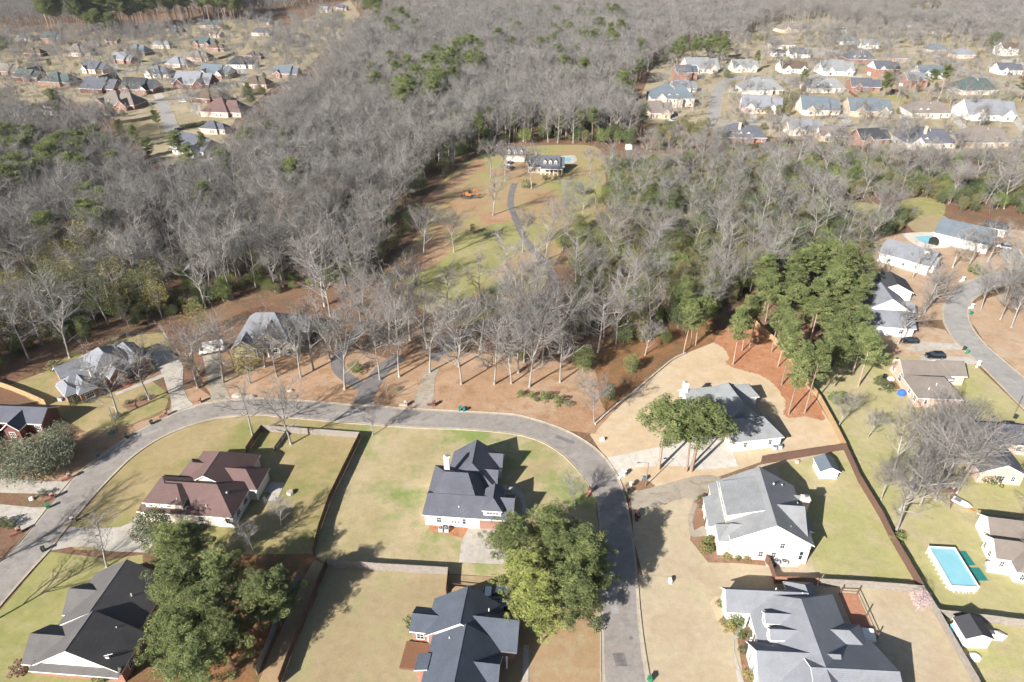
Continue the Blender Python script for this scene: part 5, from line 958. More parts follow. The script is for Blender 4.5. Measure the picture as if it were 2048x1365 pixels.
cover('round iron manhole cover in the lower street', 1262, 1277, .36, M['pole']); cover('round iron manhole cover on the left street bend', 445, 822, .4, M['pole']); cover('small iron cover in the upper street', 434, 832, .3, M['pole'])
for i, (u, v, w_, l_, an, l) in enumerate(((1228, 1200, 1.3, 6, 88, 'long dark asphalt patch in the lower street'), (1240, 1320, 2.0, 2.4, 92, 'square asphalt patch near the bottom of the street'), (700, 828, 1.4, 7, -4, 'asphalt patch where the long tree shadow crosses the street'), (1130, 880, 1.2, 5, -32, 'asphalt patch on the street bend'), (300, 866, 1.2, 6, 34, 'asphalt patch on the left street curve'))):
    x, y = G(u, v); q = MB(); n = 10; q.prism([((l_ / 2 if k in (0, 1, 2, 8, 9) else -l_ / 2) * rnd.uniform(.9, 1.0), w_ / 2 * math.sin(k * .628 + .3) * rnd.uniform(.9, 1.1)) for k in range(n)], -.004, .0045)
    setp(q.build('road_patch', M['oldasphalt'] if i % 2 else M['farroad'], loc=(x, y, .0756), rz=R(an)), l, 'patch')
# ------------------------------------------------------------------ trees
def vrand(r, s=1.0): return Vector((r.uniform(-s, s), r.uniform(-s, s), r.uniform(-s, s)))
def perp(d, r):
    while True:
        q = d.cross(vrand(r))
        if q.length > 0.05: return q.normalized()
def limb(mb, p, d, L, r0, r1, seg, n, r, up=0.12, wob=0.16):
    pts, rad = [p.copy()], [r0]; d = d.normalized()
    for i in range(seg):
        d = (d + vrand(r, wob) + Vector((0, 0, up))).normalized(); p = p + d * (L / seg); pts.append(p.copy()); rad.append(r0 + (r1 - r0) * (i + 1) / seg)
    mb.tube(pts, rad, n); return pts, rad
def cone(mb, p, q, r0, u):
    """twig: three slim faces"""
    d = (q - p); w1 = u * r0; w2 = d.normalized().cross(u) * r0; b = len(mb.v)
    mb.v += [tuple(p + w1), tuple(p - w1 * .5 + w2 * .87), tuple(p - w1 * .5 - w2 * .87), tuple(q)]
    mb.f += [(b, b + 1, b + 3), (b + 1, b + 2, b + 3), (b + 2, b, b + 3)]; mb.m += [0, 0, 0]
def bare_tree(seed, H=18.0, form=0, dens=1.0):
    r = random.Random(seed); tk, cr_ = MB(), MB()
    lean = vrand(r, .06); lean.z = 1
    fork = form == 1
    Ht = H * (0.45 if fork else 0.86)
    pts, rad = limb(tk, Vector((0, 0, -.1)), lean, Ht, .27 * H / 18, .13 * H / 18 if fork else .05, 8, 8, r, .04, .05)
    tk.tube([(0, 0, -.1), (0, 0, .6)], [.42 * H / 18, .26 * H / 18], 8)
    mains = []
    if fork:
        for k in range(r.randint(3, 4)):
            a = k * 2.1 + r.uniform(-.5, .5); d = Vector((math.cos(a) * .75, math.sin(a) * .75, 1)); mains.append(limb(tk, pts[-1 - (k % 2)], d, H * r.uniform(.42, .52), .15 * H / 18, .035, 6, 6, r, .10, .13))
    mains.append((pts, rad))
    nl = int((15 if not fork else 6) * dens); limbs = []
    for mi, (pp, rr) in enumerate(mains):
        k = nl if not (fork and mi == len(mains) - 1) else 2
        for i in range(k):
            t = (.32 + .66 * (i + r.random()) / k) if not fork else (.2 + .78 * (i + r.random()) / k)
            x = t * (len(pp) - 1); j = min(int(x), len(pp) - 2); p = pp[j].lerp(pp[j + 1], x - j); ax = (pp[j + 1] - pp[j]).normalized()
            a = r.uniform(0, 6.28); out = Vector((math.cos(a), math.sin(a), 0))
            d = out + ax * r.uniform(.25, .75); L = H * (.39 if not fork else .31) * (1.15 - .75 * abs(t - .42)) * r.uniform(.65, 1.15)
            limbs.append(limb(tk, p, d, L, max(.065, rr[j] * .55), .035, 5, 5, r, .09, .22))
        limbs.append((pp[len(pp) // 2:], rr[len(pp) // 2:]))
    for pp, rr in limbs:
        n2 = r.randint(6, 8)
        for i in range(n2):
            t = .25 + .75 * (i + r.random()) / n2; x = t * (len(pp) - 1); j = min(int(x), len(pp) - 2); p = pp[j].lerp(pp[j + 1], x - j); ax = (pp[j + 1] - pp[j]).normalized()
            d = ax * .8 + perp(ax, r) * r.uniform(.6, 1.1); d.z += .15; L2 = H * .115 * r.uniform(.6, 1.2)
            q, _ = limb(cr_, p, d, L2, .042, .022, 2, 3, r, .10, .2)
            for k2 in range(4):
                t2 = .2 + .8 * (k2 + r.random()) / 4; b0 = q[0].lerp(q[2], t2); ax2 = (q[2] - q[0]).normalized()
                e = b0 + (ax2 * .75 + perp(ax2, r) * r.uniform(.5, 1.1) + Vector((0, 0, .12))).normalized() * L2 * r.uniform(.45, .85)
                cone(cr_, b0, e, .025, perp(ax2, r))
                for k3 in range(3):
                    s0 = b0.lerp(e, r.uniform(.2, 1.0)); ax3 = (e - b0).normalized()
                    cone(cr_, s0, s0 + (ax3 * .7 + perp(ax3, r) * r.uniform(.5, 1.2) + Vector((0, 0, .1))).normalized() * r.uniform(.5, 1.1), .017, perp(ax3, r))
    return tk.mesh('trunk', [M['bark']], True), cr_.mesh('crown', [M['twig']])
def tuft(mb, c, s, r, n=1, asp=.42):
    for _ in range(n):
        u = vrand(r); u.z *= .6
        if u.length < .1: u = Vector((1, 0, 0))
        u.normalize(); w_ = perp(u, r) * (s * asp); u = u * s; b = len(mb.v)
        mb.v += [tuple(c - u - w_ * .4), tuple(c - w_), tuple(c + u), tuple(c + w_)]; mb.f.append((b, b + 1, b + 2, b + 3)); mb.m.append(0)
def clump(mb, c, rx, rz, n, s, r, asp=.42):
    for _ in range(n):
        d = vrand(r)
        while d.length > 1 or d.length < .05: d = vrand(r)
        k = .55 + .45 * d.length; d = d.normalized() * k
        tuft(mb, c + Vector((d.x * rx, d.y * rx, d.z * rz)), s * r.uniform(.7, 1.25), r, 1, asp)
def pine_tree(seed, H=20.0, bare=.5, wide=1.0, n=26, fine=1.0, fat=1.0):
    r = random.Random(seed); tk, cr_ = MB(), MB(); lean = vrand(r, .03); lean.z = 1
    pts, rad = limb(tk, Vector((0, 0, -.1)), lean, H * .97, .26, .05, 9, 8, r, .03, .03)
    for i in range(n):
        t = bare + (.99 - bare) * ((i + r.random()) / n); x = t * (len(pts) - 1); j = min(int(x), len(pts) - 2); p = pts[j].lerp(pts[j + 1], x - j)
        a = i * 2.4 + r.uniform(-.5, .5); k = (t - bare) / (1 - bare); L = H * .21 * wide * (1.0 - .62 * k ** 1.6) * r.uniform(.6, 1.15) * (1 if k > .12 else .75)
        d = Vector((math.cos(a), math.sin(a), .15 + .5 * k)); q, _ = limb(tk, p, d, L, .07, .02, 4, 4, r, .10, .16)
        for m_ in range(4):
            c = q[min(4, m_ + 1)] + vrand(r, .3) + Vector((0, 0, .12)); rr = r.uniform(.5, .95) * (1.0 if m_ else .75) * fat
            clump(cr_, c, rr, rr * .55, int(44 * fine), .23 / math.sqrt(fine), r, .26)
            for _ in range(2 if m_ else 1):
                sd_ = perp((q[4] - q[0]).normalized(), r); sd_.z = abs(sd_.z) * .4; e_ = c + sd_ * r.uniform(.6, 1.5) * fat; tk.tube([tuple(q[min(4, m_ + 1)]), tuple(e_)], [.03, .015], 3)
                clump(cr_, e_, rr * r.uniform(.6, .9), rr * .5, int(34 * fine), .23 / math.sqrt(fine), r, .26)
    clump(cr_, pts[-1], .8, 1.0, int(90 * fine), .2, r, .3)
    return tk.mesh('trunk', [M['pinebark']], True), cr_.mesh('crown', [M['pine']])
def leaf_tree(seed, H=9.0, rx=3.6, base=.18, n=70, per=70, s=.16, mat='evergreen', loose=.0):
    r = random.Random(seed); tk, cr_ = MB(), MB(); pts, rad = limb(tk, Vector((0, 0, -.1)), Vector((r.uniform(-.05, .05), 0, 1)), H * .7, .05 + H * .012, .05, 5, 7, r, .03, .06)
    cz = H * (1 + base) / 2; rz = H * (1 - base) / 2; ph = [r.uniform(0, 6.28) for _ in range(4)]
    for i in range(n):
        zz = 1 - 2 * (i + .5) / n; a = i * 2.39996; w_ = math.sqrt(max(0, 1 - zz * zz)); k = r.uniform(.62, 1.0) * (1 + .16 * math.sin(3 * a + ph[0]) + .14 * math.sin(5 * zz + ph[1]))
        taper = 1.0 if zz < .1 else 1 - .25 * zz
        c = Vector((math.cos(a) * w_ * rx * k * taper, math.sin(a) * w_ * rx * k * taper, cz + zz * rz * min(1.05, k)))
        q = rx * r.uniform(.20, .32); clump(cr_, c, q, q * .8, int(per * (1 - loose * r.random())), s, r, .55)
        if i % 3 == 0: j = r.randint(2, 4); limb(tk, pts[j], c - pts[j], (c - pts[j]).length, .05, .015, 3, 4, r, .02, .1)
    return tk.mesh('trunk', [M['bark']], True), cr_.mesh('crown', [M[mat]])
BARE = [bare_tree(100 + i, 18.0, i % 3 == 1, 1.0) for i in range(8)]
PINE = [pine_tree(200, 20, .50, 1.1, 28), pine_tree(201, 20, .45, 1.05, 30), pine_tree(202, 20, .56, 1.15, 24), pine_tree(203, 20, .4, 1.0, 32)]
BIGP = [pine_tree(210, 20, .38, 1.55, 50, 1.5, .95), pine_tree(211, 20, .42, 1.65, 46, 1.5, 1.0), pine_tree(212, 20, .36, 1.45, 50, 1.5, .95)]
LEAF = [leaf_tree(300, 9, 3.6), leaf_tree(301, 9, 3.2, .12), leaf_tree(302, 9, 4.2, .25, 80, 60)]
LOOSE = [leaf_tree(310, 12, 4.0, .3, 60, 46, .15, 'olive', .7), leaf_tree(311, 12, 3.6, .25, 60, 46, .15, 'olive', .7)]
BUSHY = [leaf_tree(330, 10, 5.6, .1, 130, 80, .17, 'graygreen', .5), leaf_tree(331, 10, 5.2, .12, 120, 80, .17, 'graygreen', .5)]
SHRUB = [leaf_tree(320, 1.6, 1.0, .0, 22, 40, .09, 'shrub'), leaf_tree(321, 1.4, 1.1, .0, 22, 40, .09, 'shrub', .5), leaf_tree(322, 3.4, .8, .02, 34, 40, .10, 'shrub')]
def plant(kind, name, label, cat, x, y, s, rz=None, mat=None, group=None, sz=None, r=rnd, idx=None, lean=None):
    k = r.randrange(len(kind)) if idx is None else idx; tm, cm = kind[k]
    o = thing(name, label, cat, (x, y, 0), r.uniform(0, 6.28) if rz is None else rz, group, (s, s, sz or s))
    if lean: o.rotation_euler = (lean[0], lean[1], o.rotation_euler[2])
    a = link('trunk', tm, o); b = link('crown', cm, o, mat=M[mat] if mat else None); return a, b

# --- single bare trees read off the photograph: base pixel, height, words
ONE = [(1962, 618, 15, 'bare tree inside the side street bend, first'), (2000, 640, 15, 'bare tree inside the side street bend, farther in'), (2046, 604, 16, 'bare tree at the edge above the side street'), (1868, 604, 14, 'bare tree beside the side street kerb'), (1975, 524, 15, 'bare tree behind the side street bend'), (1938, 532, 14, 'bare tree between the pool house and the street'), (2035, 548, 15, 'bare tree at the top end of the side street'), (1760, 566, 14, 'bare tree behind the hidden dark grey roof'), (1825, 556, 12, 'bare tree before the long white house'), (960, 700, 18, 'slender bare tree left of the shrub row woods'), (1000, 715, 19, 'slender bare tree in the middle of the brown verge'), (1085, 730, 18, 'slender bare tree right of the pale verge tree'), (1120, 765, 17, 'slender bare tree nearest the bend shrubs'), (860, 745, 18, 'bare tree left of the concrete drive top'), (760, 760, 17, 'bare tree between asphalt and concrete drives'), (660, 720, 18, 'bare tree beside the asphalt loop entrance'), (530, 735, 17, 'bare tree before the stone porch'), (470, 740, 17, 'bare tree beyond the grey drive'), (1105, 470, 15, 'grey bare tree right of the long drive in the meadow'), (1165, 440, 15, 'broad bare tree near the thicket corner of the meadow'), (1090, 522, 17, 'bare tree inside the upper bend of the long drive'), (1020, 560, 16, 'bare tree at the green foot of the meadow'), (960, 605, 17, 'bare tree in front of the green meadow grass'), (1192, 408, 14, 'bare tree before the meadow side thicket'), (1045, 505, 16, 'round bare tree over the middle of the long drive'), (-70, 1275, 17, 'bare tree just outside the lower left corner, nearer'), (-120, 1190, 18, 'bare tree just outside the lower left corner, farther'), (1870, 1000, 17, 'broad pale bare tree behind the low brown fence end'), (1845, 965, 17, 'dense bare tree in the heart of the big cluster'), (1800, 1020, 16, 'pale bare tree between fence and pool'), (1880, 880, 15, 'bare tree behind the cluster towards the slate roof'), (237, 834, 18, 'tall leaning bare tree before the brick house, nearer the pole'), (299, 800, 17, 'tall bare tree before the brick house, nearer the pale drive'), (396, 777, 18, 'bare tree between the two drives, outer one'), (406, 770, 17, 'bare tree between the two drives, inner one'), (447, 766, 19, 'bare tree at the edge of the grey drive'), (505, 870, 16, 'slim bare tree at the top of the maroon house lawn'), (582, 889, 17, 'bare tree at the pale fence behind the maroon house'), (602, 755, 18, 'forked bare tree before the white trimmed gable'), (627, 741, 19, 'straight bare tree beside the white trimmed gable'), (690, 779, 21, 'tall bare tree at the asphalt drive entrance'), (554, 754, 15, 'thin bare tree among leaves before the stone house'), (799, 754, 20, 'wide bare tree left of the concrete drive entrance'), (746, 871, 8, 'small young bare tree on the lawn corner casting a long shadow'),
 (923, 769, 18, 'bare tree right of the concrete drive, nearest the kerb'), (989, 769, 19, 'straight slim bare tree on the brown verge'), (1023, 768, 17, 'bare tree above the row of round shrubs, left one'), (1059, 774, 21, 'tall pale bare tree above the row of round shrubs'), (1037, 746, 19, 'bare tree behind the row of round shrubs'), (1196, 705, 19, 'bare tree at the orange bank edge, outer one'), (1232, 688, 18, 'bare tree at the orange bank edge, inner one'), (1188, 845, 13, 'spreading bare tree at the street bend'), (1290, 711, 11, 'small pale bare tree on the orange bank'), (893, 625, 17, 'crooked bare tree in the green meadow'), (991, 641, 15, 'bare tree at the lower meadow edge'), (918, 734, 19, 'bare tree beside the shaded part of the long drive'), (798, 698, 20, 'many stemmed bare tree below the meadow'), (749, 689, 17, 'bare tree over the asphalt loop'), (1033, 657, 21, 'big pale bare tree beyond the long drive'), (1072, 598, 20, 'tall bare tree in the bend of the long drive'), (1109, 634, 15, 'thin bare tree right of the long drive'), (908, 505, 16, 'bare tree on the meadow with a round shadow'), (848, 510, 18, 'bare tree at the left meadow edge'), (760, 532, 19, 'straight pale bare tree at the wood edge'), (733, 546, 17, 'second straight bare tree at the wood edge'), (722, 580, 11, 'short bare tree at the wood edge shadow'), (1134, 494, 19, 'round crowned bare tree right of the meadow'), (986, 431, 20, 'bare tree on worn earth by the long drive'), (1063, 378, 20, 'slim tall bare tree before the clearing house'), (981, 356, 18, 'bare tree left of the garage court'), (1010, 362, 17, 'bare tree beside the garage court drive'),
 (1902, 985, 18, 'leaning bare tree by the low brown fence, first of the cluster'), (1913, 986, 18, 'leaning bare tree by the low brown fence, second of the cluster'), (1888, 967, 17, 'leaning bare tree behind the low brown fence'), (1791, 1064, 19, 'huge white limbed bare tree beside the brown fence'), (1735, 877, 8, 'small bare tree on the green yard'), (1677, 855, 10, 'thin white bare tree outside the yellow fence'), (2022, 656, 18, 'wide bare tree across the side street'), (1848, 628, 16, 'bare tree cluster before the white gable, first stem'), (1838, 634, 15, 'bare tree cluster before the white gable, second stem'), (1905, 536, 15, 'bare tree before the dark roofed pool house'), (1795, 690, 14, 'bare tree over the white house wall'), (1720, 592, 15, 'bare tree behind the white house'), (2010, 600, 16, 'bare tree over the street bend'), (214, 1134, 12, 'bare tree beside the black roofed house'), (563, 1053, 8, 'low many stemmed bare tree behind the maroon house'), (506, 1100, 8, 'small bare tree in the shade behind the maroon house'), (1785, 950, 15, 'bare tree at the left of the big cluster'), (1830, 925, 15, 'bare tree in the middle of the big cluster'), (1860, 945, 16, 'bare tree at the right of the big cluster'), (1870, 905, 14, 'bare tree behind the big cluster'), (1815, 975, 15, 'bare tree at the front of the big cluster'), (1900, 930, 15, 'bare tree before the dark slate roof'), (1762, 1000, 10, 'reddish bare tree at the fence corner'), (1840, 1010, 14, 'bare tree near the pool end'), (2060, 1020, 12, 'bare tree at the very picture edge'), (2045, 1130, 10, 'bare shrub tree beside the rounded bay'), (1150, 1010, 8, 'small bare tree shading the lawn inside the bend'), (85, 690, 17, 'leaning bare tree in the shaded wood edge'), (140, 716, 19, 'tall leaning bare tree at the wood edge'), (1135, 430, 15, 'wide bare tree in the tan meadow'), (1180, 350, 13, 'bare tree beside the clearing pool')]
for i, (u, v, hh, l) in enumerate(ONE):
    x, y = G(u, v); small = hh < 12
    plant(BARE, 'bare_tree', l, 'tree', x, y, hh / 18, mat='twigtan' if 'reddish' in l else None, group='single bare trees', idx=(1 if ('wide' in l or 'spread' in l or 'huge' in l or 'fork' in l or 'round' in l or small) else None), sz=hh / 18 * (1.0 if not small else 0.9))

# --- woods: outlines of tree feet in the photograph
W_LEFT = [(-420, 860), (-420, 560), (-120, 390), (0, 350), (60, 330), (120, 352), (200, 345), (255, 350), (300, 388), (390, 402), (440, 372), (470, 330), (505, 290), (545, 250), (585, 215), (622, 185), (655, 145), (700, 95), (735, 60), (800, 36), (1000, 20), (1240, 15), (1400, 25), (1420, 60), (1345, 116), (1285, 150), (1256, 200), (1262, 250), (1285, 292), (1140, 288), (1000, 290), (960, 306), (915, 325), (838, 378), (812, 425), (765, 495), (725, 540), (690, 585), (640, 590), (560, 585), (480, 600), (400, 625), (330, 645), (230, 665), (150, 682), (90, 712), (0, 745), (-60, 800)]
W_MID = [(1215, 345), (1290, 345), (1360, 335), (1420, 330), (1560, 345), (1700, 355), (1850, 362), (2120, 385), (2120, 440), (2030, 440), (1960, 430), (1880, 425), (1800, 465), (1730, 520), (1680, 545), (1600, 560), (1520, 585), (1460, 620), (1400, 660), (1330, 690), (1240, 690), (1180, 690), (1140, 650), (1145, 580), (1175, 490), (1240, 455), (1215, 410)]
W_NEAR = [(640, 610), (740, 620), (780, 660), (830, 685), (900, 700), (990, 690), (1060, 650), (1110, 610), (1140, 590), (1140, 660), (1190, 720), (1120, 745), (1000, 735), (860, 700), (780, 700), (640, 640)]
W_FAR = [(-500, 60), (0, 60), (300, 30), (520, 30), (640, 6), (700, 2), (720, 25), (1300, 10), (1420, 70), (1560, 30), (1720, 10), (2400, 60), (2600, -60), (-700, -60)]
W_RTOP = [(1380, 95), (1420, 40), (1560, 30), (1700, 15), (2300, 20), (2300, 75), (1960, 78), (1850, 60), (1760, 58), (1690, 50), (1640, 40), (1560, 45), (1480, 80)]
CLEAR = [[(1455, 275), (1520, 275), (1520, 292), (1455, 292)], [(1268, 322), (1300, 306), (1352, 310), (1352, 336), (1300, 342)], [(1640, 412), (1700, 402), (1840, 397), (1890, 412), (1870, 440), (1680, 440)], [(1205, 440), (1330, 448), (1330, 468), (1200, 470)], [(336, 265), (410, 265), (440, 330), (330, 330)], [(84, 262), (150, 262), (150, 290), (84, 290)], [(300, 8), (500, 2), (480, 14), (360, 16)], [(1800, 28), (1885, 20), (1880, 44), (1810, 44)], [(480, 185), (560, 165), (600, 150), (560, 190)]]
fr = random.Random(77)
def scatter(poly, cell, keep=1.0, ymax=1200):
    xs = [G(*p) if p[1] > -100 else None for p in poly]; x0, x1 = min(p[0] for p in xs), max(p[0] for p in xs); y0, y1 = min(p[1] for p in xs), min(ymax, max(p[1] for p in xs)); out = []
    ny, nx = int((y1 - y0) / cell) + 1, int((x1 - x0) / cell) + 1
    for j in range(ny):
        for i in range(nx):
            if fr.random() > keep: continue
            x, y = x0 + (i + fr.random()) * cell, y0 + (j + fr.random()) * cell; p = PX(x, y)
            if -330 < p[0] < 2380 and inpoly(p, poly) and not any(inpoly(p, c) for c in CLEAR): out.append((x, y, p))
    return out
feet = [G(u, v) for u, v, _, _ in ONE]
def free(x, y, d=3.5): return all((x - a) ** 2 + (y - b) ** 2 > d * d for a, b in feet)
bare = [(x, y, p, 'l') for x, y, p in scatter(W_LEFT, 7.0, .95)] + [(x, y, p, 'l') for x, y, p in scatter([(-300, 380), (-300, 215), (0, 225), (80, 262), (140, 240), (235, 265), (240, 300), (120, 352), (60, 330), (0, 350)], 7.5, .8)] + [(x, y, p, 'm') for x, y, p in scatter(W_MID, 10.5, .72)] + [(x, y, p, 'n') for x, y, p in scatter(W_NEAR, 7.0, .85)] + [(x, y, p, 'r') for x, y, p in scatter(W_RTOP, 7.0, .8)]
bare += [(x, y, p, 'f') for x, y, p in scatter(W_FAR, 9.5, .9, 1450)]
OLIVE = [(-120, 760), (-60, 560), (60, 540), (200, 520), (340, 560), (430, 590), (400, 640), (330, 646), (230, 666), (120, 692)]
bare = [b for b in bare if free(b[0], b[1]) and not (inpoly(b[2], OLIVE) and fr.random() < .6) and not (b[1] > 430 and b[3] == 'l' and fr.random() < .42)]
bare.sort(key=lambda b: b[0] ** 2 + b[1] ** 2)
TXT = {'l': ('bare grey tree of the dense wood left of the meadow', 'trees of the left wood'), 'm': ('bare grey tree in the thicket right of the meadow', 'trees of the thicket'), 'n': ('bare grey tree between the street verge and the meadow', 'trees below the meadow'), 'r': ('bare tree among the farthest houses', 'far estate trees'), 'f': ('bare tree far beyond the estates', 'farthest trees')}
MARKS = [('the grey roofed brick house', 200, 740), ('the white trimmed stone house', 560, 660), ('the left meadow edge', 800, 500), ('the upper meadow edge', 900, 350), ('the clearing house', 1060, 310), ('the turn of the pale drive', 380, 690), ('the cut off brick house', 20, 800), ('the orange bank', 1280, 690), ('the bend of the long drive', 1100, 600), ('the small tan clearing', 1310, 330), ('the yellow fence end', 1530, 600), ('the light green clearing', 1770, 430), ('the in ground pool', 1850, 465), ('the left picture edge', -40, 600), ('the verge shrub row', 1060, 760), ('the asphalt loop', 720, 660), ('the olive trees', 180, 600), ('the middle of the left wood', 420, 540), ('the middle of the thicket', 1400, 500), ('the upper wood corner', 620, 580), ('the foot of the meadow', 950, 650)]
def where(p): return min(MARKS, key=lambda m: (m[1] - p[0]) ** 2 + ((m[2] - p[1]) * 1.6) ** 2)[0]
def tall(s): return 'very tall' if s > 1.14 else 'tall' if s > 1.02 else 'middling' if s > .9 else 'low' if s > .78 else 'small'
proto = {}
NIND = 300 - len(ONE)
rest = []
for i, (x, y, p, z) in enumerate(bare):
    s = fr.uniform(.82, 1.25) * (.85 if z == 'm' else 1.0) * (.85 if z in 'rf' else 1)
    k = fr.randrange(8); 
    if i < NIND:
        q = fr.random(); mt = None if q < .74 else ('twigtan' if q < .88 else 'twigdark')
        a, b = plant(BARE, 'bare_tree', '%s bare %s tree near %s' % (tall(s), {None: 'grey', 'twigtan': 'tan', 'twigdark': 'dark grey'}[mt], where(p)), 'tree', x, y, s, fr.uniform(0, 6.28), mt, 'bare trees near ' + where(p), s * fr.uniform(.9, 1.1), fr, k, (fr.uniform(-.06, .06), fr.uniform(-.06, .06)))
        if mt is None: proto.setdefault(('bare', k), (a, b))
    else: rest.append((x, y, s, fr.uniform(0, 6.28), k))
def wood(name, label, pts, kinds):
    """one mass of trees: points carrying scale and turn, each taking one of the trees standing in front"""
    me = bpy.data.meshes.new(name); me.from_pydata([(x, y, 0) for x, y, *_ in pts], [], []); 
    for nm, typ, col in (('sc', 'FLOAT', 2), ('tw', 'FLOAT', 3), ('pk', 'INT', 4)):
        at = me.attributes.new(nm, typ, 'POINT'); at.data.foreach_set('value', [q[col] for q in pts])
    o = link(name, me); setp(o, label, None, None, 'stuff')
    ng = bpy.data.node_groups.new(name, 'GeometryNodeTree'); ng.interface.new_socket('Geometry', in_out='INPUT', socket_type='NodeSocketGeometry'); ng.interface.new_socket('Geometry', in_out='OUTPUT', socket_type='NodeSocketGeometry')
    nn = ng.nodes; gi, go = nn.new('NodeGroupInput'), nn.new('NodeGroupOutput'); out = nn.new('GeometryNodeJoinGeometry')
    def attr(n, t):
        a = nn.new('GeometryNodeInputNamedAttribute'); a.data_type = t; a.inputs[0].default_value = n; return a.outputs[0]
    cx = nn.new('ShaderNodeCombineXYZ'); ng.links.new(attr('tw', 'FLOAT'), cx.inputs[2])
    for part in (0, 1):
        j = nn.new('GeometryNodeJoinGeometry')
        for kk in reversed(kinds):
            oi = nn.new('GeometryNodeObjectInfo'); oi.transform_space = 'ORIGINAL'; oi.inputs['Object'].default_value = kk[part]; oi.inputs['As Instance'].default_value = True; ng.links.new(oi.outputs['Geometry'], j.inputs[0])
        ip = nn.new('GeometryNodeInstanceOnPoints'); ng.links.new(gi.outputs[0], ip.inputs['Points']); ng.links.new(j.outputs[0], ip.inputs['Instance']); ip.inputs['Pick Instance'].default_value = True
        ng.links.new(attr('pk', 'INT'), ip.inputs['Instance Index']); ng.links.new(cx.outputs[0], ip.inputs['Rotation']); ng.links.new(attr('sc', 'FLOAT'), ip.inputs['Scale']); ng.links.new(ip.outputs[0], out.inputs[0])
    ng.links.new(out.outputs[0], go.inputs[0]); md = o.modifiers.new('trees', 'NODES'); md.node_group = ng; return o
for x, y, p in scatter(W_MID, 6.0, .6) + scatter(W_NEAR, 6.0, .6) + scatter(W_LEFT, 11, .5): rest.append((x, y, fr.uniform(.2, .42), fr.uniform(0, 6.28), fr.randrange(8)))
for x, y, p in scatter([(1290, 300), (1420, 280), (1700, 302), (2120, 330), (2120, 392), (1850, 366), (1560, 350), (1290, 346)], 6.0, .6): rest.append((x, y, fr.uniform(.35, .7), fr.uniform(0, 6.28), fr.randrange(8)))
wood('woodland', 'mass of bare grey trees filling the woods into the distance', rest, [proto[('bare', k)] for k in range(8)])

# --- pines
def pine(label, x, y, H, big=False, mat=None, group=None, name='pine_tree', idx=None, w=1.0):
    return plant(BIGP if big else PINE, name, label, 'tree', x, y, H / 20 * w, mat=mat, group=group, sz=H / 20, idx=idx)
for u, v, zc, H, l, mt in ((352, 1105, 7.5, 11.5, 'dark green pine beside the maroon house drive', None), (350, 1180, 8, 12, 'big dark pine nearest the black roof', None), (425, 1150, 7.5, 11.5, 'dark pine in the middle of the lower left group', None), (505, 1205, 7, 11, 'pine at the right of the lower left group', None), (405, 1220, 8, 12, 'pine low in the lower left group', None), (342, 1280, 8, 12, 'pine at the bottom edge beside the black roof', None), (375, 1340, 7, 11, 'lowest pine of the lower left group', None), (450, 1280, 7, 11, 'pine over the orange leaf ground at the bottom', None), (548, 1200, 6.5, 10.5, 'pine against the parallel fences', None), (385, 1085, 6, 9.5, 'small pine behind the maroon house grill', None),
                         (1030, 1085, 9, 13, 'pine overhanging the slate house drive', None), (1105, 1070, 9, 13.5, 'pine behind the slate house corner', None), (1158, 1112, 9, 13.5, 'pine leaning towards the street shadow', None), (1065, 1160, 9, 13.5, 'brighter yellow green pine over the white car', 'pinelite'), (1135, 1185, 9, 13.5, 'pine at the kerb above the brown lawn', None), (1085, 1222, 8, 12, 'yellow green pine beside the navy roof', 'pinelite'), (1120, 1120, 9, 13, 'pine in the middle of the street side group', None), (1165, 1155, 8, 12, 'pine closest to the street at the lower group', None)):
    x, y = G(u, v, zc); pine(l, x, y, H, True, mt, 'big foreground pines', w=1.62 if u < 700 else 1.4)
for u, v, H, l, w_ in ((1317, 939, 16.5, 'tall single pine on the new drive island', 1.75), (1373, 943, 17, 'pine of the pair at the new drive, left stem', 1.3), (1382, 943, 18, 'pine of the pair at the new drive, right stem', 1.8), (1466, 730, 17, 'slim pine at the edge of the straw bed', .9), (1484, 702, 17, 'pine in the straw bed beside two others', .8), (1499, 694, 16, 'second pine of three in the straw bed', .8), (1543, 705, 17, 'third pine of three near the yellow fence', .8), (1563, 771, 18, 'pine standing in the curve of the straw bed', .9), (1577, 829, 20, 'tall slim pine at the front of the straw bed', .8), (1609, 827, 19, 'tall pine at the right end of the straw bed', .85), (1555, 735, 17, 'pine close inside the yellow fence', .8), (1367, 706, 15, 'pine on the orange bank, first of three', .9), (1381, 695, 15, 'pine on the orange bank, second of three', .9), (1391, 691, 15, 'pine on the orange bank, third of three', .9), (1672, 610, 20, 'tall pine standing free behind the white house', 1.0)):
    x, y = G(u, v); pine(l, x, y, H, w=w_, group='pines of the golden lawn', idx=2 if 'new drive' in l else None)
pr = random.Random(31)
PQ, EQ = [], []
def pines(poly, cell, keep, Hs, label, group, mat=None, w=1.0):
    global fr
    for x, y, p in scatter(poly, cell, keep): PQ.append((x, y, pr.uniform(*Hs), w * pr.uniform(.9, 1.15), label, group, mat, p))
pines([(1500, 600), (1560, 585), (1640, 570), (1720, 590), (1712, 640), (1716, 720), (1724, 800), (1700, 830), (1660, 800), (1620, 755), (1560, 685), (1510, 645)], 6.6, .85, (13, 16.5), 'pine of the dense stand outside the yellow fence', 'dense pine stand', None, 1.3)
pines([(1330, 640), (1400, 610), (1440, 640), (1370, 690), (1320, 690)], 6.0, .6, (12, 16), 'pine above the orange bank', 'pines above the orange bank')
pines([(60, 68), (120, 62), (180, 60), (230, 58), (240, 78), (160, 72), (100, 72)], 10, .8, (20, 27), 'tall dark pine behind the far brick houses', 'far pines', None, 1.6)
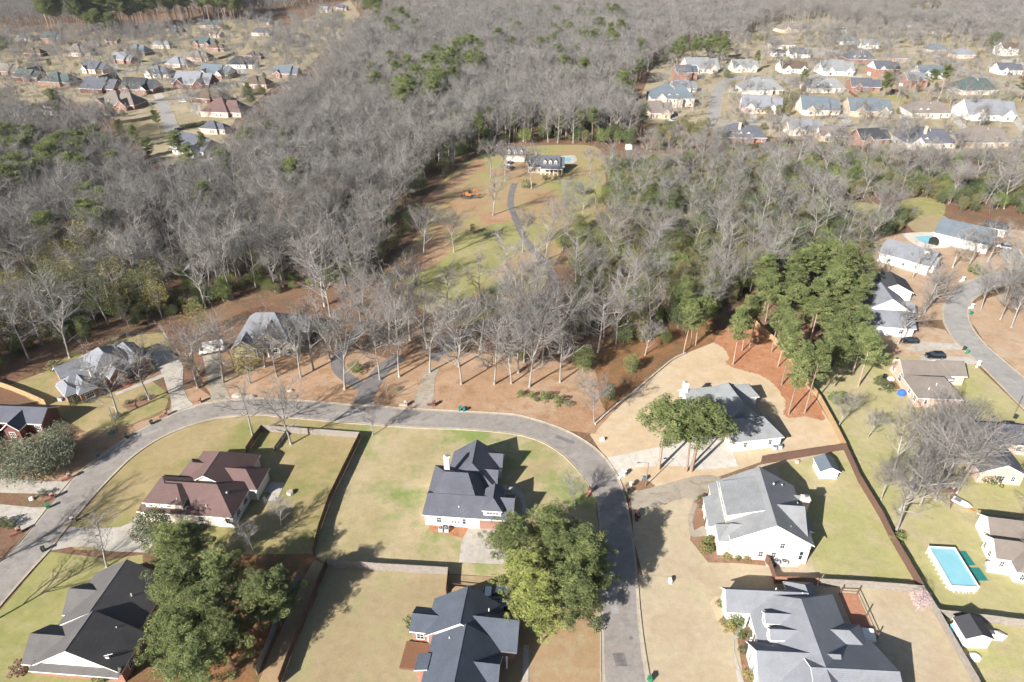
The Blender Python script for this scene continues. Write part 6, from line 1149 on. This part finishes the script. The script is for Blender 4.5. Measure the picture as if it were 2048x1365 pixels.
pines([(230, 58), (330, 38), (470, 22), (490, 36), (480, 50), (420, 46), (330, 50), (250, 66)], 12, .9, (20, 27), 'dark pine of the far pine row', 'far pines', None, 1.6)
pines([(700, 22), (760, 30), (820, 70), (850, 100), (800, 120), (740, 60)], 16, .45, (19, 24), 'pine rising from the far left of the middle wood', 'wood pines', None, 1.4)
pines([(880, 140), (960, 120), (975, 165), (905, 205), (885, 255), (810, 270), (770, 245), (830, 205)], 10, .6, (19, 24), 'dark pine of the clump in the middle wood', 'wood pines', None, 1.3)
pines([(730, 180), (800, 150), (830, 200), (770, 235), (740, 230)], 13, .5, (18, 23), 'dark pine left of the clump in the middle wood', 'wood pines', None, 1.2)
pines([(1340, 128), (1390, 116), (1450, 118), (1460, 132), (1400, 128), (1345, 140)], 9, .9, (16, 20), 'dark pine behind the pale far houses', 'far estate pines', None, 1.1)
pines([(1010, 60), (1240, 40), (1280, 130), (1260, 230), (1080, 180), (980, 130)], 22, .5, (18, 23), 'pine scattered in the wood behind the clearing', 'wood pines', None, 1.3)
pines([(0, 560), (0, 330), (240, 320), (500, 300), (650, 300), (700, 420), (500, 480), (250, 520)], 20, .38, (17, 21), 'pine scattered in the left wood', 'wood pines', None, 1.25)
pines([(-60, 480), (-60, 345), (60, 335), (240, 350), (260, 400), (100, 440)], 12, .85, (18, 23), 'dark pine of the left wood below the far brick estate', 'left edge pines', None, 1.4)
pines([(870, 330), (960, 300), (1000, 285), (1290, 290), (1290, 260), (1000, 262), (850, 300)], 12, .5, (14, 18), 'pine behind the clearing house', 'pines behind the clearing house', None, 1.1)
for u, v, H, l, w_ in ((124, 250, 20, 'tall slim pine above the left wood', 1.0), (82, 262, 14, 'pine beside the tall slim pine', 1.0), (232, 250, 12, 'dark round pine by the fenced plot', 1.5), (322, 268, 13, 'pine at the end of the straight far street', 1.1), (250, 290, 13, 'pine left of the straight far street end', 1.1), (275, 296, 12, 'second pine left of the far street end', 1.1), (410, 318, 13, 'pine over the small blue pool', 1.1), (5, 130, 20, 'dark pine at the far picture corner', 1.6), (500, 212, 14, 'pine at the end of the maroon hip roof', 1.0), (1600, 185, 15, 'pine in the middle of the far pale houses', 1.3), (1765, 195, 16, 'wide dark pine above the long street', 1.4), (1855, 190, 16, 'pine of the far pair, left one', 1.5), (1882, 188, 18, 'pine of the far pair, right one', 1.5), (2040, 205, 16, 'dark pine at the right picture edge', 1.5), (1512, 140, 14, 'blue green spruce beside the pointed gables', 1.0), (300, 342, 15, 'pine in the wood below the corner plot', 1.3), (10, 330, 15, 'dark pine at the left edge of the wood', 1.4), (30, 395, 14, 'bright pine in the left wood edge', 1.3), (110, 360, 12, 'green pine in the left wood', 1.2), (180, 700, 10, 'green pine behind the brick house garden', 1.0)):
    x, y = G(u, v); pine(l, x, y, H, mat='pinelite' if 'bright' in l else None, w=w_)

# --- evergreens and half bare trees
def ev(label, u, v, s, mat='evergreen', kind=None, name='evergreen_tree', sz=None, group=None, zc=0):
    x, y = G(u, v, zc); plant(kind or LEAF, name, label, 'tree', x, y, s, mat=mat, sz=sz, group=group)
for a in (('huge grey green spreading tree before the cut off brick house', 70, 958, 1.0, 'graygreen'), ('second grey green tree beside the cut off brick house', 115, 940, .9, 'graygreen'), ('grey green tree at the left picture edge', 20, 955, .95, 'graygreen'), ('grey green tree closest to the kerb shade', 130, 905, .75, 'graygreen'), ('dark glossy evergreen between maroon house and pines', 320, 1090, .95, 'evergreen'), ('round evergreen by the far curving street', 1452, 158, .75, 'evergreen'), ('round dark evergreen in the clearing lawn', 1158, 392, .62, 'evergreen'), ('evergreen on the orange bank edge', 1165, 745, .85, 'pine'), ('dark evergreen shrub tree at the stone edging', 1218, 800, .55, 'evergreen'), ('evergreen behind the spreading tree on the bank', 1262, 745, .6, 'pine'), ('yellow green tree before the stone house', 501, 768, 1.0, 'yellow'), ('dark evergreen far in the brick estate', 455, 66, .9, 'evergreen'), ('pale round tree in the far brick estate', 478, 68, .8, 'graygreen'), ('pale blossom tree below the two gabled house', 200, 210, .8, 'graygreen'), ('spreading olive tree by the big brick gable', 462, 168, .85, 'graygreen'), ('pinkish tree by the brown pyramid roof', 445, 208, .6, 'rust'), ('dark evergreen mass left of the far roofs', 12, 105, 1.5, 'evergreen'), ('russet tree beside the far mansion', 1549, 50, 1.0, 'rust'), ('wide dark evergreen near the far right', 1985, 100, 1.7, 'evergreen'), ('deep green round tree by the blue roofs', 1835, 138, .7, 'evergreen'), ('evergreen in the lower thicket', 1255, 380, .8, 'shrub')):
    ev(*a[:4], a[4], BUSHY if a[1] < 140 and a[2] > 890 else LOOSE if a[4] in ('graygreen', 'rust') else (LOOSE if a[4] == 'yellow' else LEAF))
x, y = G(1832, 1222); plant(LOOSE, 'blossom_tree', 'small pink blossoming tree at the fence corner', 'tree', x, y, .40, mat='blossom', idx=1)
er = random.Random(9)
def mass(poly, cell, keep, s, mats, label, group, kind):
    for x, y, p in scatter(poly, cell, keep): EQ.append((x, y, er.uniform(*s), er.choice(mats), label, group, kind, p))
mass([(-60, 740), (-60, 560), (60, 540), (200, 520), (340, 560), (400, 590), (330, 645), (230, 664), (120, 690)], 7.0, .75, (1.0, 1.4), ['olive', 'yellow', 'olive', 'evergreen'], 'olive yellow half evergreen tree at the wood edge behind the brick house', 'olive trees at the wood edge', LOOSE)
mass([(360, 640), (420, 620), (420, 720), (370, 740)], 7, .8, (.8, 1.0), ['yellow', 'olive'], 'yellowish tree above the pale drive turn', 'yellowish trees by the drive', LOOSE)
mass([(1215, 360), (1290, 345), (1360, 370), (1350, 440), (1240, 450)], 5.2, .95, (.8, 1.25), ['shrub', 'evergreen', 'olive'], 'green undergrowth tree of the thicket beside the clearing lawn', 'thicket evergreens', LEAF)
mass([(1140, 290), (1010, 288), (880, 340), (780, 470), (690, 560), (660, 520), (760, 400), (860, 310), (960, 270), (1200, 255), (1290, 270), (1290, 300)], 8, .5, (.6, 1.05), ['evergreen', 'shrub', 'olive'], 'evergreen understorey tree along the wood edge of the meadow', 'wood edge evergreens', LEAF)
mass([(1440, 340), (1560, 320), (1700, 330), (1800, 335), (1780, 380), (1600, 370), (1480, 370)], 7, .75, (.65, 1.05), ['shrub', 'shrub', 'evergreen', 'yellow'], 'bright green tree of the thicket below the far houses', 'thicket evergreens', LEAF)
mass([(1150, 540), (1260, 480), (1400, 470), (1480, 500), (1560, 540), (1480, 600), (1380, 640), (1260, 670), (1160, 650)], 6.8, .7, (.7, 1.1), ['olive', 'shrub', 'evergreen', 'yellow', 'olive'], 'olive green tree of the tangled thicket', 'thicket evergreens', LOOSE)
mass([(1120, 500), (1150, 460), (1215, 440), (1250, 460), (1180, 500), (1150, 560), (1120, 560)], 6.5, .75, (.5, .9), ['olive', 'shrub', 'evergreen'], 'green brush tree closing the meadow on its thicket side', 'meadow side brush', LEAF)
mass([(1300, 255), (1420, 255), (1430, 275), (1300, 300)], 7, .6, (.5, .8), ['shrub', 'yellow', 'graygreen'], 'light green tree below the far cul de sac', 'cul de sac trees', LEAF)
mass([(1580, 190), (1560, 200), (1530, 235), (1570, 235), (1610, 200)], 7, .8, (.5, .8), ['shrub', 'olive'], 'green tree between the pale far houses', 'estate evergreens', LEAF)
mass([(480, 190), (520, 185), (580, 160), (600, 150), (590, 165), (540, 195), (500, 215)], 7, .8, (.5, .8), ['evergreen', 'shrub', 'olive'], 'evergreen at the wood edge by the brown hip roof', 'estate evergreens', LEAF)
mass([(1640, 68), (1690, 62), (1690, 82), (1640, 82)], 7, .7, (.5, .7), ['olive', 'evergreen'], 'conical evergreen beside the far mansion', 'estate evergreens', LEAF)
mass([(1480, 75), (1540, 72), (1540, 84), (1480, 84)], 5, .8, (.3, .45), ['evergreen'], 'clipped evergreen row below the far mansion', 'estate evergreens', LEAF)
# --- street and garden trees among the far houses
mass2 = [(x, y, p) for poly, c, k in (([(-60, 250), (-60, 80), (300, 60), (560, 45), (680, 20), (700, 60), (560, 170), (460, 240), (340, 240), (240, 235), (120, 200)], 8, .46), ([(-100, 110), (0, 75), (200, 65), (330, 60), (330, 95), (200, 95), (60, 110)], 9, .75), ([(520, 130), (560, 60), (640, 60), (690, 40), (680, 100), (600, 150)], 9, .8), ([(1300, 240), (1320, 130), (1420, 95), (1560, 60), (1760, 40), (2200, 60), (2200, 330), (1800, 312), (1430, 280)], 8, .40), ([(1400, 285), (1420, 262), (1800, 275), (2200, 300), (2200, 335), (1800, 315)], 9, .6), ([(1600, 100), (1700, 60), (1850, 45), (2100, 55), (2100, 110), (1900, 90), (1800, 100), (1700, 110)], 9, .6)) for x, y, p in scatter(poly, c, k)]
roots = [(o.location.x, o.location.y) for o in COL.objects if o.name.startswith('house')]
street = []
for x, y, p in mass2:
    if not all((x - a) ** 2 + (y - 5 - b) ** 2 > 11 ** 2 for a, b in roots): continue
    if any((x - a) ** 2 + (y - b) ** 2 < (w_ + 2.5) ** 2 for a, b, w_ in LANES): continue
    q = er.random(); lf = 'the far brick estate' if p[0] < 1000 else 'the far pale estate'
    if q < .80: street.append((x, y, er.uniform(.42, .85), er.uniform(0, 6.28), er.randrange(8)))
    elif q < .90: EQ.append((x, y, er.uniform(.3, .55), er.choice(['graygreen', 'olive', 'rust']), 'half leafy garden tree in ' + lf, 'garden trees of ' + lf, LOOSE, p))
    else: EQ.append((x, y, er.uniform(.25, .6), 'evergreen', 'small dark evergreen in ' + lf, 'small evergreens of ' + lf, LEAF, p))
wood('street_tree_mass', 'bare trees crowding between the far houses of both estates', street, [proto[('bare', k)] for k in range(8)])
PQ.sort(key=lambda q: q[0] ** 2 + q[1] ** 2); EQ.sort(key=lambda q: q[0] ** 2 + q[1] ** 2); pm, em, pp_, ep_ = [], [], {}, {}
WORD = {'evergreen': 'dark green', 'shrub': 'bright green', 'olive': 'olive', 'yellow': 'yellow green', 'graygreen': 'grey green', 'rust': 'russet', None: ''}
for i, (x, y, H, w_, l, g_, mt, p) in enumerate(PQ):
    k = pr.randrange(4)
    if i < 215:
        if p[1] > 300 and 'stand' not in l: g_ = 'pines near ' + where(p)
        if p[1] > 300: l = ('%s pine near %s' % ('tall' if H > 17 else 'middling' if H > 14 else 'low', where(p))) if 'stand' not in l else '%s pine %s the dense stand outside the yellow fence' % ('wide' if w_ > 1.15 else 'slim' if w_ < 1.02 else 'full', 'at the near end of' if p[1] > 730 else 'in the middle of' if p[1] > 650 else 'at the far end of')
        a, b = plant(PINE, 'pine_tree', l, 'tree', x, y, H / 20 * w_, mat=mt, group=g_, sz=H / 20, idx=k, r=pr); pp_.setdefault(k, (a, b))
    else: pm.append((x, y, H / 20 * w_ * .95, pr.uniform(0, 6.28), k))
for i, (x, y, s, mt, l, g_, kd, p) in enumerate(EQ):
    k = er.randrange(len(kd)); key = ('L' if kd is LEAF else 'O', k)
    if i < 245 or key not in ep_:
        if p[1] > 300: g_ = 'leafy trees near ' + where(p)
        if p[1] > 300: l = '%s %s %s tree near %s' % ('large' if s > 1.05 else 'middling' if s > .8 else 'small', WORD[mt], 'evergreen' if kd is LEAF else 'half bare', where(p))
        a, b = plant(kd, 'evergreen_tree' if kd is LEAF else 'half_bare_tree', l, 'tree', x, y, s, mat=mt, group=g_, idx=k, r=er)
        if mt in ('evergreen', 'olive', 'graygreen'): ep_.setdefault(key, (a, b))
    else: em.append((x, y, s, er.uniform(0, 6.28), sorted(ep_).index(key)))
EK = sorted(ep_)
if pm: wood('pine_mass', 'far pines standing dark above the woods', pm, [pp_[k] for k in range(4)])
if em: wood('evergreen_mass', 'small far evergreens between houses and woods', em, [ep_[k] for k in EK])
# --- understorey of the woods: brush nobody could count
under = []
EDGE = [(-100, 810), (-60, 700), (150, 640), (330, 610), (480, 565), (600, 560), (700, 540), (780, 490), (840, 410), (880, 350), (915, 325), (858, 380), (845, 425), (800, 497), (760, 540), (690, 575), (600, 582), (480, 597), (330, 642), (230, 662), (150, 680), (90, 712), (0, 745)]
LP = []
for k in range(3):
    a, b = plant(LEAF, 'evergreen_tree', ['evergreen holly in the left wood, first', 'olive holly in the left wood', 'bright green holly in the left wood'][k], 'tree', *G(240 + 130 * k, 600 - 40 * k), .5, mat=[None, 'olive', 'shrub'][k], idx=k); LP.append((a, b))
for x, y, p in scatter(W_MID, 5.2, .8): under.append((x, y, fr.uniform(.45, 1.0), fr.uniform(0, 6.28), fr.choice((0, 1, 1, 2))))
for x, y, p in scatter(W_LEFT, 7.0, .62) + scatter(W_NEAR, 12, .35) + scatter(EDGE, 4.0, .7):
    under.append((x, y, fr.uniform(.25, .8), fr.uniform(0, 6.28), fr.randrange(3)))
STRIP = [(1290, 300), (1420, 272), (1700, 296), (2120, 325), (2120, 392), (1850, 366), (1560, 350), (1290, 346)]
for x, y, p in scatter(STRIP, 5.5, .65): under.append((x, y, fr.uniform(.2, .55), fr.uniform(0, 6.28), fr.choice((0, 1, 2, 2))))
wood('undergrowth', 'green and olive brush growing under the bare trees', under, LP)
# --- garden shrubs
for l, u, v, s, m_, k in [('clipped round shrub in the verge row, number one from the drive', 1041, 793, 1.1, 'shrub', 0), ('low shrub in the verge row beside the bright one', 1063, 795, 1.0, 'shrub', 0), ('dark low shrub in the verge row', 1074, 802, .8, 'evergreen', 1), ('large bright shrub in the middle of the verge row', 1090, 800, 1.5, 'shrub', 0), ('tall bright shrub near the end of the verge row', 1116, 808, 1.5, 'shrub', 0), ('pale shrub at the end of the verge row', 1137, 812, 1.0, 'graygreen', 1), ('green rounded shrub in the asphalt loop', 711, 745, 2.0, 'shrub', 0), ('small grey shrub on the brown verge', 794, 781, .8, 'graygreen', 1), ('round brown shrub beside the slab drive', 1403, 1012, 1.2, 'rust', 0), ('green shrub above the round brown shrub', 1403, 1000, .8, 'shrub', 0), ('round clipped shrub at the walk end', 1414, 1087, 1.0, 'shrub', 0), ('round clipped shrub below the walk', 1408, 1104, 1.0, 'yellow', 0), ('clipped shrub at the bed corner', 1420, 1104, .9, 'shrub', 0), ('clipped ball shrub below the cream gable, first', 1453, 1118, .9, 'yellow', 0), ('clipped ball shrub below the cream gable, second', 1475, 1119, .7, 'shrub', 0), ('clipped ball shrub below the cream gable, third', 1493, 1121, .7, 'yellow', 0), ('big green shrub by the wide grey house', 1470, 1252, 1.6, 'shrub', 0), ('yellow shrub beside the big green shrub', 1460, 1262, 1.0, 'yellow', 0), ('shrub at the grey house end gable', 1443, 1212, .9, 'shrub', 1), ('yellow shrub on the pale bed edge', 1447, 1250, .8, 'yellow', 1), ('dark shrub by the front walk', 1483, 1276, .7, 'shrub', 0), ('small shrub at the front walk', 1496, 1272, .8, 'olive', 1), ('dark shrub by the lower front windows', 1487, 1304, .8, 'evergreen', 1), ('yellow shrub at the bottom of the front bed', 1499, 1358, 1.0, 'yellow', 0), ('shrub in the planter between the pale drives', 88, 992, 1.0, 'graygreen', 0), ('shrubs at the lower pale drive, left', 8, 1050, 1.2, 'evergreen', 0), ('shrubs at the lower pale drive, right', 25, 1054, 1.1, 'evergreen', 0), ('round shrub at the brick house corner', 150, 808, 1.3, 'evergreen', 0), ('second round shrub at the brick house corner', 174, 806, .9, 'evergreen', 0), ('shrub at the foot of the leaning tree', 232, 838, 1.2, 'graygreen', 1), ('pale shrub in the brick house lawn', 256, 808, .8, 'olive', 1), ('shrub in the lawn bed of the brick house', 284, 800, 1.0, 'olive', 1), ('shrub along the brick house walk, nearest the porch', 248, 772, .8, 'rust', 0), ('shrub along the brick house walk, second', 262, 768, .9, 'rust', 0), ('shrub along the brick house walk, third', 276, 762, .8, 'olive', 0), ('shrub along the brick house walk, fourth', 292, 752, .9, 'rust', 0), ('yellow shrub along the brick house walk end', 306, 744, .9, 'yellow', 0), ('evergreen shrub at the deck of the navy house', 826, 1254, 1.4, 'evergreen', 0), ('dark evergreen at the kerb bottom of the pines', 1192, 1256, 1.2, 'evergreen', 0), ('shrub at the black roofed house wall', 210, 1358, 1.6, 'shrub', 0), ('dark shrub at the white gable corner', 45, 1345, 1.5, 'rust', 0), ('small evergreen cone in the meadow', 945, 468, 1.2, 'shrub', 2), ('shrub at the porch of the clearing house, left', 1090, 360, 1.4, 'evergreen', 0), ('shrub at the porch of the clearing house, right', 1112, 360, 1.3, 'evergreen', 0), ('bushy shrub before the clearing house', 1052, 375, 2.4, 'olive', 1), ('round shrub by the deck of the tan brick house', 1757, 770, 1.6, 'evergreen', 0), ('second round shrub by the deck', 1772, 782, 1.6, 'evergreen', 0), ('shrub at the tan brick house corner', 1919, 812, 1.3, 'rust', 1), ('green hedge shrub below the dark slate house', 1985, 966, 1.6, 'evergreen', 0), ('yellow green shrub at the slate house end', 2040, 952, 1.5, 'yellow', 0), ('second hedge shrub below the dark slate house', 1968, 964, 1.4, 'evergreen', 0), ('shrub under the fence by the big white limbed tree', 1793, 1082, 1.4, 'shrub', 1), ('bright bush at the far side of the white house', 1748, 505, 2.6, 'yellow', 0), ('bush before the wide side street tree', 1950, 548, 2.4, 'shrub', 1), ('leafy bush inside the pines at the yellow fence end', 1672, 805, 2.2, 'shrub', 1), ('rounded bush behind the grey roofed brick house', 178, 706, 2.2, 'rust', 1), ('second rounded bush behind the brick house', 208, 700, 2.4, 'rust', 1), ('bush in the back garden of the brick house', 110, 740, 2.0, 'olive', 1)]:
    x, y = G(u, v); plant(SHRUB, 'shrub', l, 'shrub', x, y, s, mat=m_, idx=k)
hg = [G(364, 258), G(411, 250)]
for i in range(9):
    t = i / 8; plant(SHRUB, 'shrub', 'clipped hedge shrub beside the pale pink far house', 'shrub', hg[0][0] + (hg[1][0] - hg[0][0]) * t, hg[0][1] + (hg[1][1] - hg[0][1]) * t, 1.5, mat='evergreen', idx=0, group='far clipped hedge')
for i, u in enumerate((1508, 1520, 1532, 1546)): x, y = G(u, 189); plant(SHRUB, 'shrub', 'cone shrub along the pale far house wall', 'shrub', x, y, 1.4, mat='olive', idx=2, group='cone shrubs')

# look-alikes that stand apart get their place in the picture
byl = {}
for o in COL.objects:
    if o.parent is None and 'group' in o and 'label' in o and o.get('category') == 'tree': byl.setdefault(o['label'], []).append(o)
ORD = ['leftmost', 'second', 'third', 'fourth', 'fifth', 'sixth']
for l, os_ in byl.items():
    if 1 < len(os_) <= 6 and len(l.split()) < 12:
        os_.sort(key=lambda o: PX(o.location.x, o.location.y, 8)[0])
        for i, o in enumerate(os_): o['label'] = l + (', leftmost of these' if i == 0 else ', rightmost of these' if i == len(os_) - 1 else ', %s from left' % ORD[i])
# ------------------------------------------------------------------ thin winter haze
hz = MB(); hz.box(-1700, -80, -1.0, 1700, 1600, 102.0); hm = bpy.data.materials.new('haze'); hm.use_nodes = True; t = hm.node_tree
for n in list(t.nodes):
    if n.type == 'BSDF_PRINCIPLED': t.nodes.remove(n)
pv = N(t, 'ShaderNodeVolumePrincipled'); pv.inputs['Color'].default_value = (0.86, 0.9, 0.96, 1); pv.inputs['Density'].default_value = 0.00005; pv.inputs['Anisotropy'].default_value = 0.2
t.links.new(pv.outputs[0], t.nodes['Material Output'].inputs['Volume'])
setp(hz.build('haze', hm), 'thin pale winter haze over the whole scene', None, None, 'stuff')
sc.cycles.volume_bounces = 0
